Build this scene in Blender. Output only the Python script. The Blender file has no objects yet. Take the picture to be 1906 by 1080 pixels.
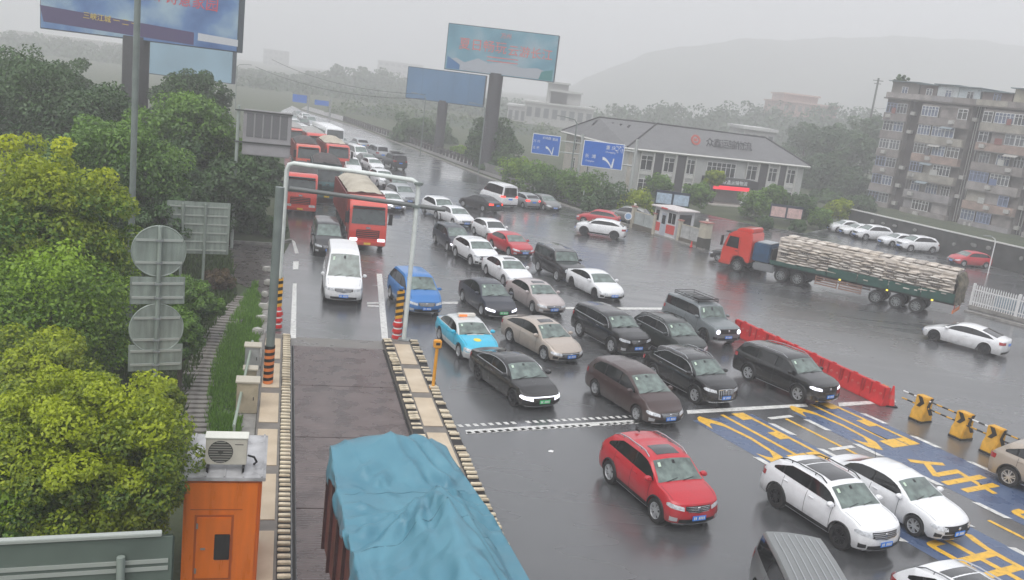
import bpy, bmesh, math, random
import numpy as np
from math import sin, cos, pi, radians, sqrt, atan2
from mathutils import Vector, Matrix
random.seed(7); RNG = np.random.default_rng(7)
SC = bpy.context.scene
COL = SC.collection
# ------------------------------------------------------------------ camera
CH, CF = 12.0, 1684.0
HAZE = 0.0021
_p, _r = radians(12.75), radians(7.0)
FW = np.array([0, cos(_p), -sin(_p)]); _x = np.array([1.0, 0, 0]); _u = np.cross(_x, FW)
RX = _x*cos(_r) + _u*sin(_r); UP = _u*cos(_r) - _x*sin(_r)
cd = bpy.data.cameras.new('camera'); cam = bpy.data.objects.new('camera', cd); COL.objects.link(cam)
cam.matrix_world = Matrix(((RX[0], UP[0], -FW[0], 0), (RX[1], UP[1], -FW[1], 0), (RX[2], UP[2], -FW[2], CH), (0, 0, 0, 1)))
cd.sensor_width = 36; cd.lens = CF/1906*36; cd.clip_start = 0.1; cd.clip_end = 4000
SC.camera = cam
def at(px, py, z=0.0):
    """ground (or height z) point where a line of sight lands"""
    d = FW*CF + RX*(px-953) - UP*(py-540)
    t = (z-CH)/d[2]
    return (float(d[0]*t), float(d[1]*t))
# ------------------------------------------------------------------ light
W = bpy.data.worlds.new('World'); SC.world = W; W.use_nodes = True
nt = W.node_tree; nt.nodes.clear()
sky = nt.nodes.new('ShaderNodeTexSky'); sky.sky_type = 'NISHITA'; sky.sun_disc = False
SUN_EL, SUN_ROT = radians(58), radians(200)
sky.sun_elevation = SUN_EL; sky.sun_rotation = SUN_ROT; sky.air_density = 1.0; sky.dust_density = 6.0
bwn = nt.nodes.new('ShaderNodeRGBToBW')
mx = nt.nodes.new('ShaderNodeMix'); mx.data_type = 'RGBA'; mx.inputs[0].default_value = 0.8
mx.inputs[7].default_value = (5.6, 5.75, 6.15, 1)
hs = nt.nodes.new('ShaderNodeHueSaturation'); hs.inputs['Saturation'].default_value = 0.12
bg = nt.nodes.new('ShaderNodeBackground'); bg.inputs[1].default_value = 0.125
wo = nt.nodes.new('ShaderNodeOutputWorld')
nt.links.new(sky.outputs[0], hs.inputs['Color']); nt.links.new(hs.outputs[0], mx.inputs[6])
tcw = nt.nodes.new('ShaderNodeTexCoord'); nzw = nt.nodes.new('ShaderNodeTexNoise'); nzw.inputs['Scale'].default_value = 1.6; nzw.inputs['Detail'].default_value = 4
mpw = nt.nodes.new('ShaderNodeMapping'); mpw.inputs['Scale'].default_value = (1, 1, 3.5); nt.links.new(tcw.outputs['Generated'], mpw.inputs[0]); nt.links.new(mpw.outputs[0], nzw.inputs['Vector'])
sx = nt.nodes.new('ShaderNodeSeparateXYZ'); nt.links.new(tcw.outputs['Generated'], sx.inputs[0])
m1 = nt.nodes.new('ShaderNodeMath'); m1.operation = 'MULTIPLY_ADD'; m1.inputs[1].default_value = -.16; m1.inputs[2].default_value = .78; nt.links.new(sx.outputs[0], m1.inputs[0])
m2 = nt.nodes.new('ShaderNodeMath'); m2.operation = 'MULTIPLY_ADD'; m2.inputs[1].default_value = .42; nt.links.new(nzw.outputs[0], m2.inputs[0]); nt.links.new(m1.outputs[0], m2.inputs[2])
vm = nt.nodes.new('ShaderNodeVectorMath'); vm.operation = 'SCALE'; nt.links.new(mx.outputs[2], vm.inputs[0]); nt.links.new(m2.outputs[0], vm.inputs['Scale'])
nt.links.new(vm.outputs[0], bg.inputs[0]); nt.links.new(bg.outputs[0], wo.inputs[0])
sl = bpy.data.lights.new('sun', 'SUN'); sl.energy = 1.5; sl.angle = radians(60); sl.color = (1, .97, .93)
so = bpy.data.objects.new('sun', sl); COL.objects.link(so)
sd = Vector((sin(SUN_ROT)*cos(SUN_EL), cos(SUN_ROT)*cos(SUN_EL), sin(SUN_EL)))
so.rotation_euler = sd.to_track_quat('Z', 'Y').to_euler(); so.location = (0, 0, 60)
SC.view_settings.view_transform = 'Standard'; SC.view_settings.look = 'None'
SC.view_settings.exposure = 0.55; SC.view_settings.gamma = 1.0; SC.view_settings.use_curve_mapping = False
SC.render.engine = 'CYCLES'
SC.cycles.max_bounces = 6; SC.cycles.diffuse_bounces = 3; SC.cycles.glossy_bounces = 3
SC.cycles.volume_bounces = 1; SC.cycles.transparent_max_bounces = 8; SC.cycles.caustics_reflective = False
SC.cycles.use_denoising = True
# ------------------------------------------------------------------ materials
def mat(name, col, rough=0.6, metal=0.0, coat=0.0, noise=0.0, nscale=3.0, bump=0.0, bscale=20.0, emit=None, estr=0.0,
        rnoise=0.0, col2=None, spec=0.5, stretch=None, detail=5):
    m = bpy.data.materials.new(name); m.use_nodes = True
    n = m.node_tree; b = n.nodes['Principled BSDF']
    b.inputs['Base Color'].default_value = (*col, 1); b.inputs['Roughness'].default_value = rough
    b.inputs['Metallic'].default_value = metal; b.inputs['Coat Weight'].default_value = coat
    b.inputs['Coat Roughness'].default_value = 0.08; b.inputs['Specular IOR Level'].default_value = spec
    if emit: b.inputs['Emission Color'].default_value = (*emit, 1); b.inputs['Emission Strength'].default_value = estr
    if noise or bump or rnoise or col2:
        tc = n.nodes.new('ShaderNodeTexCoord'); src = tc.outputs['Object']
        if stretch:
            mp = n.nodes.new('ShaderNodeMapping'); mp.inputs['Scale'].default_value = stretch
            n.links.new(src, mp.inputs[0]); src = mp.outputs[0]
        nz = n.nodes.new('ShaderNodeTexNoise'); nz.inputs['Scale'].default_value = nscale; nz.inputs['Detail'].default_value = detail
        n.links.new(src, nz.inputs['Vector'])
        if noise or col2:
            rp = n.nodes.new('ShaderNodeValToRGB'); rp.color_ramp.elements[0].position = .32; rp.color_ramp.elements[1].position = .68
            c2 = col2 or tuple(min(1, c*(1+noise)) for c in col); c1 = col if col2 else tuple(c*(1-noise) for c in col)
            rp.color_ramp.elements[0].color = (*c1, 1); rp.color_ramp.elements[1].color = (*c2, 1)
            n.links.new(nz.outputs[0], rp.inputs[0]); n.links.new(rp.outputs[0], b.inputs['Base Color'])
        if rnoise:
            mr = n.nodes.new('ShaderNodeMapRange'); mr.inputs[1].default_value = .3; mr.inputs[2].default_value = .7
            mr.inputs[3].default_value = max(.02, rough-rnoise); mr.inputs[4].default_value = rough+rnoise
            n.links.new(nz.outputs[0], mr.inputs[0]); n.links.new(mr.outputs[0], b.inputs['Roughness'])
        if bump:
            n2 = n.nodes.new('ShaderNodeTexNoise'); n2.inputs['Scale'].default_value = bscale; n2.inputs['Detail'].default_value = 3
            n.links.new(src, n2.inputs['Vector'])
            bp = n.nodes.new('ShaderNodeBump'); bp.inputs['Strength'].default_value = 1.0; bp.inputs['Distance'].default_value = bump
            n.links.new(n2.outputs[0], bp.inputs['Height']); n.links.new(bp.outputs[0], b.inputs['Normal'])
    return m
_mc = {}
def M(name, *a, **k):
    if name not in _mc: _mc[name] = mat(name, *a, **k)
    return _mc[name]
def asphalt(name, c1, c2, rlo, rhi):
    m = bpy.data.materials.new(name); m.use_nodes = True; n = m.node_tree; b = n.nodes['Principled BSDF']
    g = n.nodes.new('ShaderNodeNewGeometry')
    def nz(s, d=5):
        x = n.nodes.new('ShaderNodeTexNoise'); x.inputs['Scale'].default_value = s; x.inputs['Detail'].default_value = d
        n.links.new(g.outputs['Position'], x.inputs['Vector']); return x.outputs[0]
    big, mid, fine = nz(.07, 2), nz(.35, 3), nz(60, 2)
    rp = n.nodes.new('ShaderNodeValToRGB'); rp.color_ramp.elements[0].position = .35; rp.color_ramp.elements[1].position = .65
    rp.color_ramp.elements[0].color = (*c1, 1); rp.color_ramp.elements[1].color = (*c2, 1)
    ad = n.nodes.new('ShaderNodeMath'); ad.operation = 'MULTIPLY_ADD'; ad.inputs[1].default_value = .5
    mp = n.nodes.new('ShaderNodeMapping'); mp.inputs['Rotation'].default_value = (0, 0, radians(-62)); mp.inputs['Scale'].default_value = (.05, 1, 1)
    # wheel tracks worn along the lanes
    st = n.nodes.new('ShaderNodeTexNoise'); st.inputs['Scale'].default_value = .75; st.inputs['Detail'].default_value = 3
    mp.vector_type = 'POINT'; mp.inputs['Rotation'].default_value = (0, 0, radians(62)); n.links.new(g.outputs['Position'], mp.inputs[0]); n.links.new(mp.outputs[0], st.inputs['Vector'])
    av = n.nodes.new('ShaderNodeMath'); av.operation = 'MULTIPLY_ADD'; av.inputs[1].default_value = .6; hv = n.nodes.new('ShaderNodeMath'); hv.operation = 'MULTIPLY'; hv.inputs[1].default_value = .4
    n.links.new(mid, hv.inputs[0]); n.links.new(st.outputs[0], av.inputs[0]); n.links.new(hv.outputs[0], av.inputs[2]); n.links.new(av.outputs[0], ad.inputs[0])
    sc = n.nodes.new('ShaderNodeMath'); sc.operation = 'MULTIPLY'; sc.inputs[1].default_value = .5
    n.links.new(big, sc.inputs[0]); n.links.new(sc.outputs[0], ad.inputs[2]); n.links.new(ad.outputs[0], rp.inputs[0])
    n.links.new(rp.outputs[0], b.inputs['Base Color'])
    mr = n.nodes.new('ShaderNodeMapRange'); mr.inputs[1].default_value = .38; mr.inputs[2].default_value = .6
    mr.inputs[3].default_value = rlo; mr.inputs[4].default_value = rhi
    n.links.new(ad.outputs[0], mr.inputs[0]); n.links.new(mr.outputs[0], b.inputs['Roughness'])
    b.inputs['Coat Weight'].default_value = .9; b.inputs['Coat IOR'].default_value = 1.45; n.links.new(mr.outputs[0], b.inputs['Coat Roughness'])
    bp = n.nodes.new('ShaderNodeBump'); bp.inputs['Distance'].default_value = .0015; bp.inputs['Strength'].default_value = .4
    n.links.new(fine, bp.inputs['Height']); n.links.new(bp.outputs[0], b.inputs['Normal'])
    return m
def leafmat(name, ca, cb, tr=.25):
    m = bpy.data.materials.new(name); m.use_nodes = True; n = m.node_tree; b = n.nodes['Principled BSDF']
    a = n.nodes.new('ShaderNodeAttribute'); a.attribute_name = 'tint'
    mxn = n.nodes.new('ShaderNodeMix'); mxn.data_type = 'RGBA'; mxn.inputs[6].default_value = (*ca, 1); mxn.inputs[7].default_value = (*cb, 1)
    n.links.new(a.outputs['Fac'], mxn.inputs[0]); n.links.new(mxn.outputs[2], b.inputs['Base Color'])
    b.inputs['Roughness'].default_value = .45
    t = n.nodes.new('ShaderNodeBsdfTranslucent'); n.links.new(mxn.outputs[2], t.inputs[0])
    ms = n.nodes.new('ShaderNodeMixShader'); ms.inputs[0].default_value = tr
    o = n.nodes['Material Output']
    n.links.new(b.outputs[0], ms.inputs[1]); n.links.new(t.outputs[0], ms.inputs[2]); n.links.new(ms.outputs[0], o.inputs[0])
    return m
black = M('black_plastic', (.008, .008, .009), .5, bump=.0)
rubber = M('rubber', (.014, .014, .014), .6)
chrome = M('chrome', (.62, .63, .64), .18, metal=1)
alloy = M('alloy', (.6, .61, .63), .3, metal=.6)
darkalloy = M('dark_alloy', (.06, .06, .065), .3, metal=.7)
sideglass = M('side_glass', (.008, .009, .010), .06, coat=.5, noise=.5, nscale=2.5)
wsglass = M('windscreen_glass', (.125, .165, .15), .08, coat=1, noise=.5, nscale=2.6)  # pale base colour stands in for the sky reflected in the glass
wsdark = M('dark_windscreen_glass', (.03, .042, .042), .07, coat=1, noise=.4, nscale=2.2)
lampoff = M('lamp_lens', (.55, .57, .6), .12, coat=1, noise=.35, nscale=14)
lampon = M('lamp_lens_lit', (.8, .8, .85), .2, emit=(.86, .88, 1), estr=1.1)
amber = M('amber_lens', (.8, .3, .03), .2, emit=(1, .45, .08), estr=1.2)
redlens = M('red_lens', (.35, .01, .012), .15, coat=1)
redlit = M('red_lens_lit', (.6, .02, .02), .2, emit=(1, .06, .04), estr=1.6)
plateblue = M('plate_blue', (.03, .22, .75), .35)
plategreen = M('plate_green', (.05, .5, .18), .35)
plateyellow = M('plate_yellow', (.75, .5, .03), .35)
white = M('white_paint', (.72, .72, .72), .4, noise=.06, nscale=4)
steel = M('galvanised_steel', (.3, .32, .32), .45, metal=.5, noise=.15, nscale=3)
concrete = M('concrete', (.27, .26, .245), .75, noise=.25, nscale=2.5, bump=.004, bscale=30)
# ------------------------------------------------------------------ mesh builder
class MB:
    def __init__(s): s.v = []; s.f = []; s.m = []; s.T = None
    def _add(s, vs, fs, mi=0):
        o = len(s.v)
        if s.T is not None: vs = [tuple(s.T @ Vector(v)) for v in vs]
        s.v += [tuple(v) for v in vs]; s.f += [tuple(i+o for i in f) for f in fs]; s.m += [mi]*len(fs); return s
    def box(s, x0, x1, y0, y1, z0, z1, mi=0):
        vs = [(x, y, z) for x in (x0, x1) for y in (y0, y1) for z in (z0, z1)]
        return s._add(vs, [(0, 1, 3, 2), (4, 6, 7, 5), (0, 4, 5, 1), (2, 3, 7, 6), (0, 2, 6, 4), (1, 5, 7, 3)], mi)
    def cbox(s, c, d, mi=0): return s.box(c[0]-d[0]/2, c[0]+d[0]/2, c[1]-d[1]/2, c[1]+d[1]/2, c[2]-d[2]/2, c[2]+d[2]/2, mi)
    def tube(s, pts, r, n=8, mi=0, cap=True):
        pts = [Vector(p) for p in pts]; rs = r if isinstance(r, (list, tuple)) else [r]*len(pts)
        vs = []; prev = None
        for i, p in enumerate(pts):
            d = (pts[min(i+1, len(pts)-1)]-pts[max(i-1, 0)]).normalized()
            a = Vector((0, 0, 1)) if abs(d.z) < .9 else Vector((1, 0, 0))
            if prev is not None: a = prev
            u = (a - d*a.dot(d)).normalized(); prev = u; w = d.cross(u)
            for k in range(n):
                t = 2*pi*k/n; vs.append(p+u*(cos(t)*rs[i])+w*(sin(t)*rs[i]))
        fs = [(i*n+k, i*n+(k+1) % n, (i+1)*n+(k+1) % n, (i+1)*n+k) for i in range(len(pts)-1) for k in range(n)]
        if cap: fs += [tuple(range(n))[::-1], tuple((len(pts)-1)*n+k for k in range(n))]
        return s._add(vs, fs, mi)
    def lathe(s, prof, n=16, axis='z', c=(0, 0, 0), mi=0):
        vs = []
        for r, h in prof:
            for k in range(n):
                t = 2*pi*k/n; a, b = r*cos(t), r*sin(t)
                vs.append({'z': (a, b, h), 'y': (a, h, b), 'x': (h, a, b)}[axis])
        vs = [(x+c[0], y+c[1], z+c[2]) for x, y, z in vs]
        fs = [(i*n+k, i*n+(k+1) % n, (i+1)*n+(k+1) % n, (i+1)*n+k) for i in range(len(prof)-1) for k in range(n)]
        return s._add(vs, fs, mi)
    def prism(s, poly, y0, y1, mi=0, plane='xz'):
        n = len(poly)
        f = (lambda a, b, h: (a, h, b)) if plane == 'xz' else ((lambda a, b, h: (h, a, b)) if plane == 'yz' else (lambda a, b, h: (a, b, h)))
        vs = [f(a, b, y0) for a, b in poly]+[f(a, b, y1) for a, b in poly]
        fs = [(i, (i+1) % n, n+(i+1) % n, n+i) for i in range(n)]+[tuple(range(n))[::-1], tuple(range(n, 2*n))]
        return s._add(vs, fs, mi)
    def grid(s, P, mi=0):
        r, c = len(P), len(P[0])
        return s._add([p for row in P for p in row], [(i*c+j, i*c+j+1, (i+1)*c+j+1, (i+1)*c+j) for i in range(r-1) for j in range(c-1)], mi)
    def mesh(s, name, mats, smooth=None, bevel=0, fixn=True):
        me = bpy.data.meshes.new(name); me.from_pydata(s.v, [], s.f)
        if not isinstance(mats, (list, tuple)): mats = [mats]
        for m in mats: me.materials.append(m)
        me.polygons.foreach_set('material_index', s.m)
        if bevel or fixn:
            bm = bmesh.new(); bm.from_mesh(me)
            if fixn: bmesh.ops.recalc_face_normals(bm, faces=bm.faces)
            if bevel:
                es = [e for e in bm.edges if len(e.link_faces) == 2 and e.calc_face_angle(0) > .5]
                bmesh.ops.bevel(bm, geom=es, offset=bevel, segments=2, affect='EDGES', clamp_overlap=True)
            bm.to_mesh(me); bm.free()
        if smooth is not None or bevel:
            me.polygons.foreach_set('use_smooth', [True]*len(me.polygons)); me.set_sharp_from_angle(angle=radians(smooth or 40))
        me.update(); return me
    def build(s, name, mats, parent=None, smooth=None, bevel=0, loc=None, rotz=None, fixn=True, **t):
        o = bpy.data.objects.new(name, s.mesh(name, mats, smooth, bevel, fixn)); COL.objects.link(o)
        if parent is not None: o.parent = parent
        if loc is not None: o.location = loc
        if rotz is not None: o.rotation_euler = (0, 0, rotz)
        if t: tag(o, **t)
        return o
def tag(o, label=None, cat=None, group=None, kind=None):
    if label: o['label'] = label
    if cat: o['category'] = cat
    if group: o['group'] = group
    if kind: o['kind'] = kind
    return o
def thing(name, label, cat, loc=(0, 0, 0), rotz=0, group=None):
    o = bpy.data.objects.new(name, None); COL.objects.link(o); o.empty_display_size = .3
    o.location = (loc[0], loc[1], loc[2] if len(loc) > 2 else 0); o.rotation_euler = (0, 0, rotz)
    return tag(o, label, cat, group)
def inst(name, me, parent=None, loc=(0, 0, 0), rot=(0, 0, 0), scale=None):
    o = bpy.data.objects.new(name, me); COL.objects.link(o)
    if parent is not None: o.parent = parent
    o.location = loc; o.rotation_euler = rot
    if scale: o.scale = scale
    return o
def struct(name, mb, m, parent=None, **k):
    o = mb.build(name, m, parent, **k); o['kind'] = 'structure'; return o
def sheet(name, pts, z, m, th=0):
    mb = MB(); mb._add([(x, y, z) for x, y in pts], [tuple(range(len(pts)))])
    o = mb.build(name, m, fixn=False); me = o.data
    if me.polygons[0].normal.z < 0: me.flip_normals()
    o['kind'] = 'structure'; return o
def text_mesh(name, s, size, m, ext=.01, sx=1.0, sy=1.0, align='CENTER', bold=0):
    cu = bpy.data.curves.new(name, 'FONT'); cu.body = s; cu.size = size; cu.extrude = ext; cu.align_x = align; cu.align_y = 'CENTER'
    cu.resolution_u = 2; cu.offset = bold
    t = bpy.data.objects.new(name, cu); COL.objects.link(t)
    dg = bpy.context.evaluated_depsgraph_get(); me = bpy.data.meshes.new_from_object(t.evaluated_get(dg))
    bpy.data.objects.remove(t); bpy.data.curves.remove(cu)
    me.materials.clear(); me.materials.append(m); me.name = name
    if sx != 1 or sy != 1: me.transform(Matrix.Diagonal((sx, sy, 1, 1)))
    return me
def interp(x, pts):
    if x <= pts[0][0]: return pts[0][1]
    for (a, b), (c, d) in zip(pts, pts[1:]):
        if x <= c:
            t = (x-a)/(c-a) if c > a else 1; return b+(d-b)*t
    return pts[-1][1]
def clamp(x, a=0.0, b=1.0): return max(a, min(b, x))
# ------------------------------------------------------------------ cars
def wheel_meshes(r, w, style):
    key = ('wheel', round(r, 3), w, style)
    if key in _mc: return _mc[key]
    t = MB(); t.lathe([(r*.66, -w/2+.01), (r*.8, -w/2), (r*.95, -w/2+.005), (r, -w/2+.035), (r, w/2-.035), (r*.95, w/2-.005), (r*.8, w/2), (r*.66, w/2-.01)], 24, 'y')
    tm = t.mesh('tyre', rubber, smooth=45)
    m = {'alloy': alloy, 'dark': darkalloy, 'steel': steel, 'truck': steel}[style]
    k = MB(); rr = r*.67
    k.lathe([(rr, -w/2+.012), (rr, w/2-.012), (rr*.93, w/2-.012), (rr*.9, w/2-.03), (rr*.9, -w/2+.05)], 20, 'y')
    k.lathe([(rr*.9, w/2-.09), (.001, w/2-.09)], 20, 'y', mi=1)
    k.lathe([(rr*.22, w/2-.09), (rr*.2, w/2-.02), (.001, w/2-.015)], 10, 'y')
    ns = 10 if style == 'truck' else 5
    for i in range(ns):
        a = 2*pi*i/ns; d = Vector((cos(a), 0, sin(a))); q = Vector((-sin(a), 0, cos(a)))
        for sgn in ((-1, 1) if style != 'truck' else (0,)):
            p0 = d*(rr*.15)+q*(rr*.05*sgn); p1 = d*(rr*.93)+q*(rr*.2*sgn); h = rr*.075
            y0, y1 = w/2-.07, w/2-.022
            dd = (p1-p0).normalized(); qq = Vector((-dd.z, 0, dd.x))*h
            vs = [p0-qq, p0+qq, p1+qq, p1-qq]
            k._add([(v.x, y0, v.z) for v in vs]+[(v.x, y1, v.z) for v in vs], [(0, 1, 2, 3), (4, 5, 6, 7), (0, 1, 5, 4), (1, 2, 6, 5), (2, 3, 7, 6), (3, 0, 4, 7)])
    km = k.mesh('rim', [m, black], smooth=35)
    _mc[key] = (tm, km); return tm, km
def add_wheel(root, x, y, r, w, style='alloy', steer=0):
    tm, km = wheel_meshes(r, w, style)
    wo = inst('wheel', None, root, (x, y, r), (0, 0, steer + (0 if y > 0 else pi)))
    wo.empty_display_size = .1
    inst('tyre', tm, wo); inst('rim', km, wo, rot=(0, random.uniform(0, 1.2), 0))
    return wo
PROF = [(0, .93), (.1, .975), (.38, 1.0), (.68, .995), (.9, .965), (1, .93)]
# kind: L W H wb fo  rw  sill  zhF(hood front) zhC(cowl) xC(from front) xR(roof front) xB(roof rear) xG(rear glass base) zD(deck) zE(deck end) tum
KINDS = {
 'sedan': dict(L=4.70, W=1.81, H=1.46, wb=2.70, fo=.92, rw=.335, sill=.20, zF=.74, zC=.98, xC=1.22, xR=1.98, xB=3.38, xG=4.10, zD=1.06, zE=1.00, tum=.36, swF=.26, swR=.16, lean=.16, belt=.93),
 'coupe': dict(L=4.80, W=1.86, H=1.45, wb=2.85, fo=.90, rw=.345, sill=.19, zF=.68, zC=.95, xC=1.18, xR=2.02, xB=3.25, xG=4.42, zD=1.10, zE=1.08, tum=.38, swF=.30, swR=.2, lean=.18, belt=.93),
 'suv': dict(L=4.48, W=1.87, H=1.72, wb=2.66, fo=.88, rw=.38, sill=.27, zF=.94, zC=1.15, xC=1.04, xR=1.74, xB=3.78, xG=4.30, zD=1.16, zE=1.06, tum=.25, swF=.28, swR=.16, lean=.13, belt=1.06, rise=.13),
 'bigsuv': dict(L=4.98, W=1.97, H=1.78, wb=2.87, fo=.95, rw=.40, sill=.28, zF=1.0, zC=1.21, xC=1.2, xR=1.86, xB=4.52, xG=4.86, zD=1.18, zE=1.12, tum=.24, swF=.22, swR=.12, lean=.09, belt=1.10, rise=.11),
 'boxy': dict(L=4.78, W=1.94, H=1.90, wb=2.75, fo=.85, rw=.40, sill=.34, zF=1.06, zC=1.24, xC=1.36, xR=1.72, xB=4.55, xG=4.72, zD=1.22, zE=1.18, tum=.15, swF=.10, swR=.05, lean=.04, belt=1.19),
 'mpv': dict(L=4.86, W=1.82, H=1.66, wb=2.88, fo=.98, rw=.335, sill=.20, zF=.74, zC=1.08, xC=1.06, xR=2.0, xB=4.3, xG=4.74, zD=1.06, zE=1.0, tum=.26, swF=.32, swR=.16, lean=.2, belt=.99),
 'minivan': dict(L=5.1, W=1.88, H=1.94, wb=3.05, fo=.93, rw=.35, sill=.24, zF=.86, zC=1.2, xC=.95, xR=1.75, xB=4.75, xG=5.0, zD=1.12, zE=1.02, tum=.17, swF=.2, swR=.08, lean=.12, belt=1.1),
 'van': dict(L=5.5, W=2.0, H=2.55, wb=3.3, fo=.95, rw=.36, sill=.28, zF=.98, zC=1.32, xC=.8, xR=1.62, xB=5.15, xG=5.45, zD=1.3, zE=1.2, tum=.12, swF=.18, swR=.05, lean=.1, belt=1.28),
 'hatch': dict(L=4.2, W=1.76, H=1.50, wb=2.58, fo=.84, rw=.31, sill=.2, zF=.72, zC=1.0, xC=1.05, xR=1.75, xB=3.5, xG=4.08, zD=1.05, zE=.98, tum=.3, swF=.26, swR=.12, lean=.15, belt=.95),
}
def make_car(kind, paint, label, loc, head, cat='car', name='car', group=None, light='off', tail='off', plate='blue', rim='alloy', detail=2,
             glass='ws', rails=None, sunroof=None, grille='bars', chrome_trim=False, steer=0, over=None, extra=None, cladding=None):
    k = dict(KINDS[kind]); k.update(over or {})
    if cladding is None: cladding = kind in ('suv', 'bigsuv', 'boxy') and detail > 0
    root = thing(name, label, cat, loc, head, group)
    L, Wd, H, wb = k['L'], k['W']/2, k['H'], k['wb']; xf = wb/2+k['fo']; xr = xf-L; rw = k['rw']; sill = k['sill']
    X = lambda d: xf-d
    top = [(xr, k['zE']-.1), (xr+.05, k['zE']-.02), (X(k['xG'])-.001 if X(k['xG']) > xr+.12 else xr+.08, k['zD']), (X(k['xB']), H-(.10 if kind in ('suv', 'bigsuv', 'mpv', 'hatch') else .05)), (X(k['xB'])+.9, H-.02), (X((k['xB']*.6+k['xR']*.4)), H), (X(k['xR']+.45), H-.005),
           (X(k['xR']), H-.07), (X(k['xC']), k['zC']), (X(k['xC']*.55), (k['zF']*.42+k['zC']*.58)+.015), (X(.16), k['zF']+.03), (xf, k['zF']-.04)]
    top.sort()
    belt0 = k['belt']
    def T(x): return interp(x, top)
    def Bz(x):
        t = T(x); b = belt0+k.get('rise', .05)*clamp((xf-x)/L)
        return min(b, t-.035)
    def Wx(x):
        return Wd*interp(x, [(xr, .90), (xr+.25, .955), (xr+.7, .985), (0, 1), (xf-.9, .99), (xf-.35, .955), (xf-.1, .92), (xf, .875)])
    zFh = k['zF']
    def D(x, y, z):
        s = clamp((x-(xf-.75))/.75); q = clamp(abs(y)/Wd, 0, 1.05)
        x2 = x - k['swF']*s*s*q**2.4 - k['lean']*s*s*clamp((z-.5)/(zFh-.45), 0, 1.4)**1.6 - .07*s*clamp((.42-z)/.25)
        s = clamp(((xr+.6)-x)/.6)
        x2 += k['swR']*s*s*q**2.4 + .07*s*clamp((.45-z)/.25)
        return (x2, y, z)
    Ra = rw+.055; xw = [wb/2, -wb/2]
    def zb(x):
        z = sill + .06*clamp((x-(xf-.5))/.5)
        for c in xw:
            if abs(x-c) < Ra: z = max(z, rw+sqrt(Ra*Ra-(x-c)**2))
        return z
    xs = {xf, xf-.04, xf-.1, xf-.2, xf-.35, xr, xr+.04, xr+.1, xr+.22, xr+.4}
    for x, _ in top: xs.add(x)
    for c in xw:
        for a in range(0, 181, 15): xs.add(c+Ra*cos(radians(a))*.9999)
        xs.add(c+Ra*1.002); xs.add(c-Ra*1.002)
    for i in range(8): xs.add(X(k['xC']+(k['xR']-k['xC'])*i/7)); xs.add(X(k['xB']+(k['xG']-k['xB'])*i/7))
    for i in range(9): xs.add(X(k['xR']+(k['xB']-k['xR'])*i/8))
    xs = sorted(x for x in xs if xr <= x <= xf)
    ys = [xs[0]]
    for x in xs[1:]:
        if x-ys[-1] > 1e-3: ys.append(x)
    xs = ys
    tum = k['tum']
    def sec(x):
        w = Wx(x); b = zb(x); zs = max(Bz(x), b+.05); t = T(x); crown = interp(t-zs, [(0.03, .03), (.4, .045)])
        h = max(t-crown-zs, .003)
        pf = lambda z: w*interp((z-sill)/(zs-sill), PROF)
        out = [(pf(b)*.8, b)]
        for u in (0, .1, .36, .62, .84, .96, 1): z = b+u*(zs-b); out.append((pf(z), z))
        yb = w*.925
        out += [(yb, zs+min(.012, h*.3)), (yb-tum*h*.48-.01*h, zs+h*.5), (yb-tum*h*.9, zs+h*.88), (yb-tum*h-min(.05, h*.3), zs+h)]
        return out, crown
    MT = 8
    mb = MB(); rings = []; NS = None
    for x in xs:
        s, cr = sec(x); NS = len(s)
        ring = [D(x, y, z) for y, z in s]
        yt, ztp = s[-1]
        for j in range(1, MT):
            t = 1-2*j/MT; ring.append(D(x, yt*t, ztp+cr*(1-t*t)))
        ring += [D(x, -y, z) for y, z in s[::-1]]
        yb_, zb_ = s[0]
        for j in range(1, MT): ring.append(D(x, -yb_*(1-2*j/MT), zb_))
        rings.append(ring)
    R = len(rings[0])
    for ring in rings: mb.v += ring
    for i in range(len(xs)-1):
        for j in range(R):
            jj = (j+1) % R
            mb.f.append((i*R+j, i*R+jj, (i+1)*R+jj, (i+1)*R+j)); mb.m.append(1 if (j >= 2*NS+MT-2 or j == 0) else 0)
    # caps as grids between mirrored points
    for i in (0, len(xs)-1):
        cols = []
        for s_ in range(NS):
            a = i*R+s_; bidx = i*R+(NS-1)+MT+(NS-1-s_)
            row = [a]
            for j in range(1, MT):
                if s_ == 0: row.append(i*R + R - j)
                elif s_ == NS-1: row.append(i*R+NS-1+j)
                else:
                    A = mb.v[a]; Bv = mb.v[bidx]; t = 1-2*j/MT
                    y = A[1]*t; z = A[2]; mb.v.append(D(xs[i], y, z)); row.append(len(mb.v)-1)
            row.append(bidx); cols.append(row)
        for s_ in range(NS-1):
            for j in range(MT):
                mb.f.append((cols[s_][j], cols[s_][j+1], cols[s_+1][j+1], cols[s_+1][j])); mb.m.append(0)
    lower = (over or {}).get('lower')
    pl = paint if isinstance(paint, (list, tuple)) else [paint]
    body = mb.build('body', [pl[0], black], root, smooth=38)
    if len(pl) > 1:   # second body colour above the shoulder line (taxi)
        body.data.materials.append(pl[1])
        for p in body.data.polygons:
            if p.material_index == 0 and (p.center.z > belt0+.05 or p.center.z < .5): p.material_index = 2
    # surface helpers -------------------------------------------------
    def side(x, u, off, sg=1):
        s, _ = sec(x); a = NS-4; pts = s[a:a+3]
        u2 = u*2; i = min(int(u2), 1); f = u2-i
        y = pts[i][0]*(1-f)+pts[i+1][0]*f; z = pts[i][1]*(1-f)+pts[i+1][1]*f
        p = D(x, y, z); return (p[0], sg*(p[1]+off), p[2]+off*.25)
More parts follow.
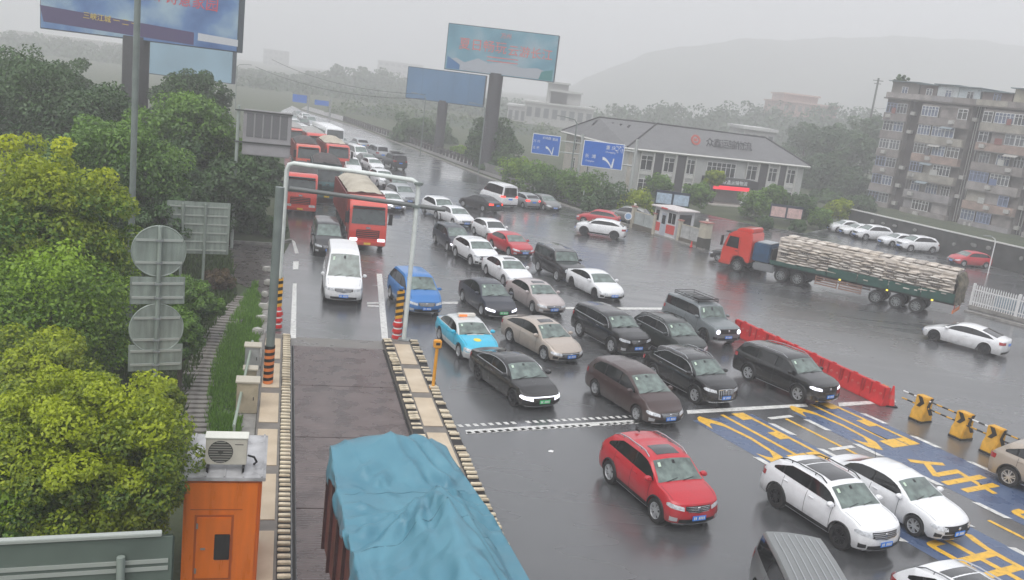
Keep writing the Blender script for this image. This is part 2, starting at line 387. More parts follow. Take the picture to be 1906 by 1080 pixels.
    def topz(x, t, off):
        s, cr = sec(x); yt, z0 = s[-1]; e = .01; s2, c2 = sec(x+e)
        dz = ((s2[-1][1]+c2)-(z0+cr))/e; n = Vector((-dz, 0, 1)).normalized()
        p = D(x, yt*t, z0+cr*(1-t*t)); return (p[0]+n.x*off, p[1]+t*off*.4, p[2]+n.z*off)
    def flank(x, z, off, sg=1):
        w = Wx(x); zs = Bz(x); y = w*interp((z-sill)/(zs-sill), PROF); p = D(x, y, z); return (p[0], sg*(p[1]+off), p[2])
    def nose(a, z, off, sg=1, rear=False):
        xe = xr if rear else xf; d = 1 if rear else -1
        w0 = Wx(xe)*interp(clamp((z-sill)/(max(Bz(xe), .5)-sill)), PROF)
        if a <= w0:
            p = D(xe, a, z); ph = clamp(a/Wd)*.6
        else:
            x = xe + d*(a-w0)*1.1; y = Wx(x)*interp(clamp((z-sill)/(Bz(x)-sill)), PROF)
            p = D(x, y, z); ph = clamp(.6+(a-w0)*3, 0, 1.35)
        return (p[0]-d*off*cos(ph), sg*(p[1]+off*sin(ph)), p[2])
    def nosepatch(name, m, a0, a1, zl, zh, off=.01, rear=False, both=False, par=root, sides=(1, -1), n=7):
        objs = []
        f = lambda q, v: v(q) if callable(v) else v
        if both:
            q = MB(); cols = []
            for i in range(2*n+1):
                a = -a1+2*a1*i/(2*n); sg = 1 if a >= 0 else -1; u = abs(a)/a1
                lo, hi = f(u, zl), f(u, zh)
                cols.append([nose(abs(a), lo+(hi-lo)*v/3, off, sg, rear) for v in range(4)])
            q.grid(cols); return q.build(name, m, par, smooth=50)
        for sg in sides:
            q = MB(); cols = []
            for i in range(n+1):
                u = i/n; a = a0+(a1-a0)*u; lo, hi = f(u, zl), f(u, zh)
                cols.append([nose(a, lo+(hi-lo)*v/3, off, sg, rear) for v in range(4)])
            q.grid(cols); objs.append(q.build(name, m, par, smooth=50))
        return objs
    gm = {'ws': wsglass, 'dark': wsdark}[glass]
    # windscreen & rear window
    def pane(name, xa, xb, tmax, m, off=.009, n=7):
        q = MB(); P = []
        for i in range(n+1):
            x = xa+(xb-xa)*i/n; P.append([topz(x, -tmax+2*tmax*j/8, off) for j in range(9)])
        q.grid(P); return q.build(name, m, root, smooth=60)
    def span(a, b, f0, f1): return X(a+(b-a)*f0), X(a+(b-a)*f1)
    pane('windscreen', *span(k['xC'], k['xR'], .05, .93), .955, gm)
    pane('rear_window', *span(k['xB'], k['xG'], .1, .86), .93, sideglass)
    if sunroof == 'pano': pane('sunroof', *span(k['xR'], k['xB'], .08, .78), .72, M('sunroof_glass', (.012, .013, .016), .08, coat=1))
    elif sunroof: pane('sunroof', *span(k['xR'], k['xB'], .07, .36), .6, M('sunroof_glass', (.012, .013, .016), .08, coat=1))
    # side windows
    hx = lambda x: T(x)-Bz(x)
    cand = [X(d/40) for d in range(int(k['xC']*40), int(k['xG']*40)+1)]
    good = [x for x in cand if hx(x) > .2]
    xa, xb = max(good), min(good)
    if kind in ('bigsuv', 'boxy', 'mpv', 'minivan', 'van', 'suv'): xb = max(xb, X(k['xG'])+ .22)
    if kind in ('suv', 'bigsuv', 'mpv'): xb = max(xb, X(k['xB'])+(-.1 if kind == 'suv' else .0))
    tap = {'suv': .62, 'bigsuv': .4, 'mpv': .4, 'hatch': .4}.get(kind, .0)
    def strip(x0, x1, off, m, name, sg, lo=.05, hi=.93, par=root):
        q = MB(); P = []
        for i in range(9):
            x = x0+(x1-x0)*i/8; h = hx(x); l = max(lo, .035/h); g = clamp((h-.19)/.1)
            if tap: g *= clamp(.3+.7*(x-xb)/tap)
            P.append([side(x, l+(hi-l)*g*v/3, off, sg) for v in range(4)])
        q.grid(P); return q.build(name, m, par, smooth=60)
    cuts = {'sedan': [0, .5, 1], 'coupe': [0, .52, 1], 'hatch': [0, .5, 1], 'suv': [0, .42, .84, 1], 'bigsuv': [0, .34, .68, 1], 'boxy': [0, .36, .7, 1],
            'mpv': [0, .36, .7, 1], 'minivan': [0, .33, .66, 1], 'van': [0, .27, .62, 1]}[kind]
    if (over or {}).get('cuts'): cuts = over['cuts']
    xA = xa+.0
    for sg in (1, -1):
        strip(xA, xb, .003, black, 'window_surround', sg, lo=.03, hi=.97)
        for c0, c1 in zip(cuts, cuts[1:]):
            x0 = xA+(xb-xA)*c0-(.035 if c0 else .0); x1 = xA+(xb-xA)*c1+(.035 if c1 < 1 else .03)
            strip(x0, x1, .009, sideglass, 'side_window', sg)
        if chrome_trim:
            q = MB(); n = 14; lo = [side(xA+(xb-xA)*i/n, .03, .012, sg) for i in range(n+1)]
            hi = [side(xA+(xb-xA)*i/n, .04+.93*clamp((hx(xA+(xb-xA)*i/n)-.19)/.1)*(clamp(.3+.7*(xb-xA)*(i/n-1)/tap*1.0) if tap else 1), .012, sg) for i in range(n+1)]
            q.tube(lo+hi[::-1]+[lo[0]], .014, 5); q.build('window_trim', chrome, root, smooth=60)
        # doors
        if detail > 1:
            q = MB()
            for c in cuts[:-1] if kind != 'van' else cuts[:2]:
                x = xA+(xb-xA)*c - (.05 if c == 0 else 0)
                x = min(x, wb/2-Ra-.02); x = max(x, -wb/2+Ra*.4)
                zlo = max(sill+.03, zb(x)+.02); zs = Bz(x)
                P = [[flank(x-.007, zlo+(zs-zlo)*i/6, .003, sg), flank(x+.007, zlo+(zs-zlo)*i/6, .003, sg)] for i in range(7)]
                q.grid(P)
            q.build('door_seam', black, root)
        if detail > 0:
            for c in cuts[1:3]:
                x = xA+(xb-xA)*c+.2; z = Bz(x)-.11
                if x < -wb/2 + .05 and kind in ('sedan', 'hatch'): x = -wb/2+.12
                p = flank(x, z, .012, sg); q = MB(); q.cbox((p[0], p[1], p[2]), (.2, .035, .035)); q.build('door_handle', chrome if chrome_trim else pl[0], root, bevel=.008)
            # mirror
            xm = X(k['xC']+ (k['xR']-k['xC'])*.42); zm = Bz(xm)+.1; y0 = Wx(xm)*.9
            q = MB(); q.T = Matrix.Translation((xm, sg*(y0+.17), zm)) @ Matrix.Diagonal((.11, .12, .085, 1)); q.lathe([(.01, -1), (.6, -.8), (.95, -.35), (1, .1), (.8, .7), (.01, .9)], 10, 'x'); q.T = None
            q.tube([(xm+.02, sg*(y0-.02), zm-.1), (xm, sg*(y0+.12), zm-.03)], .025, 5)
            q.build('wing_mirror', pl[0], root, smooth=50)
    # wheels
    for x in xw:
        for sg in (1, -1): add_wheel(root, x, sg*(Wd-.115), rw, .215, rim, steer if x > 0 else 0)
    zN = k['zF']-.05
    # head lights
    lm = {'off': lampoff, 'on': lampon, 'amber': amber}[light]
    a1 = Wd+.16; zl0 = zN-.17
    if kind in ('boxy',):
        for sg in (1, -1):
            q = MB(); p = nose(Wd*.68, zN-.16, .02, sg); q.lathe([(.13, -.02), (.12, .02), (.001, .04)], 14, 'x', p); q.build('headlight', lm, root, smooth=50)
    else:
        nosepatch('headlight', lm, Wd*.50, a1, lambda u: zl0-.02+.10*u, lambda u: zl0+.09+.11*u**.8 if u < .8 else zl0+.18-.25*(u-.8), .012)
    if light == 'on' and detail > 0 and grille == 'lightbar':
        nosepatch('light_strip', lampon, 0, Wd*.9, lambda u: zN-.045-.02*u, lambda u: zN-.01-.02*u, .014, both=True)
    # grille
    bh = k['zF']-.24
    if grille == 'bars':
        g = nosepatch('grille', black, 0, Wd*.46, lambda u: zN-.25+.08*u, lambda u: zN-.035-.01*u, .012, both=True)
        for i in range(4):
            nosepatch('grille_bar', chrome, 0, Wd*(.44-.02*i), zN-.075-.045*i, zN-.058-.045*i, .022, both=True, par=g, n=4)
    elif grille == 'big':
        g = nosepatch('grille', black, 0, Wd*.44, lambda u: zN-.44+.04*u, lambda u: zN-.05-.01*u, .012, both=True)
        for i in range(9):
            a = -Wd*.38+Wd*.76*i/8; q = MB(); sg = 1 if a >= 0 else -1
            q.tube([nose(abs(a), zN-.41, .02, sg), nose(abs(a), zN-.25, .024, sg), nose(abs(a), zN-.07, .02, sg)], .015, 5); q.build('grille_bar', chrome, g)
        q = MB(); pts = [nose(abs(a)*Wd, zN-.05-(.02 if abs(a) > .3 else 0), .022, 1 if a >= 0 else -1) for a in (-.42, -.2, 0, .2, .42)]
        pts += [nose(abs(a)*Wd, zN-.43, .022, 1 if a >= 0 else -1) for a in (.4, .2, 0, -.2, -.4)]; q.tube(pts+[pts[0]], .024, 5); q.build('grille_surround', chrome, g)
    elif grille == 'wide':
        g = nosepatch('grille', black, 0, Wd*.52, lambda u: zN-.27+.06*u, lambda u: zN-.04, .012, both=True)
        for i in range(4):
            nosepatch('grille_bar', chrome if light == 'off' else darkalloy, 0, Wd*(.5-.025*i), zN-.085-.05*i, zN-.066-.05*i, .022, both=True, par=g, n=4)
    elif grille == 'black':
        g = nosepatch('grille', black, 0, Wd*.62, zN-.26, zN-.03, .012, both=True)
    if grille not in ('none', 'lightbar') and detail > 0:
        q = MB(); q.lathe([(.062, 0), (.05, .015), (.001, .02)], 12, 'x', nose(0, zN-.11, .022)); q.build('emblem', chrome, root, smooth=50)
    nosepatch('lower_grille', black, 0, Wd*.66, lambda u: sill+.05+.03*u, lambda u: sill+.21-.02*u, .01, both=True)
    if detail > 0:
        nosepatch('fog_lamp', black if grille != 'bars' else alloy, Wd*.7, Wd*.95, sill+.12, lambda u: sill+.23+.03*u, .012)
        nosepatch('bumper_trim', chrome if chrome_trim or detail > 1 else black, 0, Wd*.8, sill+.03, sill+.055, .014, both=True)
    if cladding:
        for sg in (1, -1):
            x1_, x0_ = wb/2-Ra-.02, -wb/2+Ra+.02
            q = MB(); q.grid([[flank(x0_+(x1_-x0_)*i/8, sill-.01+.17*v, .014, sg) for v in (0, .5, 1)] for i in range(9)]); cl_ = q.build('side_cladding', black, root)
            q = MB(); q.grid([[flank(x0_+(x1_-x0_)*i/8, sill+.015+.03*v, .03, sg) for v in (0, 1)] for i in range(9)]); q.build('sill_strip', alloy, cl_)
            for c in xw:
                q = MB(); pts_ = [flank(c+(Ra+.005)*cos(radians(a)), rw+(Ra+.005)*sin(radians(a)), .004, sg) for a in range(-8, 189, 14)]; q.tube(pts_, .028, 5); q.build('arch_trim', black, root, smooth=60)
    if plate:
        pm = {'blue': plateblue, 'green': plategreen, 'yellow': plateyellow}[plate]
        zp = sill+.24
        p = nose(0, zp, .035); q = MB(); q.cbox((p[0], 0, zp), (.015, .46, .145)); pb = q.build('number_plate', pm, root)
        q = MB()
        for i in range(7):
            if i == 2: continue
            y = -.17+.056*i; q.box(p[0]+.009, p[0]+.013, y-.018, y+.018, zp-.04, zp+.045)
        q.build('plate_lettering', white, pb)
        p = nose(0, k['zD']-.3, .02, rear=True); q = MB(); q.cbox((p[0], 0, k['zD']-.32), (.015, .44, .14)); q.build('number_plate', pm, root)
    # tail lights
    tm_ = redlit if tail == 'on' else redlens; zt_ = Bz(xr+.1)
    nosepatch('tail_light', tm_, Wd*.58, Wd+.14, lambda u: zt_-.2, lambda u: zt_-.03, .012, rear=True)
    nosepatch('rear_bumper_trim', black, 0, Wd*.8, sill+.04, sill+.18, .012, rear=True, both=True)
    if rails:
        for sg in (1, -1):
            pts = []
            for i in range(9):
                x = X(k['xR']+.12+(k['xB']-k['xR']-.1)*i/8); s, c = sec(x); y, z = s[-1]
                pts.append((x, sg*(y-.0), z+(.07 if 0 < i < 8 else .0)))
            q = MB(); q.tube(pts, .02, 6)
            for i in (2, 6): q.tube([pts[i], (pts[i][0], pts[i][1], pts[i][2]-.08)], .018, 5)
            q.build('roof_rail', chrome if rails == 'chrome' else black, root, smooth=50)
    if detail > 1:
        q = MB(); xs_ = X(k['xC']+(k['xR']-k['xC'])*.82); q.grid([[topz(xs_+.12*i, -.78+.13*j, .013) for j in (0, 1)] for i in (0, 1)]); q.build('windscreen_sticker', M('sticker_pale', (.5, .62, .5), .5), root, fixn=False)
        q = MB(); xs_ = X(k['xC']+(k['xR']-k['xC'])*.86); q.grid([[topz(xs_+.1*i, -.07+.14*j, .013) for j in (0, 1)] for i in (0, 1)]); q.build('mirror_mount', black, root, fixn=False)
        for y0 in (-.55, .1):
            q = MB(); xx = X(k['xC']+.03)
            P = [topz(xx-(k['xR']-k['xC'])*.10*i/3, (y0+.45*i/3)/Wd, .02) for i in range(4)]; q.tube(P, .012, 4); q.build('wiper', black, root)
        q = MB()   # bonnet shut lines
        for sg in (1, -1):
            P = []
            for i in range(7):
                x = X(.22+(k['xC']-.3)*i/6); P.append([topz(x, sg*.9, .003), topz(x, sg*.915, .003)])
            q.grid(P)
        q.build('bonnet_seam', black, root)
    root['wb'] = wb
    if extra: extra(root, dict(xf=xf, xr=xr, Wd=Wd, H=H, X=X, k=k, topz=topz, sec=sec, T=T, nose=nose))
    return root
def paintm(name, col, metal=0.0, rough=.35):
    new = 'paint_'+name not in _mc
    m = M('paint_'+name, col, rough, metal=metal, coat=.8, noise=.04, nscale=6, rnoise=.06)
    if new:   # road spray dried on the lower body
        n = m.node_tree; b = n.nodes['Principled BSDF']; src = b.inputs['Base Color'].links[0].from_socket
        tc = n.nodes.new('ShaderNodeTexCoord'); sp = n.nodes.new('ShaderNodeSeparateXYZ'); n.links.new(tc.outputs['Object'], sp.inputs[0])
        nz = n.nodes.new('ShaderNodeTexNoise'); nz.inputs['Scale'].default_value = 3.5; nz.inputs['Detail'].default_value = 6; n.links.new(tc.outputs['Object'], nz.inputs['Vector'])
        mr = n.nodes.new('ShaderNodeMapRange'); mr.inputs[1].default_value = .85; mr.inputs[2].default_value = .3; mr.inputs[3].default_value = 0; mr.inputs[4].default_value = .75; n.links.new(sp.outputs[2], mr.inputs[0])
        mu = n.nodes.new('ShaderNodeMath'); mu.operation = 'MULTIPLY'; n.links.new(mr.outputs[0], mu.inputs[0]); n.links.new(nz.outputs[0], mu.inputs[1])
        mxn = n.nodes.new('ShaderNodeMix'); mxn.data_type = 'RGBA'; n.links.new(mu.outputs[0], mxn.inputs[0]); n.links.new(src, mxn.inputs[6]); mxn.inputs[7].default_value = (.11, .10, .085, 1); n.links.new(mxn.outputs[2], b.inputs['Base Color'])
    return m
P_WHITE = paintm('white', (.80, .81, .83)); P_BLACK = paintm('black', (.004, .004, .005), 0, .22); P_DGREY = paintm('dark_grey', (.018, .019, .021))
P_RED = paintm('red', (.48, .008, .02)); P_CHAMP = paintm('champagne', (.50, .43, .37), .35); P_PINK = paintm('rose_silver', (.52, .46, .45), .35)
P_BROWN = paintm('brown', (.045, .022, .020)); P_BLUE = paintm('blue', (.02, .17, .48)); P_TAXI = paintm('taxi_blue', (.02, .46, .68))
P_SILV = paintm('silver', (.42, .44, .46), .5); P_NAVY = paintm('navy', (.014, .018, .032)); P_GRNBLK = paintm('green_black', (.016, .022, .020))
P_BEIGE = paintm('beige', (.44, .38, .32), .3); P_JEEP = paintm('grey_blue', (.17, .195, .205), .3); P_GRAY = paintm('gray', (.2, .21, .21), .4)
def put(side_px, head_deg, kind, over=None, z=0):
    """world position of the car centre from the ground point of its front wheel on the near side ('R' or 'L')"""
    (px, py), s, *rest = side_px
    k = dict(KINDS[kind]); k.update(over or {})
    x, y = at(px, py, z); h = radians(head_deg)
    fx = k['wb']/2 if not (rest and rest[0] == 'rear') else -k['wb']/2
    fy = {'R': -(k['W']/2-.06), 'L': k['W']/2-.06, 'C': 0}[s]
    if s == 'C': fx = k['wb']/2+k['fo'] if not (rest and rest[0] == 'rear') else k['wb']/2+k['fo']-k['L']
    return (x-(fx*cos(h)-fy*sin(h)), y-(fx*sin(h)+fy*cos(h)), 0)
# ------------------------------------------------------------------ frames of reference
LO = Vector((-9.1, 37.0, 0)); LD = Vector((cos(radians(-75)), sin(radians(-75)), 0)); LR = Vector((-LD.y, LD.x, 0))*-1
if LR.x < 0: LR = -LR
def LN(u, v, z=0): p = LO+LD*u+LR*v; return (p.x, p.y, z)
LANG = atan2(LD.y, LD.x)
def LM(u=0, v=0, z=0): return Matrix.Translation(LN(u, v, z)) @ Matrix(((LD.x, LR.x, 0, 0), (LD.y, LR.y, 0, 0), (0, 0, 1, 0), (0, 0, 0, 1)))
# ------------------------------------------------------------------ ground
M_ASPH = asphalt('asphalt_wet', (.056, .058, .062), (.098, .100, .104), .16, .33)
M_EARTH = M('earth', (.04, .055, .025), .9, col2=(.07, .085, .04), nscale=.4, bump=.03, bscale=6)
M_GRASS = M('grass_ground', (.035, .07, .018), .9, col2=(.07, .12, .03), nscale=1.2, bump=.04, bscale=14)
M_PAVE = M('wet_paving', (.07, .06, .058), .3, noise=.3, nscale=1.5, rnoise=.15, bump=.003)
sheet('ground', [(-700, -60), (700, -60), (700, 1300), (-700, 1300)], -.03, M_EARTH)
left_edge = [LN(24, -1.15)[:2], LN(-1, -1.15)[:2]]+[at(*p) for p in [(509, 560), (514, 500), (541, 450), (536, 410), (530, 330), (528, 280), (520, 245), (513, 225), (524, 206)]]
right_edge = [at(*p) for p in [(544, 197), (560, 205), (660, 235), (905, 330), (1060, 385), (1165, 412), (1230, 405), (1300, 396), (1400, 418), (1500, 434), (1545, 424), (1600, 412), (1910, 500)]]
sheet('plaza', left_edge+right_edge+[(70, 78), (70, 10), (20, -5), (2, -5)], 0, M_ASPH)
sheet('paved_corner', [at(*p) for p in [(425, 452), (512, 458), (514, 500), (500, 560), (478, 580), (470, 540), (430, 520)]], -.005, M_PAVE)
sheet('grass_strip', [at(*p) for p in [(470, 520), (482, 600), (474, 660), (432, 840), (330, 840), (372, 690), (425, 575)]], -.012, M_GRASS)
sheet('gutter_strip', [at(*p) for p in [(500, 500), (511, 500), (507, 600)]]+[LN(0, -1.16)[:2], LN(24, -1.16)[:2], LN(24, -1.9)[:2], LN(2, -1.9)[:2]]+[at(483, 600)], -.008, concrete)
# kerb round the far side
def kerb(name, px, h=.14, w=.25, m=concrete):
    pts = [at(*p) for p in px]
    mb = MB()
    for a, b in zip(pts, pts[1:]):
        d = Vector((b[0]-a[0], b[1]-a[1], 0)); n = Vector((-d.y, d.x, 0)).normalized()*w/2; A = Vector((*a, 0)); B = Vector((*b, 0))
        vs = [A-n, B-n, B+n, A+n]; mb._add([(v.x, v.y, -.02) for v in vs]+[(v.x, v.y, h) for v in vs], [(0, 1, 2, 3), (4, 5, 6, 7), (0, 1, 5, 4), (1, 2, 6, 5), (2, 3, 7, 6), (3, 0, 4, 7)])
    return struct(name, mb, m)
kerb('kerb', [(560, 206), (660, 236), (905, 331), (1060, 386), (1180, 424), (1310, 466)])
kerb('kerb', [(1795, 580), (1906, 609), (1980, 628)], .15, .3)
kerb('kerb', [(425, 451), (512, 457), (541, 449)], .15, .2)
sheet('pavement', [at(*p) for p in [(560, 203), (660, 232), (905, 326), (1060, 380), (1180, 418), (1310, 460), (1310, 452), (1185, 410), (1065, 370), (905, 314), (670, 226), (570, 198)]], .06, M('paving_pale', (.2, .195, .19), .4, noise=.2, nscale=.8, rnoise=.15))
# painted marks -----------------------------------------------------
M_WLINE = M('road_white', (.62, .62, .6), .35, noise=.25, nscale=5, rnoise=.1)
M_YLINE = M('road_yellow', (.72, .42, .04), .35, noise=.2, nscale=5, rnoise=.1)
M_BLUEP = M('road_blue', (.06, .09, .17), .3, col2=(.09, .13, .22), nscale=1.2, rnoise=.12)
def mark(px, m=M_WLINE, z=.008, name='road_marking'): return sheet(name, [at(*p) for p in px], z, m)
mark([(545, 528), (552, 528), (551, 630), (540, 630)]); mark([(546, 487), (556, 487), (555, 502), (545, 502)]); mark([(543, 446), (549, 450), (556, 472), (549, 472)])
mark([(701, 510), (711, 510), (723, 635), (711, 635)]); mark([(683, 563), (706, 563), (707, 566), (683, 566)]); mark([(684, 568), (706, 569), (707, 572), (684, 571)])
mark([(711, 545), (722, 570), (731, 580), (727, 586), (713, 566)])
mark([(850, 788), (1180, 770), (1184, 776), (852, 795)]); mark([(866, 801), (1196, 781), (1200, 787), (868, 808)])
for o in list(bpy.data.objects):   # the two thin stop bars are broken into short blocks
    pass
mark([(1278, 764), (1500, 752), (1504, 757), (1280, 771)]); mark([(1560, 750), (1665, 744), (1668, 749), (1562, 757)])
mark([(1050, 572), (1245, 573), (1247, 577), (1050, 576)]); mark([(820, 562), (852, 562), (852, 566), (820, 566)])
# blue electronic lanes
ldir = Vector((*at(1812, 955), 0))-Vector((*at(1483, 790), 0)); ldir.normalize(); lnor = Vector((-ldir.y, ldir.x, 0)); LANEC = Vector((*at(1483, 790), 0))
if lnor.x < 0: lnor = -lnor
def LP(u, v): p = LANEC+ldir*u+lnor*v; return (p.x, p.y)
def quad(u0, u1, v0, v1): return [LP(u0, v0), LP(u1, v0), LP(u1, v1), LP(u0, v1)]
sheet('blue_lane_paint', quad(-1.35, 30, -4.35, -1.15), .004, M_BLUEP)
sheet('blue_lane_paint', quad(-1.1, 30, .95, 4.3), .004, M_BLUEP)
sheet('road_marking', quad(-.6, 3.9, -.08, .08), .008, M_YLINE); sheet('road_marking', quad(8.4, 26, -.08, .08), .008, M_YLINE)
for i in range(9):
    u = -.4+i*2.55
    for v, s in ((-4.4, 1), (-1.1, -1), (.9, 1), (4.35, -1)):
        if v < -4 and i == 0: continue
        sheet('road_marking', [LP(u, v-.12), LP(u+1.2, v-.12), LP(u+1.35, v+.12), LP(u+.15, v+.12)], .0085, M_WLINE)
for u in (-.9, 2.3, 10.5):
    sheet('road_marking', [LP(u, -.75), LP(u+.22, -.75), LP(u+.22, .55), LP(u, .55)], .009, M_WLINE)
# lettering on the road, read by the drivers who roll towards the camera
def road_text(s, u, v, h, w):
    me = text_mesh('lettering', s, 1.0, M_YLINE, ext=0, bold=.008)
    xs_ = [q.co.x for q in me.vertices]; ys_ = [q.co.y for q in me.vertices]
    mxx, mnx, mxy, mny = max(xs_), min(xs_), max(ys_), min(ys_)
    for q in me.vertices:
        a = (q.co.x-(mnx+mxx)/2)/(mxx-mnx)*w; b = (q.co.y-(mny+mxy)/2)/(mxy-mny)*h
        # up of the letter = travel direction; letter right = left as seen from the camera
        p = LP(u+b, v); rt = ldir.cross(Vector((0, 0, 1)))
        q.co = Vector((p[0]+rt.x*a, p[1]+rt.y*a, .009))
    o = bpy.data.objects.new('road_lettering', me); COL.objects.link(o); o['kind'] = 'structure'
    if me.polygons and sum(p.normal.z for p in me.polygons) < 0: me.flip_normals()
road_text('ETC', .75, -2.8, 4.8, 2.7); road_text('ETC', .6, 2.5, 4.8, 2.7)
road_text('专', 5.5, 2.35, 3.2, 2.3); road_text('用', 9.6, 2.6, 3.0, 2.3); road_text('专', 6.0, -2.75, 3.2, 2.2); road_text('用', 10.2, -2.75, 3.0, 2.2)
# ------------------------------------------------------------------ weighing lane
M_CREAM = M('cream_plate', (.60, .50, .37), .45, col2=(.47, .38, .27), nscale=1.3, rnoise=.12, detail=8); M_CREAM2 = M('cream_bar', (.62, .54, .40), .5, noise=.3, nscale=6)
M_PLATE = M('weigh_plate', (.115, .09, .088), .3, noise=.3, nscale=1.4, rnoise=.13, bump=.004, bscale=3, stretch=(1, 1, 1))
_n = M_PLATE.node_tree; _w = _n.nodes.new('ShaderNodeTexWave'); _w.inputs['Scale'].default_value = 2.6; _w.inputs['Distortion'].default_value = 1.5; _w.bands_direction = 'X'
_t = _n.nodes.new('ShaderNodeTexCoord'); _b = _n.nodes.new('ShaderNodeBump'); _b.inputs['Distance'].default_value = .012; _n.links.new(_t.outputs['Object'], _w.inputs['Vector']); _n.links.new(_w.outputs['Fac'], _b.inputs['Height']); _n.links.new(_b.outputs[0], _n.nodes['Principled BSDF'].inputs['Normal'])
M_DARK = M('dark_gap', (.02, .018, .017), .8)
sheet('lane_apron', [LN(-1.35, -.02)[:2], LN(-1.35, 4.0)[:2], LN(-.05, 4.0)[:2], LN(-.05, -.02)[:2]], .005, M('apron_concrete', (.15, .14, .13), .35, noise=.2, nscale=1.5, rnoise=.12))
wb_ = thing('weighbridge', 'dark wet steel plates of the weighing lane between the cream islands', 'weighbridge', LN(0, 0))
wb_['kind'] = 'structure'
wb_.matrix_world = LM()
for i in range(5):
    q = MB(); q.box(i*4.95+.02, i*4.95+4.92, .12, 3.9, .0, .045); q.build('steel_plate', M_PLATE, wb_, bevel=.006)
q = MB(); q.box(-.02, 23.4, .02, .1, 0, .02); q.box(-.02, 23.4, 3.92, 3.99, 0, .02); q.build('side_gap', M_DARK, wb_)
def island(label, v0, v1, combs, u0=-1.2, u1=23.5):
    t = thing('lane_island', label, 'traffic island', (0, 0, 0)); t.matrix_world = LM()
    q = MB(); q.box(u0, u1, v0, v1, -.02, .17); q.build('island_base', M('island_concrete', (.16, .145, .13), .6, noise=.2, nscale=2), t, bevel=.02)
    pa = max([c[1] for c in combs if c[0] == v0] or [v0])+.06; pb = min([c[0] for c in combs if c[1] == v1] or [v1])-.06
    u = u0+.8; me = None
    while u < u1-3:
        if me is None: q = MB(); q.box(0, 2.75, pa, pb, .171, .195); me = q.mesh('top_plate', M_CREAM, bevel=.006)
        inst('top_plate', me, t, (u, 0, 0)); u += 3.35
    for a, b in combs:
        q = MB(); q.box(u0+.05, u1-.05, a+.01, b-.01, .16, .176); q.build('kerb_gap', M_DARK, t)
        q = MB(); q.box(0, .14, a+.03, b-.02, .171, .235); me2 = q.mesh('kerb_bar', M_CREAM2, bevel=.012)
        n = int((u1-u0-.3)/.3)
        q = MB(); q.box(0, .14, a+.03, b-.02, .171, .232); me3 = q.mesh('kerb_bar', M('grimy_bar', (.46, .39, .28), .7, noise=.4, nscale=5), bevel=.02)
        for i in range(n):
            if random.random() < .012: continue
            inst('kerb_bar', me3 if random.random() < .15 else me2, t, (u0+.15+i*.3+random.uniform(-.01, .01), random.uniform(-.01, .01), random.uniform(-.008, .002)), (random.uniform(-.015, .015), 0, random.uniform(-.02, .02)))
    return t
island('left cream island with a toothed kerb beside the weighing lane', -1.12, -.02, [(-.38, -.02)])
island('right cream island with toothed kerbs on both sides of its plates', 4.0, 5.58, [(4.0, 4.4), (5.2, 5.58)])
# stop bars: short blocks
bpy.data.objects.remove([o for o in bpy.data.objects if o.name.startswith('road_marking')][7]); bpy.data.objects.remove([o for o in bpy.data.objects if o.name.startswith('road_marking')][6])
for (a, b) in (((850, 791), (1182, 773)), ((867, 804), (1198, 784))):
    A, B = Vector((*at(*a), 0)), Vector((*at(*b), 0)); d = (B-A); n = int(d.length/.3); d.normalize(); nn = Vector((-d.y, d.x, 0))
    for i in range(n):
        p = A+d*(i*.3); w = .16
        if i % 9 == 8 and random.random() < .5: continue
        sheet('road_marking', [(p.x, p.y), (p.x+d.x*w, p.y+d.y*w), (p.x+d.x*w-nn.x*.22+d.x*.03, p.y+d.y*w-nn.y*.22+d.y*.03), (p.x-nn.x*.22+d.x*.03, p.y-nn.y*.22+d.y*.03)], .008, M_WLINE)
# gantry ------------------------------------------------------------
def pole(name, label, cat, base, h, r, m, group=None, sleeve=None, z0=0):
    t = thing(name, label, cat, (base[0], base[1], z0), 0, group)
    q = MB(); q.tube([(0, 0, 0), (0, 0, h)], r, 12); q.build('pole', m, t, smooth=50); return t
M_GPOLE = M('pole_green_grey', (.16, .19, .18), .4, noise=.15, nscale=2); M_WPOLE = M('pole_white', (.62, .66, .64), .4, noise=.12, nscale=2)
g = thing('height_gantry', 'white pipe gantry spanning the weighing lane with a darker lower bar', 'gantry', LN(-1.15, 4.97)); 
A = Vector(LN(-1.15, 4.97)); Bp = Vector(at(515, 612, .0)+(0,)); d = Bp-A
q = MB(); q.tube([(0, 0, .1), (0, 0, 7.1), (d.x*.02, d.y*.02, 7.32), (d.x*.05, d.y*.05, 7.42), (d.x*.5, d.y*.5, 7.5), (d.x*.95, d.y*.95, 7.52), (d.x*.985, d.y*.985, 7.45), (d.x, d.y, 7.2), (d.x, d.y, 0)], .1, 12)
q.build('frame_pipe', M_WPOLE, g, smooth=50)
q = MB(); e = -.22; q.tube([(d.x*e, d.y*e, 6.3), (d.x*.97, d.y*.97, 6.42)], .1, 10); q.build('lower_bar', M('bar_dark', (.12, .13, .13), .4), g, smooth=50)
for zz in (6.3, 7.3):
    q = MB(); q.cbox((0, 0, zz), (.36, .36, .12)); q.build('bracket', M_GPOLE, g, bevel=.02)
q = MB(); q.cbox((0, 0, .2), (.5, .5, .04)); q.build('base_plate', steel, g)
t = pole('lamp_pole', 'grey-green pole with orange and black sleeve on the left island', 'pole', at(498, 722), 7.35, .16, M_GPOLE, z0=.15)
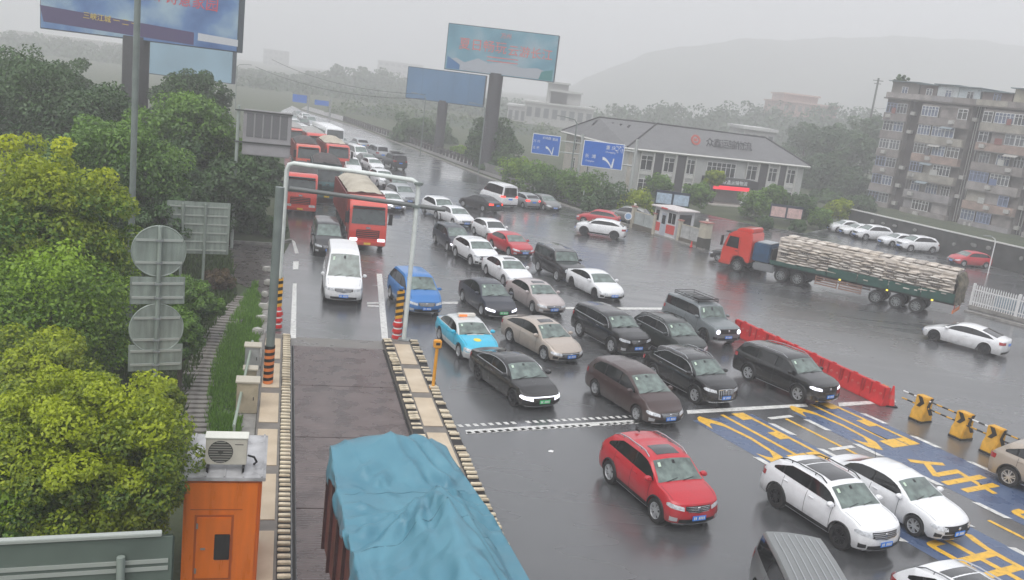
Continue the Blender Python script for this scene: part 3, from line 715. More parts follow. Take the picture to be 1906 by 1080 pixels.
def stripes(name, r, z0, z1, n, ca, cb, parent, tilt=.25, sq=False, off=(0, 0)):
    """helical warning stripes as real bands round a post"""
    q = MB(); k = 16 if not sq else 4; h = (z1-z0)/n
    for i in range(n):
        a, b = z0+i*h, z0+(i+1)*h
        vs = []; ph = pi/4 if sq else 0
        for zz in (a, b):
            for j in range(k+1): th = 2*pi*j/k+ph; vs.append((off[0]+r*cos(th), off[1]+r*sin(th), clamp(zz+tilt*h*4*(abs((j/k)*2-1)-.5)/2 if n > 1 else zz, z0, z1)))
        q._add(vs, [(j, j+1, k+2+j, k+1+j) for j in range(k)], i % 2)
    return q.build(name, [ca, cb], parent, smooth=None if sq else 40)
M_YEL = M('safety_yellow', (.72, .36, .02), .4, noise=.1, nscale=5); M_ORG = M('safety_orange', (.7, .2, .05), .4); M_SRED = M('safety_red', (.62, .02, .02), .35)
stripes('warning_sleeve', .185, .05, 1.5, 12, M_ORG, black, t)
def marker(label, base, h):
    t = thing('marker_post', label, 'marker post', (*base, .02), LANG)
    q = MB(); q.cbox((0, 0, h/2), (.16, .16, h)); q.build('post', black, t, bevel=.01)
    stripes('striped_sleeve', .22, h*.42, h*.98, 9, M_YEL, black, t, sq=True, tilt=.5)
    for i in range(3):
        q = MB(); z = .05+i*.3; q.lathe([(.24, z), (.25, z+.03), (.12, z+.4), (.001, z+.4)], 14); q.lathe([(.213, z+.12), (.19, z+.22)], 14, mi=1)
        q.build('stacked_cone', [M_SRED, white], t, smooth=40)
marker('yellow and black striped marker post with stacked cones at the right island', at(738, 632), 2.35)
marker('black topped striped marker post with stacked cones at the left island', at(515, 612), 2.4)
t = thing('camera_post', 'orange-yellow post with a small box head on the right island', 'camera post', LN(5.2, 5.35, .17), LANG)
M_YP = M('post_yellow', (.72, .33, .03), .4, noise=.1)
q = MB(); q.tube([(0, 0, 0), (0, 0, 1.75)], .065, 10); q.build('pole', M_YP, t, smooth=50)
q = MB(); q.cbox((0, 0, 1.82), (.26, .3, .3)); q.build('head_box', M_YP, t, bevel=.03)
q = MB(); q.cbox((.135, 0, 1.85), (.02, .16, .1)); q.build('lens', black, t)
q = MB(); q.cbox((0, 0, .02), (.25, .25, .04)); q.build('base_plate', M_YP, t)
# small equipment left of the lane
for (u, v, w, dd, h, c, lb) in [(7.6, -1.5, .7, .55, 1.1, (.42, .36, .26), 'beige electrical cabinet with pale lid beside the left island'),
                                (4.9, -1.5, .45, .4, .6, (.34, .3, .22), 'small beige cabinet behind the larger one'),
                                (3.0, -1.5, .55, .5, .9, (.35, .36, .36), 'grey equipment frame with a white dish at the top of the gutter')]:
    t = thing('cabinet', lb, 'cabinet', LN(u, v), LANG)
    q = MB(); q.cbox((0, 0, h/2), (dd, w, h)); q.build('body', M('cab%d' % int(u*10), c, .6, noise=.15, nscale=3), t, bevel=.02)
    q = MB(); q.cbox((0, 0, h+.03), (dd+.1, w+.1, .06)); q.build('lid', M('cab_lid', (.5, .46, .38), .5), t, bevel=.01)
    q = MB(); q.cbox((dd/2+.006, 0, h*.5), (.012, w*.8, h*.8)); d_ = q.build('door', M('cab%d' % int(u*10), c), t, bevel=.004)
    q = MB(); q.cbox((dd/2+.02, w*.3, h*.5), (.02, .03, .12)); q.build('handle', black, d_)
t = thing('pipe_rail', 'pale green handrail pipe running beside the grass strip', 'handrail', (0, 0, 0))
a, b = at(468, 668), at(433, 835); q = MB(); q.tube([(a[0], a[1], .75), (b[0], b[1], .75)], .05, 8); q.build('rail', M('rail_green', (.3, .36, .3), .5), t, smooth=50)
for f in (.03, .5, .97):
    q = MB(); p = (a[0]+(b[0]-a[0])*f, a[1]+(b[1]-a[1])*f); q.tube([(*p, 0), (*p, .75)], .04, 6); q.build('post', M('rail_green'), t, smooth=50)
for i, p in enumerate([(497, 505), (499, 530), (493, 552), (490, 575), (486, 598), (480, 622)]):
    b = at(*p); q = MB(); q.cbox((0, 0, .14), (random.uniform(.3, .5), random.uniform(.22, .4), .28))
    o = q.build('concrete_block', M('pale_block', (.42, .41, .38), .6, noise=.2), None, bevel=.05, loc=(b[0], b[1], -.01), rotz=random.uniform(0, 3))
    tag(o, ['pale concrete block farthest up the gutter', 'pale concrete block second from the far end of the gutter', 'pale concrete block in the gutter level with the black topped post', 'pale concrete block in the gutter above the dashed line end', 'pale concrete block just above the equipment frame', 'pale concrete block touching the equipment frame'][i], 'block', 'pale blocks along the gutter')
# slab path
pp = [(478, 545), (440, 553), (405, 611), (371, 672), (350, 745), (336, 830)]
pp = [(462, 556), (436, 585), (405, 625), (378, 680), (362, 745), (350, 840)]
pts = [Vector((*at(*p), 0)) for p in pp]
t = thing('slab_path', 'ribbed path of stone slabs climbing through the grass on the left', 'path', (0, 0, 0)); t['kind'] = 'structure'
q = MB(); q.box(-.14, .14, -.6, .6, -.02, .07); sm = q.mesh('stone_slab', M('slab_stone', (.2, .185, .17), .5, noise=.35, nscale=4, rnoise=.15), bevel=.015)
acc = 0; tot = sum((b-a).length for a, b in zip(pts, pts[1:])); n = int(tot/.42)
def along(pts, s):
    for a, b in zip(pts, pts[1:]):
        l = (b-a).length
        if s <= l: return a+(b-a)*(s/l), (b-a).normalized()
        s -= l
    return pts[-1], (pts[-1]-pts[-2]).normalized()
for i in range(n):
    p, d = along(pts, i*.42); inst('stone_slab', sm, t, (p.x+random.uniform(-.03, .03), p.y, random.uniform(-.01, .015)), (0, 0, atan2(d.y, d.x)+random.uniform(-.06, .06)))
# toll booth --------------------------------------------------------
M_BOOTH = M('booth_orange', (.74, .17, .012), .35, noise=.12, nscale=1.6, rnoise=.12, stretch=(2.5, 2.5, .35))
t = thing('toll_booth', 'orange toll booth with grey sheet roof under the bushy tree', 'toll booth', (0, 0, 0)); t.matrix_world = LM(17.9, -1.70, .17)
q = MB(); q.box(-1.15, 1.0, -.75, .86, 0, 2.62); q.build('wall', M_BOOTH, t, bevel=.05)
M_ROOF = M('booth_roof', (.38, .38, .39), .35, noise=.35, nscale=2, rnoise=.2, stretch=(1, 1, 1))
q = MB(); q.box(-1.35, 1.05, -.82, .96, 2.63, 2.72); rf = q.build('roof', M_ROOF, t, bevel=.01)
for i in range(5): q = MB(); y = -.72+i*.4; q.box(-1.34, 1.04, y-.02, y+.02, 2.72, 2.75); q.build('seam_rib', M_ROOF, rf)
q = MB(); q.box(1.0, 1.035, -.45, .28, .25, 1.75); dp = q.build('service_door', M_BOOTH, t, bevel=.01)
q = MB(); q.box(1.036, 1.06, -.06, .27, .72, 1.35); q.build('door_window', sideglass, dp, bevel=.05)
for z in (.45, 1.55): q = MB(); q.cbox((1.045, -.44, z), (.03, .04, .12)); q.build('hinge', steel, dp)
q = MB(); q.cbox((1.06, -.3, 1.0), (.04, .1, .03)); q.build('handle', steel, dp)
for x in (-1.1, .95): q = MB(); q.cbox((x+.02, .875, 1.3), (.1, .03, 2.5)); q.build('corner_strip', M('booth_strip', (.5, .10, .012), .4), t)
q = MB(); q.box(1.0, 1.006, -.5, .33, .2, 1.8); q.build('door_groove', M('booth_groove', (.42, .085, .01), .5), t)
q = MB(); q.box(1.0, 1.008, -.6, .5, 1.92, 1.94); q.build('panel_seam', M('booth_groove'), t)
M_AC = M('ac_white', (.55, .52, .45), .45, noise=.08, nscale=4)
t = thing('air_conditioner', 'off-white air conditioner outdoor unit on the roof of the orange booth', 'air conditioner', (0, 0, 0)); t.matrix_world = LM(18.45, -1.62, 2.9)
q = MB(); q.box(-.17, .17, -.44, .44, .14, .76); cs = q.build('casing', M_AC, t, bevel=.015)
q = MB(); q.box(-.19, .19, -.46, .46, .765, .79); q.build('lid', M('ac_lid', (.66, .66, .6), .4), t, bevel=.005)
q = MB(); q.lathe([(.265, .172), (.265, .178), (.24, .178), (.24, .174), (.001, .174)], 28, 'x', (0, -.12, .45)); q.build('fan_recess', M('ac_dark', (.06, .06, .055), .6), t, smooth=30)
for i in range(9):
    z = .22+i*.0575; h = sqrt(max(.001, .25**2-(z-.45)**2)); q = MB(); q.box(.176, .186, -.12-h, -.12+h, z-.009, z+.009); q.build('fan_guard_bar', M('ac_bar', (.3, .29, .26), .5), t)
q = MB(); q.lathe([(.055, .18), (.05, .2), (.001, .2)], 12, 'x', (0, -.12, .45)); q.build('fan_hub', M('ac_dark'), t)
for y in (-.38, .38): q = MB(); q.box(-.3, .3, y-.025, y+.025, 0, .13); q.build('foot', black, t)
q = MB(); q.tube([(.0, .46, .3), (-.02, .6, .25), (-.1, .66, .1), (-.2, .6, .0)], .025, 6); q.build('pipe', black, t, smooth=50)
q = MB(); q.box(.171, .174, .18, .36, .62, .635); q.build('badge', black, t)
# ------------------------------------------------------------------ red barriers, cone, yellow blocks
M_BARR = M('barrier_red', (.55, .018, .02), .38, noise=.12, nscale=3)
q = MB(); prof = [(-.26, 0), (.26, 0), (.24, .16), (.13, .36), (.10, .88), (-.10, .88), (-.13, .36), (-.24, .16)]
q.prism(prof, -.68, .68, plane='yz'); BM_ = q
def prism_yz(prof, x0, x1):
    m = MB(); n = len(prof); m._add([(x0, a, b) for a, b in prof]+[(x1, a, b) for a, b in prof], [(i, (i+1) % n, n+(i+1) % n, n+i) for i in range(n)]+[tuple(range(n))[::-1], tuple(range(n, 2*n))]); return m
bar_me = prism_yz(prof, -.68, .68).mesh('shell', M_BARR, bevel=.025)
slot = MB(); slot.lathe([(.05, -.134), (.05, -.11), (.001, -.11)], 10, 'y', (0, 0, .52)); slot_me = slot.mesh('slot', M('barrier_slot', (.75, .6, .5), .5))
cap_me = MB().box(-.12, .12, -.05, .05, .88, .93).mesh('filler_cap', M_BARR, bevel=.01)
rib_me = MB().box(-.03, .03, -.17, .17, .1, .86).mesh('rib', M('barrier_dark', (.38, .012, .014), .45), bevel=.01)
a, b = Vector((*at(1368, 622), 0)), Vector((*at(1648, 757), 0)); d = b-a; n = int(round(d.length/1.42)); ang = atan2(d.y, d.x)
ords = ['nearest the cone', 'second from the cone', 'third from the cone', 'fourth from the cone', 'fifth from the cone', 'sixth from the cone', 'seventh from the cone', 'eighth from the cone', 'ninth from the cone', 'tenth from the cone', 'eleventh from the cone']
for i in range(n):
    p = b-d*((i+.5)/n)
    t = thing('water_barrier', 'red plastic water barrier, %s in the row' % ords[i], 'barrier', (p.x, p.y, 0), ang+random.uniform(-.05, .05), 'red water barriers in a row')
    inst('shell', bar_me, t); inst('filler_cap', cap_me, t)
    for x in (-.4, .02, .4): inst('slot', slot_me, t, (x, 0, 0)); inst('slot', slot_me, t, (x, 0, 0), (0, 0, pi))
    for x in (-.62, -.2, .62): inst('rib', rib_me, t, (x, 0, 0))
def cone(name, label, p, s=1.0, base=True):
    t = thing(name, label, 'traffic cone', (*p, 0))
    q = MB(); q.cbox((0, 0, .02*s), (.42*s, .42*s, .04*s)); q.build('base', black if base else M_SRED, t, bevel=.01)
    q = MB(); q.lathe([(.16*s, .04*s), (.03*s, .75*s), (.001, .75*s)], 18); c = q.build('cone_body', M_SRED, t, smooth=40)
    q = MB(); q.lathe([(.117*s, .28*s), (.093*s, .42*s)], 18); q.build('reflective_band', M('cone_band', (.55, .08, .07), .3), c, smooth=40)
cone('traffic_cone', 'tall red traffic cone at the near end of the red barriers', at(1656, 755), 1.25)
cone('traffic_cone', 'small red and white cone at the foot of the gate pillar', at(1286, 461), .8)
t = thing('end_frame', 'orange-yellow folding frame between the last red barrier and the cone', 'frame', (*at(1641, 752), 0), ang)
for x in (-.12, .12): q = MB(); q.cbox((x, 0, .45), (.05, .08, .9)); q.build('upright', M_YEL, t, bevel=.01)
for z in (.2, .5, .85): q = MB(); q.cbox((0, 0, z), (.25, .05, .06)); q.build('crossbar', M_YEL, t, bevel=.01)
M_BY = M('block_yellow', (.62, .33, .03), .5, noise=.25, nscale=3); M_BK = M('block_black', (.02, .018, .016), .5)
ypx = [(1712, 783), (1787, 815), (1845, 844), (1925, 880)]
ydir = Vector((*at(*ypx[2]), 0))-Vector((*at(*ypx[0]), 0)); yang = atan2(ydir.y, ydir.x); bpts = []
for i, px in enumerate(ypx):
    p = at(*px); bpts.append(Vector((*p, 0)))
    t = thing('barrier_block', ['yellow crash block with black chevron nearest the red cone', 'yellow crash block with black chevron in the middle of the three', 'yellow crash block with black chevron beside the beige hatchback', 'yellow crash block hidden behind the beige hatchback'][i], 'crash block', (*p, 0), yang+pi, 'yellow crash blocks joined by striped rails')
    prof = [(-.36, 0), (.36, 0), (.36, .12), (.33, .42), (.2, .62), (.2, 1.12), (-.2, 1.12), (-.2, .62), (-.33, .42), (-.36, .12)]
    m_ = prism_yz(prof, -.30, .30); m_.build('body', M_BY, t, bevel=.035)
    q = MB(); q.box(-.32, .32, -.38, .38, -.005, .1); q.build('base', M_BK, t, bevel=.02)
    # chevrons on the faces
    for sgn in (1, -1):
        q = MB(); yy = .206*sgn
        for (x0, z0, x1, z1) in ((.2, .98, -.02, .84), (-.02, .84, .2, .66)):
            pass
        P = [(.19, 1.1), (-.02, 1.1), (-.19, .86), (.02, .64), (.19, .64), (.03, .86)]
        q._add([(x, yy, z) for x, z in P]+[(x, yy+.006*sgn, z) for x, z in P], [(0, 1, 2, 5), (5, 2, 3, 4), (6, 7, 8, 11), (11, 8, 9, 10)]); q.build('chevron', M_BK, t, fixn=False)
    for sgn in (1, -1):
        q = MB(); xx = sgn*.305
        P = [(-.2, 1.1), (-.0, 1.1), (.17, .74), (-.1, .34), (-.33, .34), (-.02, .74)]
        q._add([(xx, y, z) for y, z in P]+[(xx+.006*sgn, y, z) for y, z in P], [(0, 1, 2, 5), (5, 2, 3, 4), (6, 7, 8, 11), (11, 8, 9, 10)]); q.build('chevron', M_BK, t, fixn=False)
for zz, lb in ((.98, 'upper yellow and black striped rail through the crash blocks'), (.66, 'lower yellow and black striped rail through the crash blocks')):
    a = bpts[0]-(bpts[1]-bpts[0])*.55; b = bpts[-1]+(bpts[1]-bpts[0])*.4; L_ = (b-a).length; n = int(L_/.28)
    t = thing('striped_rail', lb, 'rail', (0, 0, 0))
    for i in range(n):
        p0 = a+(b-a)*(i/n); p1 = a+(b-a)*((i+1)/n); q = MB(); q.tube([(p0.x, p0.y, zz), (p1.x, p1.y, zz)], .035, 8)
        q.build('rail_band', [M_BY, M_BK][i % 2] if (i//6) % 2 or zz < .8 else [white, M_BK][i % 2], t, smooth=60)
# ------------------------------------------------------------------ sign backs on the left
M_SB = M('sign_back', (.25, .29, .26), .4, noise=.28, nscale=1.6, metal=.2, stretch=(3, 3, .5), detail=8); M_RAIL = M('sign_rail', (.42, .45, .42), .4, metal=.3)
def facing(p): return atan2(-p[0], -p[1])*-1   # yaw so that local -Y faces the camera
b = at(284, 836); t = thing('road_sign', 'back of a pole with two round signs and a rectangular one between them', 'road sign', (*b, 0), -atan2(b[0], b[1])+.12)
q = MB(); q.tube([(0, -.05, 0), (0, -.05, 6.85)], .06, 10); q.build('pole', M_SB, t, smooth=50)
for z, kind_ in ((6.12, 'r'), (4.95, 'b'), (3.8, 'r'), (2.9, 'b')):
    q = MB()
    if kind_ == 'r': q.lathe([(.001, .03), (.74, .03), (.76, .02), (.76, .0), (.74, -.012), (.72, .0), (.001, .005)], 40, 'y', (0, .02, z)); o = q.build('round_panel', M_SB, t, smooth=30)
    else: q.cbox((0, .04, z), (1.5, .03, .82)); o = q.build('square_panel', M_SB, t, bevel=.012)
    for dz in (.33, -.33) if kind_ == 'r' else (.22, -.2):
        w = sqrt(.72**2-dz**2) if kind_ == 'r' else .7; q = MB(); q.cbox((0, -.0, z+dz), (2*w, .035, .07)); q.build('stiffener', M_RAIL, o); q = MB(); q.cbox((0, -.08, z+dz), (.2, .12, .05)); q.build('clamp', steel, o, bevel=.01)
b = at(364, 548); t = thing('road_sign', 'back of a large rectangular traffic sign on two posts among the shrubs', 'road sign', (*b, 0), -atan2(b[0], b[1])+.1)
q = MB(); q.cbox((0, .05, 3.35), (2.95, .04, 2.6)); o = q.build('panel', M_SB, t, bevel=.02)
for x in (-.75, .3): q = MB(); q.tube([(x, -.06, -.3), (x, -.06, 4.55)], .07, 8); q.build('post', M_SB, t, smooth=50)
for i in range(6): q = MB(); q.cbox((0, .0, 2.25+i*.43), (2.7, .04, .06)); q.build('stiffener', M_RAIL, o)
b0 = at(150, 1000, 4.9); t = thing('road_sign', 'back of a grey-green sign board with pale top edge at the bottom left corner', 'road sign', (*b0, 0), .36)
q = MB(); q.box(-2.2, 1.28, 0, .05, 3.2, 4.86); o = q.build('panel', M('board_green_grey', (.11, .14, .12), .4, noise=.15, nscale=1), t, bevel=.04)
q = MB(); q.box(-2.2, 1.1, -.05, .07, 4.862, 4.92); q.build('top_edge', M_RAIL, t, bevel=.01)
for z in (4.45, 4.33): q = MB(); q.box(-2.1, 1.2, -.03, -.005, z-.03, z+.03); q.build('stiffener', M_RAIL, o)
for x in (-1.3, .55): q = MB(); q.tube([(x, -.1, 0), (x, -.1, 4.6)], .06, 8); q.build('post', M_SB, t, smooth=50)
# variable message sign back
b = at(431, 462); t = thing('message_sign', 'grey back of an overhead message board on a steel post beyond the trees', 'message sign', (*b, 0), -atan2(b[0], b[1]))
s_ = 1684/ sqrt(b[0]**2+b[1]**2)
def zat(y, py): return None
hz = lambda px: 162+.123*(px-1000)
def zof(py, px, sc): return CH-(py-hz(px))/sc
q = MB(); q.tube([(0, 0, 0), (0, 0, zof(186, 440, s_))], .1, 10); q.build('post', M('post_pale', (.32, .36, .33), .45), t, smooth=50)
z1, z0 = zof(198, 495, s_), zof(278, 495, s_)
q = MB(); q.box(.3, 3.15, -.06, .2, z0, z1); o = q.build('cabinet', M('msg_grey', (.32, .31, .32), .5, noise=.12, nscale=1), t, bevel=.05)
for i in range(5): q = MB(); q.box(.5+i*.5, .92+i*.5, -.08, -.06, z0+(z1-z0)*.4, z1-.22); q.build('back_door', M('msg_door', (.15, .15, .155), .5), o)
for z in (z1-.1, z0+(z1-z0)*.28): q = MB(); q.cbox((1.5, -.12, z), (3.4, .08, .08)); q.build('arm', M('msg_arm', (.06, .065, .06), .5), t)
# ------------------------------------------------------------------ poles and lamps
b = at(240, 610); t = pole('light_mast', 'tall grey-green mast rising past the top left billboard', 'mast', b, 14, .125, M('mast_grey', (.17, .2, .19), .45, noise=.1))
q = MB(); q.cbox((0, 0, .1), (.6, .6, .2)); q.build('base_plate', steel, t)
def streetlamp(label, px, h, arm, side_, r=.08, m=M_GPOLE):
    b = at(*px); t = thing('street_lamp', label, 'street lamp', (*b, 0), 0, 'street lamps by the road')
    q = MB(); q.tube([(0, 0, 0), (0, 0, h-.6), (side_*arm*.2, 0, h-.2), (side_*arm, 0, h)], [r, r*.8, r*.6, r*.5], 8); q.build('pole', m, t, smooth=50)
    q = MB(); q.cbox((side_*(arm+.3), 0, h), (.8, .26, .1)); q.build('lamp_head', M('lamp_grey', (.25, .26, .26), .4), t, bevel=.03)
streetlamp('street lamp behind the fence left of the nearer blue sign', (1055, 374), 9.2, 1.6, -1, .1)
streetlamp('street lamp at the far kerb beside the dark blue billboard', (782, 290), 9, 1.5, -1)
streetlamp('street lamp between the two big billboards', (890, 325), 9, 1.5, -1)
streetlamp('street lamp with a bent arm above the grey message board', (437, 215), 9.6, 2, 1)
streetlamp('short lamp post inside the yard behind the bagged load', (1838, 512), 3.6, .5, -1, .06, white)
# pairs of pale short poles by the fence
# ------------------------------------------------------------------ blue direction signs
M_SBLUE = M('sign_blue', (.008, .12, .5), .35, noise=.06, nscale=.6); M_SW = M('sign_white', (.72, .74, .76), .4)
def blue_sign(label, post_px, pb, cx, cy, w, h, texts, flip=False, yaw=0):
    b = at(*post_px); D_ = sqrt(b[0]**2+b[1]**2); sc = CF/b[1]
    t = thing('direction_sign', label, 'direction sign', (*b, 0), -atan2(b[0], b[1])*.6+yaw)
    zc = zof(cy, cx, sc); X0 = (cx-pb)/sc; hh = h/sc; ww = w/sc
    q = MB(); q.tube([(0, .3, 0), (0, .3, zc+hh*.75)], .17, 10); q.build('post', M('sign_post', (.36, .38, .37), .4), t, smooth=50)
    for dz in (.27, -.27): q = MB(); q.tube([(0, .3, zc+dz*hh), (X0-ww*.4 if X0 < 0 else X0+ww*.4, .3, zc+dz*hh)], .09, 8); q.build('arm', M('sign_post'), t, smooth=50)
    q = MB(); q.box(X0-ww/2, X0+ww/2, .05, .12, zc-hh/2, zc+hh/2); o = q.build('border', M_SW, t, bevel=.03)
    q = MB(); q.box(X0-ww/2+.08, X0+ww/2-.08, .035, .06, zc-hh/2+.08, zc+hh/2-.08); q.build('panel', M_SBLUE, o, bevel=.01)
    for s, fx, fz, sz in texts:
        me = text_mesh('lettering', s, sz*hh, M_SW, .01); inst('lettering', me, o, (X0+fx*ww, .025, zc+fz*hh), (pi/2, 0, 0))
    # curved merging arrow
    q = MB(); P = []
    for i in range(9):
        f = i/8; x = X0+ww*(.0+.23*f); z = zc-hh*(.12+.30*f*f); wd = .045*hh*(1.3-.5*f)
        P.append([(x, .028, z-wd), (x, .028, z+wd)])
    q.grid(P); x1 = X0+ww*.24; q._add([(x1-.02*ww, .028, zc-hh*.46), (x1+.03*ww, .028, zc-hh*.44), (x1+.045*ww, .028, zc-hh*.08), (x1+.02*ww, .028, zc-hh*.08)], [(0, 1, 2, 3)])
    q.build('arrow', M_SW, o, fixn=False)
    return t
blue_sign('larger blue direction sign with an aeroplane symbol and curved arrow', (1166, 402), 1183, 1124, 285, 76, 48, [('重 庆', .17, .3, .17), ('✈', .38, .27, .3), ('Chongqing', .17, .14, .09), ('长  滩', -.3, -.1, .17), ('Changtan', -.3, -.28, .09)])
blue_sign('smaller blue direction sign farther up the road with a curved arrow', (1071, 356), 1077, 1012, 265, 52, 37, [('万 州', -.34, .12, .15), ('五 桥', -.34, -.2, .15), ('机场路', .0, .32, .14), ('恩施', .3, .3, .14)])
for (px, cx, cy, w, h, lb) in [((572, 218), 556, 180, 26, 14, 'tiny blue overhead sign on the far left of the motorway'), ((613, 222), 597, 188, 26, 9, 'tiny blue overhead sign in the middle of the motorway')]:
    b = at(*px); sc = CF/b[1]; zc = zof(cy, cx, sc); t = thing('direction_sign', lb, 'direction sign', (*b, 0)); X0 = (cx-px[0])/sc
    q = MB(); q.tube([(0, 0, 0), (0, 0, zc+1)], .2, 6); q.build('post', steel, t)
    q = MB(); q.box(min(X0-w/sc/2, 0), max(0, X0+w/sc/2), .1, .25, zc-.1, zc+.1); q.build('arm', steel, t)
    q = MB(); q.box(X0-w/sc/2, X0+w/sc/2, -.1, 0, zc-h/sc/2, zc+h/sc/2); q.build('panel', M_SBLUE, t)
# ------------------------------------------------------------------ billboards
M_BPOST = M('billboard_post', (.055, .055, .06), .5, noise=.1)
def billboard(label, base_px, pbx, c, w, h, yaw, r, parts):
    b = at(*base_px); sc = CF/b[1]; zc = zof(c[1], c[0], sc); X0 = (c[0]-pbx)/sc; ww, hh = w/sc, h/sc
    t = thing('billboard', label, 'billboard', (*b, 0), yaw)
    q = MB(); q.tube([(0, .5, 0), (0, .5, zc-hh/2+.3)], r, 16); q.build('column', M_BPOST, t, smooth=50)
    q = MB(); q.box(X0-ww/2, X0+ww/2, -.05, 1.1, zc-hh/2, zc+hh/2); o = q.build('box_frame', M('billboard_side', (.05, .07, .09), .5), t, bevel=.04)
    parts(o, X0, zc, ww, hh); return t
def gradmat(name, c0, c1, c2):
    m = bpy.data.materials.new(name); m.use_nodes = True; n = m.node_tree; b = n.nodes['Principled BSDF']
    tc = n.nodes.new('ShaderNodeTexCoord'); mp = n.nodes.new('ShaderNodeMapping'); mp.inputs['Rotation'].default_value = (0, .5, 0); nz = n.nodes.new('ShaderNodeTexNoise'); nz.inputs['Scale'].default_value = .22; nz.inputs['Detail'].default_value = 4
    r = n.nodes.new('ShaderNodeValToRGB'); e = r.color_ramp.elements; e[0].color = (*c0, 1); e[1].color = (*c2, 1); e[0].position = .35; e[1].position = .65; e.new(.5).color = (*c1, 1)
    n.links.new(tc.outputs['Object'], mp.inputs[0]); n.links.new(mp.outputs[0], nz.inputs['Vector']); n.links.new(nz.outputs[0], r.inputs[0]); n.links.new(r.outputs[0], b.inputs['Base Color']); b.inputs['Roughness'].default_value = .5
    return m
def board_a(o, X0, zc, ww, hh):
    q = MB(); q.box(X0-ww/2+.1, X0+ww/2-.1, -.08, -.055, zc-hh/2+.1, zc+hh/2-.1); q.build('poster', gradmat('poster_teal', (.08, .22, .30), (.13, .30, .38), (.26, .38, .44)), o)
    pk = M('poster_pink', (.62, .16, .14), .5); pw = M('poster_haze', (.35, .38, .42), .5)
    q = MB(); P = [(-.48, -.28), (-.4, -.22), (-.32, -.3), (-.2, -.18), (-.1, -.26), (.05, -.2), (.2, -.28), (.34, -.24), (.48, -.34), (.48, -.47), (-.48, -.47)]
    n = len(P); q._add([(X0+x*ww, -.085, zc+z*hh) for x, z in P], [tuple(range(n))]); q.build('poster_skyline', pw, o, fixn=False)
    q = MB(); q._add([(X0+x*ww, -.088, zc+z*hh) for x, z in [(-.48, -.2), (-.36, -.36), (-.36, -.47), (-.48, -.47)]], [(0, 1, 2, 3)]); q.build('poster_corner', M('poster_blue', (.04, .15, .33), .5), o, fixn=False)
    q = MB(); q._add([(X0+x*ww, -.088, zc+z*hh) for x, z in [(.38, -.3), (.48, -.24), (.48, -.47), (.36, -.47)]], [(0, 1, 2, 3)]); q.build('poster_corner', M('poster_green', (.04, .2, .2), .5), o, fixn=False)
    for s, fx, fz, sz in (('夏日畅玩', -.17, .08, .27), ('云游长江', .26, .05, .25), ('万州', .03, .35, .12)):
        me = text_mesh('lettering', s, sz*hh, pk, .01); inst('lettering', me, o, (X0+fx*ww, -.1, zc+fz*hh), (pi/2, 0, 0))
    for z in (-.12, -.2): q = MB(); q.box(X0-.12*ww, X0+.16*ww, -.095, -.09, zc+z*hh-.06, zc+z*hh+.06); q.build('caption_line', pk, o)
def board_b(o, X0, zc, ww, hh):
    for i in range(1, 5): q = MB(); x = X0-ww/2+ww*i/5; q.box(x-.03, x+.03, -.085, -.081, zc-hh/2+.1, zc+hh/2-.1); q.build('sheet_seam', M('sheet_seam', (.06, .14, .25), .5), o)
    for i in range(6): q = MB(); x = X0-ww/2+ww*(i+.5)/6; q.tube([(x, -.1, zc-hh/2), (x, -.9, zc-hh/2-.25)], .04, 4); q.cbox((x, -.95, zc-hh/2-.25), (.4, .2, .15)); q.build('flood_lamp', M('lamp_grey', (.25, .26, .26), .4), o)
    q = MB(); q.box(X0-ww/2+.1, X0+ww/2-.1, -.08, -.055, zc-hh/2+.1, zc+hh/2-.1); q.build('poster', M('poster_plain_blue', (.085, .19, .33), .5, noise=.12, nscale=.2), o)
billboard('tall billboard with teal poster and pink lettering above the road', (903, 318), 922, (927, 101), 202, 82, -.1, .95, board_a)
billboard('plain dark blue billboard left of the tall teal one', (814, 285), 820, (823, 160), 145, 57, -.1, .8, board_b)
def board_c(o, X0, zc, ww, hh):
    q = MB(); q.box(X0-ww/2+.1, X0+ww/2-.1, -.08, -.055, zc-hh/2+.1, zc+hh/2-.1); q.build('poster', gradmat('poster_sky', (.03, .09, .25), (.10, .2, .4), (.3, .42, .5)), o)
    q = MB(); q._add([(X0+x*ww, -.085, zc+z*hh) for x, z in [(-.5, -.18), (.28, -.30), (.28, -.47), (-.48, -.40)]], [(0, 1, 2, 3)]); q.build('poster_band', M('poster_violet', (.06, .04, .12), .5), o, fixn=False)
    q = MB(); q._add([(X0+x*ww, -.085, zc+z*hh) for x, z in [(.3, -.30), (.5, -.33), (.5, -.42), (.3, -.4)]], [(0, 1, 2, 3)]); q.build('poster_band', M('poster_pale', (.5, .52, .55), .5), o, fixn=False)
    for s, fx, fz, sz, m_ in (('三峡江城 一 二 一', -.14, -.27, .085, M('poster_yellow', (.6, .45, .05), .5)), ('平湖万州 诗意家园', .12, .12, .16, M('poster_red', (.6, .05, .07), .5))):
        me = text_mesh('lettering', s, sz*hh*1.2, m_, .01); l_ = inst('lettering', me, o, (X0+fx*ww, -.1, zc+fz*hh), (pi/2, .05, 0))
billboard('huge blue billboard with yellow and red glyphs cut by the top left of the picture', (242, 330), 246, (255, 10), 372, 130, -.06, 1.1, board_c)
def board_d(o, X0, zc, ww, hh):
    q = MB(); q.box(X0-ww/2+.1, X0+ww/2-.1, -.08, -.055, zc-hh/2+.1, zc+hh/2-.1); q.build('poster', M('poster_pale_blue', (.26, .4, .5), .5, noise=.15, nscale=.15), o)
billboard('pale blue billboard below and behind the huge one', (330, 262), 332, (345, 112), 172, 62, -.06, .8, board_d)
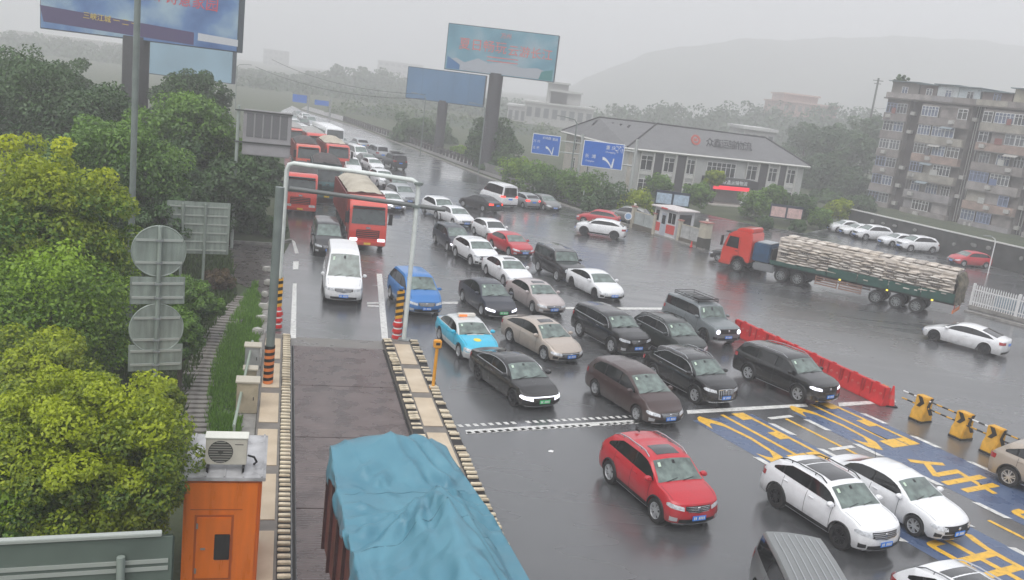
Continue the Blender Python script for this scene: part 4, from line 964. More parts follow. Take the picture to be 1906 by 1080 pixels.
# ------------------------------------------------------------------ fences, walls, guard house
def run(px): return [Vector((*at(*p), 0)) for p in px]
M_LOWW = M('low_wall', (.17, .17, .165), .6, noise=.2, nscale=1)
t = thing('roadside_balustrade', 'dark concrete post balustrade along the far side of the carriageway', 'balustrade', (0, 0, 0))
pts = run([(640, 226), (760, 266), (905, 319)]); tot = sum((b-a).length for a, b in zip(pts, pts[1:])); n = int(tot/1.6)
q = MB(); q.cbox((0, 0, .55), (.35, .35, 1.1)); pm = q.mesh('post', M('balustrade_dark', (.07, .065, .06), .7, noise=.2), bevel=.03)
for i in range(n):
    p, d = along(pts, i*1.6); inst('post', pm, t, (p.x, p.y, .05), (0, 0, atan2(d.y, d.x)))
q = MB(); q.tube([(p.x, p.y, .85) for p in pts], .1, 6); q.build('top_rail', M('balustrade_dark'), t)
t = thing('low_wall', 'low grey concrete wall in front of the roadside bushes', 'wall', (0, 0, 0))
for a, b in zip(run([(900, 318), (1062, 372), (1172, 411)]), run([(1062, 372), (1172, 411)])):
    d = b-a; q = MB(); q.T = Matrix.Translation(a) @ Matrix.Rotation(atan2(d.y, d.x), 4, 'Z'); q.box(0, d.length, -.12, .12, 0, 1.15); q.T = None; q.build('wall_section', M_LOWW, t, bevel=.03)
M_PIL = M('pillar_cream', (.45, .42, .34), .6, noise=.12); M_PAN = M('fence_panel_grey', (.36, .4, .39), .4, noise=.2, nscale=1.2)
A_, B_ = Vector((*at(1176, 424), 0)), Vector((*at(1302, 462), 0)); dF = (B_-A_); LF = dF.length; angF = atan2(dF.y, dF.x)
def pillar(f, w, h, label, lamp=False, low=None):
    p = A_+dF*f; t = thing('gate_pillar', label, 'pillar', (p.x, p.y, 0), angF, 'cream pillars of the yard fence')
    q = MB(); q.cbox((0, 0, h/2), (w, w, h)); q.build('shaft', M_PIL, t, bevel=.02)
    q = MB(); q.cbox((0, 0, h+.05), (w+.14, w+.14, .1)); q.build('cap', M('pillar_cap', (.4, .18, .15), .5), t, bevel=.01)
    if low: q = MB(); q.cbox((0, 0, low/2), (w+.04, w+.04, low)); q.build('plinth', M('pillar_dark', (.05, .05, .04), .6), t)
    if lamp: q = MB(); q.lathe([(.001, h+.1), (.1, h+.12), (.14, h+.22), (.1, h+.34), (.001, h+.36)], 12); q.build('globe_lamp', M('globe', (.7, .7, .65), .4), t, smooth=60)
pillar(0, .35, 2.0, 'slim cream pillar at the left end of the yard fence', True); pillar(.34, .35, 1.9, 'slim cream pillar left of the guard house'); pillar(.70, .32, 1.9, 'slim cream pillar right of the guard house')
pillar(1.04, .8, 2.3, 'broad cream gate pillar with dark foot and globe lamp', True, 1.0)
for f0, f1, lb, mm in ((.02, .32, 'grey-green panel fence section left of the guard house', M_PAN), (.72, .97, 'grey picture-panel fence section right of the guard house', M('fence_panel_b', (.5, .5, .49), .5, col2=(.3, .31, .3), nscale=2.5))):
    a = A_+dF*f0; l = LF*(f1-f0); t = thing('yard_fence', lb, 'fence', (a.x, a.y, 0), angF)
    q = MB(); q.box(0, l, -.15, .15, 0, .45); q.build('base_wall', M('fence_base', (.12, .11, .09), .7), t)
    n = max(2, int(l/1.2))
    for i in range(n): q = MB(); q.box(l*i/n+.03, l*(i+1)/n-.03, -.04, .04, .46, 1.6); q.build('fence_panel', mm, t)
    q = MB(); q.box(0, l, -.06, .06, 1.61, 1.68); q.build('top_rail', M_PIL, t)
p = A_+dF*.53; t = thing('guard_house', 'small red and white guard house with flat pale roof by the yard fence', 'guard house', (p.x+.6, p.y+1.0, 0), angF)
GW = M('guard_white', (.55, .56, .57), .45); GR = M('guard_red', (.55, .06, .05), .45)
q = MB(); q.box(-1.5, 1.5, -1.1, 1.1, 0, 2.6); q.build('wall', GW, t, bevel=.03)
q = MB(); q.box(-1.8, 1.8, -1.4, 1.4, 2.61, 2.74); q.build('roof', M('guard_roof', (.6, .56, .55), .5), t, bevel=.03)
q = MB(); q.box(-.35, .45, -1.43, -1.405, 2.6, 2.75); q.build('roof_stripe', GR, t)
for x0, x1 in ((-1.42, -.55), (.3, 1.42)): q = MB(); q.box(x0, x1, -1.13, -1.105, .45, 1.25); q.build('red_panel', GR, t)
for x0, x1 in ((-1.3, -.85), (.45, .85), (.95, 1.35)): q = MB(); q.box(x0, x1, -1.13, -1.105, 1.4, 2.35); f_ = q.build('window', sideglass, t); 
q = MB(); q.box(-.45, .2, -1.14, -1.105, .1, 2.2); dd_ = q.build('door', M('guard_door', (.4, .43, .48), .4), t); q = MB(); q.box(-.35, .1, -1.15, -1.142, 1.2, 2.0); q.build('door_pane', sideglass, dd_)
for y0, y1 in ((-.8, .7),): q = MB(); q.box(1.505, 1.53, y0, y1, 1.35, 2.35); q.build('window', sideglass, t)
# round blue-white notice by the fence
b = at(1166, 425); t = thing('round_sign', 'small round blue and white sign standing at the fence end', 'sign', (*b, 0))
q = MB(); q.tube([(0, 0, 0), (0, 0, 1.3)], .03, 6); q.build('pole', steel, t); q = MB(); q.lathe([(.001, -.03), (.36, -.03), (.36, 0), (.001, 0)], 20, 'y', (0, 0, 1.15)); q.build('disc', M_SW, t); q = MB(); q.lathe([(.001, -.035), (.27, -.035), (.27, -.031)], 20, 'y', (0, 0, 1.15)); q.build('disc_face', M('sign_pale_blue', (.25, .4, .6), .4), t)
for i, px in enumerate([(1083, 388), (1033, 372), (975, 352)]):
    b = at(*px); t = pole('short_pole', ['short white pole by the low wall, nearest the red hatchback', 'short white pole by the low wall behind the grey saloon', 'short white pole by the low wall behind the minibus'][i], 'pole', b, 2.0, .07, M_WPOLE, 'white poles along the low wall')
# picket fence right
a, b = Vector((*at(1803, 574), 0)), Vector((*at(1985, 622), 0)); d = b-a; L_ = d.length; t = thing('picket_fence', 'white picket fence behind the rear of the bagged lorry', 'fence', (a.x, a.y, 0), atan2(d.y, d.x))
q = MB(); q.box(0, L_, -.18, .18, 0, .3); q.build('base_wall', concrete, t, bevel=.03)
q = MB(); q._add([(-.035, 0, .3), (.035, 0, .3), (.035, 0, 1.75), (0, 0, 1.85), (-.035, 0, 1.75), (-.035, .03, .3), (.035, .03, .3), (.035, .03, 1.75), (0, .03, 1.85), (-.035, .03, 1.75)], [(0, 1, 2, 3, 4), (9, 8, 7, 6, 5), (0, 5, 6, 1), (1, 6, 7, 2), (2, 7, 8, 3), (3, 8, 9, 4), (4, 9, 5, 0)]); pk = q.mesh('picket', white)
for i in range(int(L_/.17)): inst('picket', pk, t, (.1+i*.17, -.03, 0))
for z in (.55, 1.45): q = MB(); q.box(0, L_, 0, .05, z-.04, z+.04); q.build('rail', white, t)
for i in range(3): q = MB(); x = .05+i*L_*.48; q.cbox((x, .02, .95), (.16, .16, 1.9)); q.build('post', white, t)
t2 = thing('hoarding', 'pale blue banner sheet hung behind the picket fence', 'banner', (a.x, a.y, 0), atan2(d.y, d.x)); q = MB(); q.box(1.6, L_-.3, .25, .29, .35, 1.35); q.build('sheet', M('banner_blue', (.3, .38, .45), .5, noise=.15), t2)
# yard wall with coping
a, b = Vector((*at(1585, 389, 2.5), 0)), Vector((*at(1960, 474, 2.5), 0)); d = b-a; L_ = d.length; t = thing('yard_wall', 'long dark yard wall with pale coping behind the parked cars', 'wall', (a.x, a.y, 0), atan2(d.y, d.x))
q = MB(); q.box(0, L_, -.12, .12, 0, 2.42); q.build('wall', M('yard_wall_dark', (.05, .052, .048), .8, noise=.4, nscale=.8), t)
q = MB(); q.box(0, L_, -.2, .2, 2.421, 2.54); q.build('coping', M('coping_white', (.55, .55, .53), .6), t)
for i in range(12):
    q = MB(); x = 3+i*(L_-5)/12+random.uniform(-1.2, 1.2); z = 1.6+random.uniform(-.5, .3); q.cbox((x, -.3, z), (random.uniform(.3, .8), .3, random.uniform(.2, .4))); q.build('wall_box', M('wall_box_grey', (.24, .24, .23), .6), t, bevel=.08)
# notice boards
for (cx, cy, w, h, z, y_, lb, pm_) in [(1252, 370, 66, 27, 0, 95, 'dark framed notice board with two pale blue posters behind the guard house', (.38, .48, .58)), (1464, 395, 62, 26, 0, 98, 'low notice board with two pale red posters before the hedge', (.55, .38, .36))]:
    sc = CF/y_; zc = zof(cy, cx, sc); p = at(cx, cy, zc); t = thing('notice_board', lb, 'notice board', (p[0], p[1], 0), -.05); ww, hh = w/sc, h/sc
    q = MB(); q.box(-ww/2, ww/2, 0, .12, zc-hh/2, zc+hh/2); o = q.build('frame', M('notice_frame', (.02, .03, .05), .5), t)
    for x in (-ww/2+.1, ww/2-.1): q = MB(); q.cbox((x, .06, zc/2), (.12, .12, zc)); q.build('post', M('notice_frame'), t)
    for s_ in (-1, 1): q = MB(); q.box(s_*ww/4-ww*.22, s_*ww/4+ww*.22, -.03, 0, zc-hh*.42, zc+hh*.32); q.build('poster', M('poster%d' % cx, pm_, .5, noise=.2, nscale=3), o)
# entrance sign posts etc: utility pole on the hill
b = at(1598, 330); t = thing('utility_pole', 'utility pole with cross arms on the skyline left of the apartments', 'utility pole', (*b, 0)); sc = CF/b[1]; H_ = zof(152, 1634, sc)
q = MB(); q.tube([(0, 0, 0), (0, 0, H_)], .24, 8); q.build('pole', M('util', (.08, .08, .08), .7), t)
for z in (H_-.6, H_-1.3): q = MB(); q.cbox((0, 0, z), (2.4 if z > H_-1 else 1.6, .15, .15)); q.build('cross_arm', M('util'), t)

# seams on the plain billboard and overhead wires
def wire(label, a, b, z0, z1, sag, r=.035):
    A, B = Vector((*at(*a), z0)), Vector((*at(*b), z1)); t = thing('overhead_wire', label, 'cable', (0, 0, 0))
    q = MB(); q.tube([tuple(A+(B-A)*(i/12)-Vector((0, 0, sag*4*(i/12)*(1-i/12)))) for i in range(13)], r, 5); q.build('wire', M('wire_black', (.02, .02, .02), .6), t)
wire('overhead wire crossing the motorway beyond the blue signs', (500, 215), (782, 290), 11, 9, 1.5)
wire('second overhead wire sagging across the motorway to the left billboard', (470, 225), (782, 290), 9.5, 8.4, 1.5)
wire('overhead wire running from the skyline pole to the apartments', (1598, 330), (1640, 385), 17, 17, 1.0, .03)
# ------------------------------------------------------------------ apartment block
def local(a, b):
    d = b-a; return (a.x, a.y, 0), atan2(d.y, d.x), d.length
a, b = Vector((*at(1613, 379), 0)), Vector((*at(1906, 441), 0)); loc, ang, L_ = local(a, b); L_ += 9
t = thing('apartment_block', 'eight storey grey-brown apartment block with stacked balconies and rooftop sheds', 'building', loc, ang)
M_APT = M('apartment_render', (.11, .10, .094), .85, col2=(.22, .198, .185), nscale=.35, detail=8); M_APT2 = M('apartment_dark', (.05, .042, .042), .9, col2=(.09, .077, .075), nscale=.5, detail=8)
M_PARA = [M('parapet_%d' % i, c, .8, noise=.28, nscale=.9, detail=8) for i, c in enumerate([(.30, .275, .265), (.26, .245, .25), (.32, .30, .26), (.24, .215, .205), (.32, .235, .2)])]
FH = 2.8; NF = 6
q = MB(); q.box(0, L_, .9, 11, -.5, FH*6-.01); q.build('wall', M_APT2, t)
bays = [(0, 4.3, 1.5), (7.0, 15.0, 0), (17.2, 25.0, 0), (27.0, 34.0, 0)]
bays = [(x0, min(x1, L_), y) for x0, x1, y in bays if x0 < L_-1]
M_WF = [M('win_frame_%d' % i, c, .5) for i, c in enumerate([(.68, .68, .68), (.5, .51, .53), (.3, .34, .5)])]; M_WG = [M('win_glass_%d' % i, c, .12, coat=.6, noise=.4, nscale=1.5) for i, c in enumerate([(.04, .045, .05), (.09, .10, .11), (.10, .13, .2), (.05, .05, .045)])]
_wm = {}
def window_mesh(w, h, n, fi):
    k = (round(w, 2), round(h, 2), n, fi)
    if k not in _wm:
        q = MB(); e = .07
        q.box(0, w, -.05, .02, 0, e); q.box(0, w, -.05, .02, h-e, h)
        for i in range(n+1): x = (w-e)*i/n; q.box(x, x+e, -.05, .02, e, h-e)
        q.box(e, w-e, -.045, .0, h*.68, h*.68+.05)
        g = MB(); g.box(e, w-e, 0, .03, e, h-e); _wm[k] = (q.mesh('frame', M_WF[fi]), [g.mesh('pane', m) for m in M_WG])
    return _wm[k]
def window(par, x, y, z, w, h, n, fi=None, gi=None):
    fi = random.choice((0, 0, 1, 2)) if fi is None else fi; fm, gm = window_mesh(w, h, n, fi)
    o = inst('window', fm, par, (x, y, z)); inst('pane', random.choice(gm) if gi is None else gm[gi], o); return o
for bi, (x0, x1, yo) in enumerate(bays):
    w = x1-x0
    q = MB(); q.box(x0, x1, .0 if bi else .0, .899, -.5, FH*6-.01); q.build('bay_wall', M_APT, t)
    for f in range(-0, 7):
        zb = f*FH
        y0 = -.25
        if f < 6 or bi:
            # parapet
            pz = zb-.42; m = M_PARA[(f*2+bi*3+random.randint(0, 1)) % 5] if bi else M_PARA[3]
            if f < 6: q = MB(); q.box(x0, x1, -.85 if bi else -.35, -.001, pz, pz+1.1); q.build('balcony_parapet', m, t, bevel=.02); q = MB(); q.box(x0-.06, x1+.06, -.92 if bi else -.4, .0, pz-.14, pz-.005); q.build('floor_slab', M('slab_edge', (.2, .18, .17), .8, noise=.2), t)
        if f >= 6: continue
        wz = zb+.72; hh = 1.5
        yw = -.78 if bi else -.3
        if bi == 0:
            window(t, x0+.3, yw, wz, 1.85, hh, 3); window(t, x0+2.25, yw, wz, 1.85, hh, 3)
            if random.random() < .5: q = MB(); q.box(x0+.1, x1-.1, yw-.5, yw-.05, wz+hh+.05, wz+hh+.12); q.build('awning', M('awning', (.35, .37, .38), .5), t)
        else:
            if random.random() < .7:
                xx = x0+.15
                while xx < x1-1.4:
                    ww = random.choice((1.5, 2.2, 2.9)); ww = min(ww, x1-.1-xx)
                    if random.random() < .82: window(t, xx, yw, wz, ww, hh, max(2, int(ww/.55)))
                    else: q = MB(); q.box(xx, xx+ww, yw+.3, yw+.35, wz, wz+hh); q.build('infill_panel', M_PARA[random.randint(0, 3)], t)
                    xx += ww+random.choice((.05, .3))
                q = MB(); q.box(x0+.05, x1-.05, yw+.06, yw+.12, wz+hh, wz+hh+.25); q.build('balcony_lintel', M('slab_edge'), t)
            else:
                window(t, x0+.5, -.05, wz-.1, 1.6, hh, 3); window(t, x0+3.2, -.05, wz-.3, 2.0, hh+.2, 4); window(t, x0+5.8, -.05, wz-.1, 1.5, hh, 3)
                q = MB()
                for j in range(int(w/.5)): q.box(x0+.1+j*.5, x0+.13+j*.5, yw, yw+.03, wz-.05, wz+hh)
                q.build('balcony_grille', M('grille_grey', (.3, .3, .3), .5), t)
        for _k in range(2 if bi else 1):
            if random.random() < .55:
                q = MB(); xx = x0+random.uniform(.3, w-1.1); q.box(xx, xx+.8, (-1.25 if bi else -.75), (-.86 if bi else -.36), zb-.1, zb+.45); q.build('air_conditioner_unit', M('ac_far', (.45, .44, .42), .5), t, bevel=.03)
        if bi and random.random() < .4:
            xx = x0+random.uniform(.3, w-2.5); q = MB(); q._add([(xx, -.8, wz+hh+.1), (xx+2, -.8, wz+hh+.1), (xx+2, -1.5, wz+hh-.25), (xx, -1.5, wz+hh-.25)], [(0, 1, 2, 3)]); q.build('awning', (lambda r_: M('awning_%d' % r_, [(.22, .27, .3), (.36, .36, .34)][r_], .5))(random.randint(0, 1)), t, fixn=False)
        if random.random() < .5 and f < 6:
            xx = x0+random.uniform(.3, w-1.6); q = MB(); q.box(xx, xx+random.uniform(.5, 1.3), (-.95 if bi else -.5), (-.93 if bi else -.48), wz-.1, wz+.75); q.build('hanging_laundry', (lambda r_: M('laundry_%d' % r_, [(.25, .1, .09), (.12, .16, .3), (.45, .45, .43), (.1, .1, .12)][r_], .8))(random.randint(0, 3)), t)
        if random.random() < .6:
            q = MB(); xx = x1+.35 if bi else x1+.5; q.cbox((xx, .55, wz+.2), (.8, .6, .55)); q.build('air_conditioner_unit', M('ac_far', (.45, .44, .42), .5), t, bevel=.03)
    if bi: 
        for xx in (x1+.3, x1+.75, x1+1.3):
            q = MB(); q.tube([(xx, .8, 0), (xx+random.uniform(-.1, .1), .8, FH*6)], .06, 5); q.build('drain_pipe', M('pipe_pale', (.42, .42, .4), .5), t)
q = MB(); q.box(-.3, L_, -.7, 11, FH*6+.0, FH*6+.2); q.build('roof_slab', M('slab_edge'), t)
for (x0, x1, z1, c, lb) in ((.2, 5.2, 2.5, (.2, .185, .17), 0), (5.4, 8.4, 2.3, (.15, .12, .11), 0), (8.5, 12.0, 2.45, (.52, .56, .57), 1), (12.1, 15.6, 2.3, (.48, .54, .56), 1), (15.9, 20.5, 1.9, (.2, .16, .15), 0), (20.7, 26.5, 2.6, (.4, .38, .3), 1), (27, 33, 2.2, (.25, .2, .19), 0)):
    if x0 > L_: continue
    q = MB(); q.box(x0, x1, .1, 6, FH*6+.2, FH*6+.2+z1); s_ = q.build('rooftop_shed', M('shed%d' % int(x0*10), c, .7, noise=.2, nscale=.7), t)
    q = MB(); q.box(x0-.4, x1+.3, -.5, 6.4, FH*6+.22+z1, FH*6+.34+z1); q.build('shed_roof', M('shed_roof', (.16, .2, .22), .6), s_)
    window(t, x0+(x1-x0)*.4, .03, FH*6+.9, 1.1, 1.1, 2)
    q = MB(); q.box(x0-.1, x1+.1, -.8, -.7, FH*6+.2, FH*6+1.0); q.build('roof_parapet', M_PARA[random.randint(0, 4)], t)
# ------------------------------------------------------------------ transport company building
M_TW = M('plaster_grey', (.40, .41, .40), .8, noise=.08, nscale=.6); M_TR = M('roof_tile_grey', (.14, .14, .145), .6, noise=.12, nscale=.8, bump=.03, bscale=3)
EZ, RZ = 6.0, 9.0
P3 = lambda px, py, z: Vector((*at(px, py, z), z))
EA, EB, EW = P3(1168, 274, EZ), P3(1508, 309, EZ), P3(1046, 243, EZ); R0, R1, R2 = P3(1115, 219, 8.75), P3(1222, 231, 9.0), P3(1425, 257, 8.8)
fd = (EB-EA); FL = fd.length; fa = atan2(fd.y, fd.x); bk = Vector((-sin(fa), cos(fa), 0)); EBb = EB+bk*13; EWb = EW+Vector((13, 8, 0)); 
t = thing('office_building', 'two storey grey office building with dark hipped roof and black entrance canopy', 'building', (EA.x, EA.y, 0), fa)
inv = Matrix.Rotation(-fa, 4, 'Z') @ Matrix.Translation((-EA.x, -EA.y, 0))
def LP3(v, dz=0): q_ = inv @ v; return (q_.x, q_.y, q_.z+dz)
roofv = [EA, EB, EW, R0, R1, R2, EBb, EWb]
def roof_face(name, idx):
    q = MB(); n = len(idx); q._add([LP3(roofv[i]) for i in idx]+[LP3(roofv[i], -.18) for i in idx], [tuple(range(n)), tuple(range(n, 2*n))[::-1]]+[(i, (i+1) % n, n+(i+1) % n, n+i) for i in range(n)]); return q.build(name, M_TR, t)
rfr = roof_face('roof', [0, 1, 5, 4]); roof_face('roof', [2, 0, 4, 3]); roof_face('roof', [1, 6, 5]); roof_face('roof', [6, 7, 3, 4, 5]); roof_face('roof', [7, 2, 3])
for p0, p1 in ((R0, R1), (R1, R2), (R2, EB), (R1, EA), (R0, EW)):
    q = MB(); q.tube([LP3(p0, .05), LP3(p1, .05)], .12, 6); q.build('ridge', M('ridge_dark', (.05, .05, .052), .7), t)
M_EAVE = M('eave_white', (.55, .55, .53), .6)
for p0, p1 in ((EW, EA), (EA, EB), (EB, EBb)):
    q = MB(); q.tube([LP3(p0, -.2), LP3(p1, -.2)], .16, 4); q.build('eave_trim', M_EAVE, t)
q = MB(); q.box(.4, FL-.5, .5, 12, -.3, 5.75); q.build('wall', M_TW, t)
lw = [LP3(EW+Vector((.8, -.2, 0))), LP3(EA+Vector((.5, .5, 0)))]
q = MB(); w0, w1 = Vector(lw[0]), Vector(lw[1]); nn = Vector((w1.y-w0.y, -(w1.x-w0.x), 0)).normalized()
if nn.x < 0: nn = -nn
vs = [w0, w1, w1+Vector((8, 3, 0)), w0+Vector((10, 6, 0))]; q._add([(v.x, v.y, -.3) for v in vs]+[(v.x, v.y, 5.75) for v in vs], [(0, 1, 2, 3), (4, 5, 6, 7), (0, 1, 5, 4), (1, 2, 6, 5), (2, 3, 7, 6), (3, 0, 4, 7)]); q.build('wing_wall', M('wing_cream', (.45, .42, .37), .8, noise=.12, nscale=.8), t)
wd = (w1-w0); wl = wd.length; wang = atan2(wd.y, wd.x)
for f in (.15, .42, .66, .86):
    for z in (.9, 3.6):
        p = w0+wd*f; o = window(t, 0, 0, 0, 1.6, 1.6, 2, 0, 0); o.location = (p.x+.0, p.y, z); o.rotation_euler = (0, 0, wang); o.location = (p.x-nn.x*.04, p.y-nn.y*.04, z)
def fx(px): return (px-1168)/340*FL
for x0, x1, kind_ in [(1196, 1218, 'w'), (1219, 1236, 'd'), (1237, 1257, 'w'), (1259, 1277, 'd'), (1278, 1294, 'w'), (1316, 1370, 'W'), (1390, 1411, 'w'), (1413, 1431, 'd'), (1432, 1450, 'w'), (1452, 1467, 'd'), (1468, 1486, 'w')]:
    a_, b_ = fx(x0), fx(x1)
    if kind_ == 'd': q = MB(); q.box(a_, b_, .35, .52, .3, 5.6); q.build('dark_wall_panel', M('panel_dark', (.06, .06, .065), .6), t)
    else:
        window(t, a_, .47, 3.3, b_-a_, 1.9, 6 if kind_ == 'W' else 2, 0, 0)
        q = MB(); q.box(a_, b_, .38, .47, 2.75, 3.2); q.build('sill_panel', M_EAVE, t)
        if kind_ == 'w': window(t, a_, .47, .5, b_-a_, 1.7, 2, 0, 0)
    if kind_ != 'W':
        for xx in (a_, b_): q = MB(); q.box(xx-.05, xx+.05, .2, .46, .3, 5.7); q.build('pilaster', M_EAVE, t)
# entrance canopy
ca, cb = fx(1310), fx(1394)
q = MB(); q.box(ca, cb, -2.6, .45, 2.35, 3.35); cpy = q.build('canopy', M('canopy_black', (.025, .025, .028), .4), t, bevel=.03)
me = text_mesh('lettering', '众鑫运输物流', .62, M_SW, .02); inst('lettering', me, cpy, ((ca+cb)/2-.2, -2.63, 2.95), (pi/2, 0, 0), (1.0, 1, 1))
q = MB(); q.box(ca+.1, ca+(cb-ca)*.8, -2.66, -2.605, 2.0, 2.5); ls = q.build('led_strip', M('led_red', (.6, .03, .05), .4, emit=(1, .03, .06), estr=.55), cpy)
q = MB(); q.lathe([(.2, -2.66), (.26, -2.66), (.26, -2.62)], 16, 'y', (ca+.75, 0, 2.95)); q.build('emblem', M_SRED, cpy)
for x in (ca+.3, cb-.4): q = MB(); q.box(x-.25, x+.25, -2.5, -2.1, -.1, 2.35); q.build('canopy_column', M('canopy_col', (.06, .05, .05), .5), t)
q = MB(); q.box(cb-2.0, cb-.1, -1.9, -1.8, .3, 2.3); q.build('entrance_screen', M_SW, t)
q = MB(); q.box(ca-.3, cb+.5, -3.6, .4, -.1, .12); q.build('entrance_step', M('step_pale', (.4, .38, .35), .6), t)
# roof lettering
sl_ = (Vector(LP3((R1+R2)/2))-Vector(LP3((EA+EB)/2))); tilt = atan2(sl_.z, sl_.y)
for i, ch in enumerate('众鑫运输物流'):
    me = text_mesh('lettering', ch, 1.3, M('letter_dark', (.03, .03, .032), .6), .04); x = fx(1332+i*14.6); f = .36
    base = Vector(LP3(EA+(EB-EA)*clamp(x/FL)))+Vector((0, sl_.y*f, sl_.z*f)); inst('roof_letter', me, rfr, (base.x, base.y-.35, base.z+.45), (radians(68), 0, 0))
base = Vector(LP3(EA+(EB-EA)*(fx(1307)/FL)))+Vector((0, sl_.y*.4, sl_.z*.4))
q = MB(); q.lathe([(.45, .02), (.72, .02), (.72, .1), (.45, .1), (.45, .02)], 20); q._add([(-.35, -.2, .1), (.35, -.2, .1), (.2, .05, .1), (.3, .35, .1), (-.1, .1, .1), (-.3, .3, .1)], [(0, 1, 2, 3, 4, 5)])
o = q.build('roof_emblem', M('emblem_red', (.4, .09, .07), .5), rfr, fixn=False); o.location = (base.x, base.y-.35, base.z+.5); o.rotation_euler = (radians(68), 0, 0)
for i in range(5):   # dark letters on the wing roof, seen from the side
    f0 = .30+.055*i; p = R0+(R1-R0)*(.05+.16*i); e = EW+(EA-EW)*(.35+.1*i); c_ = e+(p-e)*.62; q = MB()
    for zz in (-.35, 0, .35): q.cbox((0, 0, zz), (.55, .08, .12))
    for xx in (-.22, .22): q.cbox((xx, 0, 0), (.1, .09, 1.0))
    o = q.build('roof_letter', M('letter_dark'), t); v = LP3(c_, .25); o.location = v; o.rotation_euler = (radians(-38), 0, wang)
# ------------------------------------------------------------------ distant buildings
def far_building(label, px0, px1, base_y, top_y, dist, depth, col, floors, cols, roof=None, steps=None, win=(.1, .11, .12)):
    hzm = hz((px0+px1)/2); sc = CF/dist; z1 = CH-(top_y-hzm)/sc; z0 = CH-(base_y-hzm)/sc
    def xw(px): return (px-953)/sc + (hzm-156)*0 + ((CH+z1)/2-CH)*0
    # solve for x along the ray at that distance
    A = Vector(((px0-953)/CF*dist*1.0, dist, 0)); d0 = FW*CF+RX*(px0-953)-UP*((top_y+base_y)/2-540); d1 = FW*CF+RX*(px1-953)-UP*((top_y+base_y)/2-540)
    A = Vector((d0[0]/d0[1]*dist, dist, 0)); B = Vector((d1[0]/d1[1]*dist, dist, 0)); w = (B-A).length
    t = thing('distant_building', label, 'building', (A.x, A.y, min(z0, -.5)), 0, None); H_ = z1-min(z0, -.5)
    m = M('fb%d_%d' % (px0, base_y), col, .85, noise=.1, nscale=.2); q = MB(); q.box(0, w, 0, depth, 0, H_); q.build('wall', m, t)
    q = MB(); q.box(-.5, w+.5, -.5, depth+.5, H_, H_+.6); q.build('roof', M('fbr%d' % px0, roof or tuple(c*1.2 for c in col), .8), t)
    fh = H_/floors; cw = w/cols; wmh = MB().box(0, cw*.6, -.06, .0, 0, fh*.5).mesh('window', M('fw_%s' % str(win), win, .3))
    for i in range(cols):
        for j in range(floors): inst('window', wmh, t, (cw*(i+.2), 0, fh*(j+.3)))
    if steps:
        for x0, x1, h in steps: q = MB(); q.box(w*x0, w*x1, depth*.2, depth*.8, H_+.6, H_+h); q.build('upper_storey', m, t); q = MB(); q.box(w*x0-.5, w*x1+.5, depth*.15, depth*.85, H_+h+.01, H_+h+.6); q.build('upper_roof', M('fbr%d' % px0), t)
    return t
far_building('pale grey stepped building in the haze behind the blue signs', 972, 1100, 300, 196, 300, 30, (.34, .34, .33), 3, 8, steps=[(.35, .8, 4.5), (.3, .6, 7)])
far_building('pale low building left of the stepped one in the haze', 940, 975, 300, 196, 310, 20, (.38, .38, .38), 3, 3)
far_building('pinkish apartment building on the skyline between trees and apartment block', 1449, 1550, 300, 196, 360, 30, (.42, .30, .27), 5, 8, steps=[(.05, .7, 3)], win=(.2, .17, .16))  # window colour kept near the wall tone, haze put into it
far_building('small pale flat building behind the right end of the office roof', 1382, 1440, 290, 242, 190, 15, (.4, .4, .4), 2, 4)
far_building('faint tower in the haze right of the huge billboard', 488, 526, 180, 94, 900, 20, (.3, .3, .3), 9, 4)
far_building('faint broad tower in the haze above the motorway', 560, 600, 190, 130, 850, 20, (.33, .33, .33), 6, 4)
far_building('faint low block in the haze right of the motorway', 700, 780, 190, 118, 850, 20, (.33, .33, .33), 7, 7)
far_building('pale building in the haze behind the left trees', 20, 235, 230, 70, 520, 30, (.4, .4, .38), 6, 9, win=(.3, .3, .3))  # windows paled by colour to soften their contrast as haze does
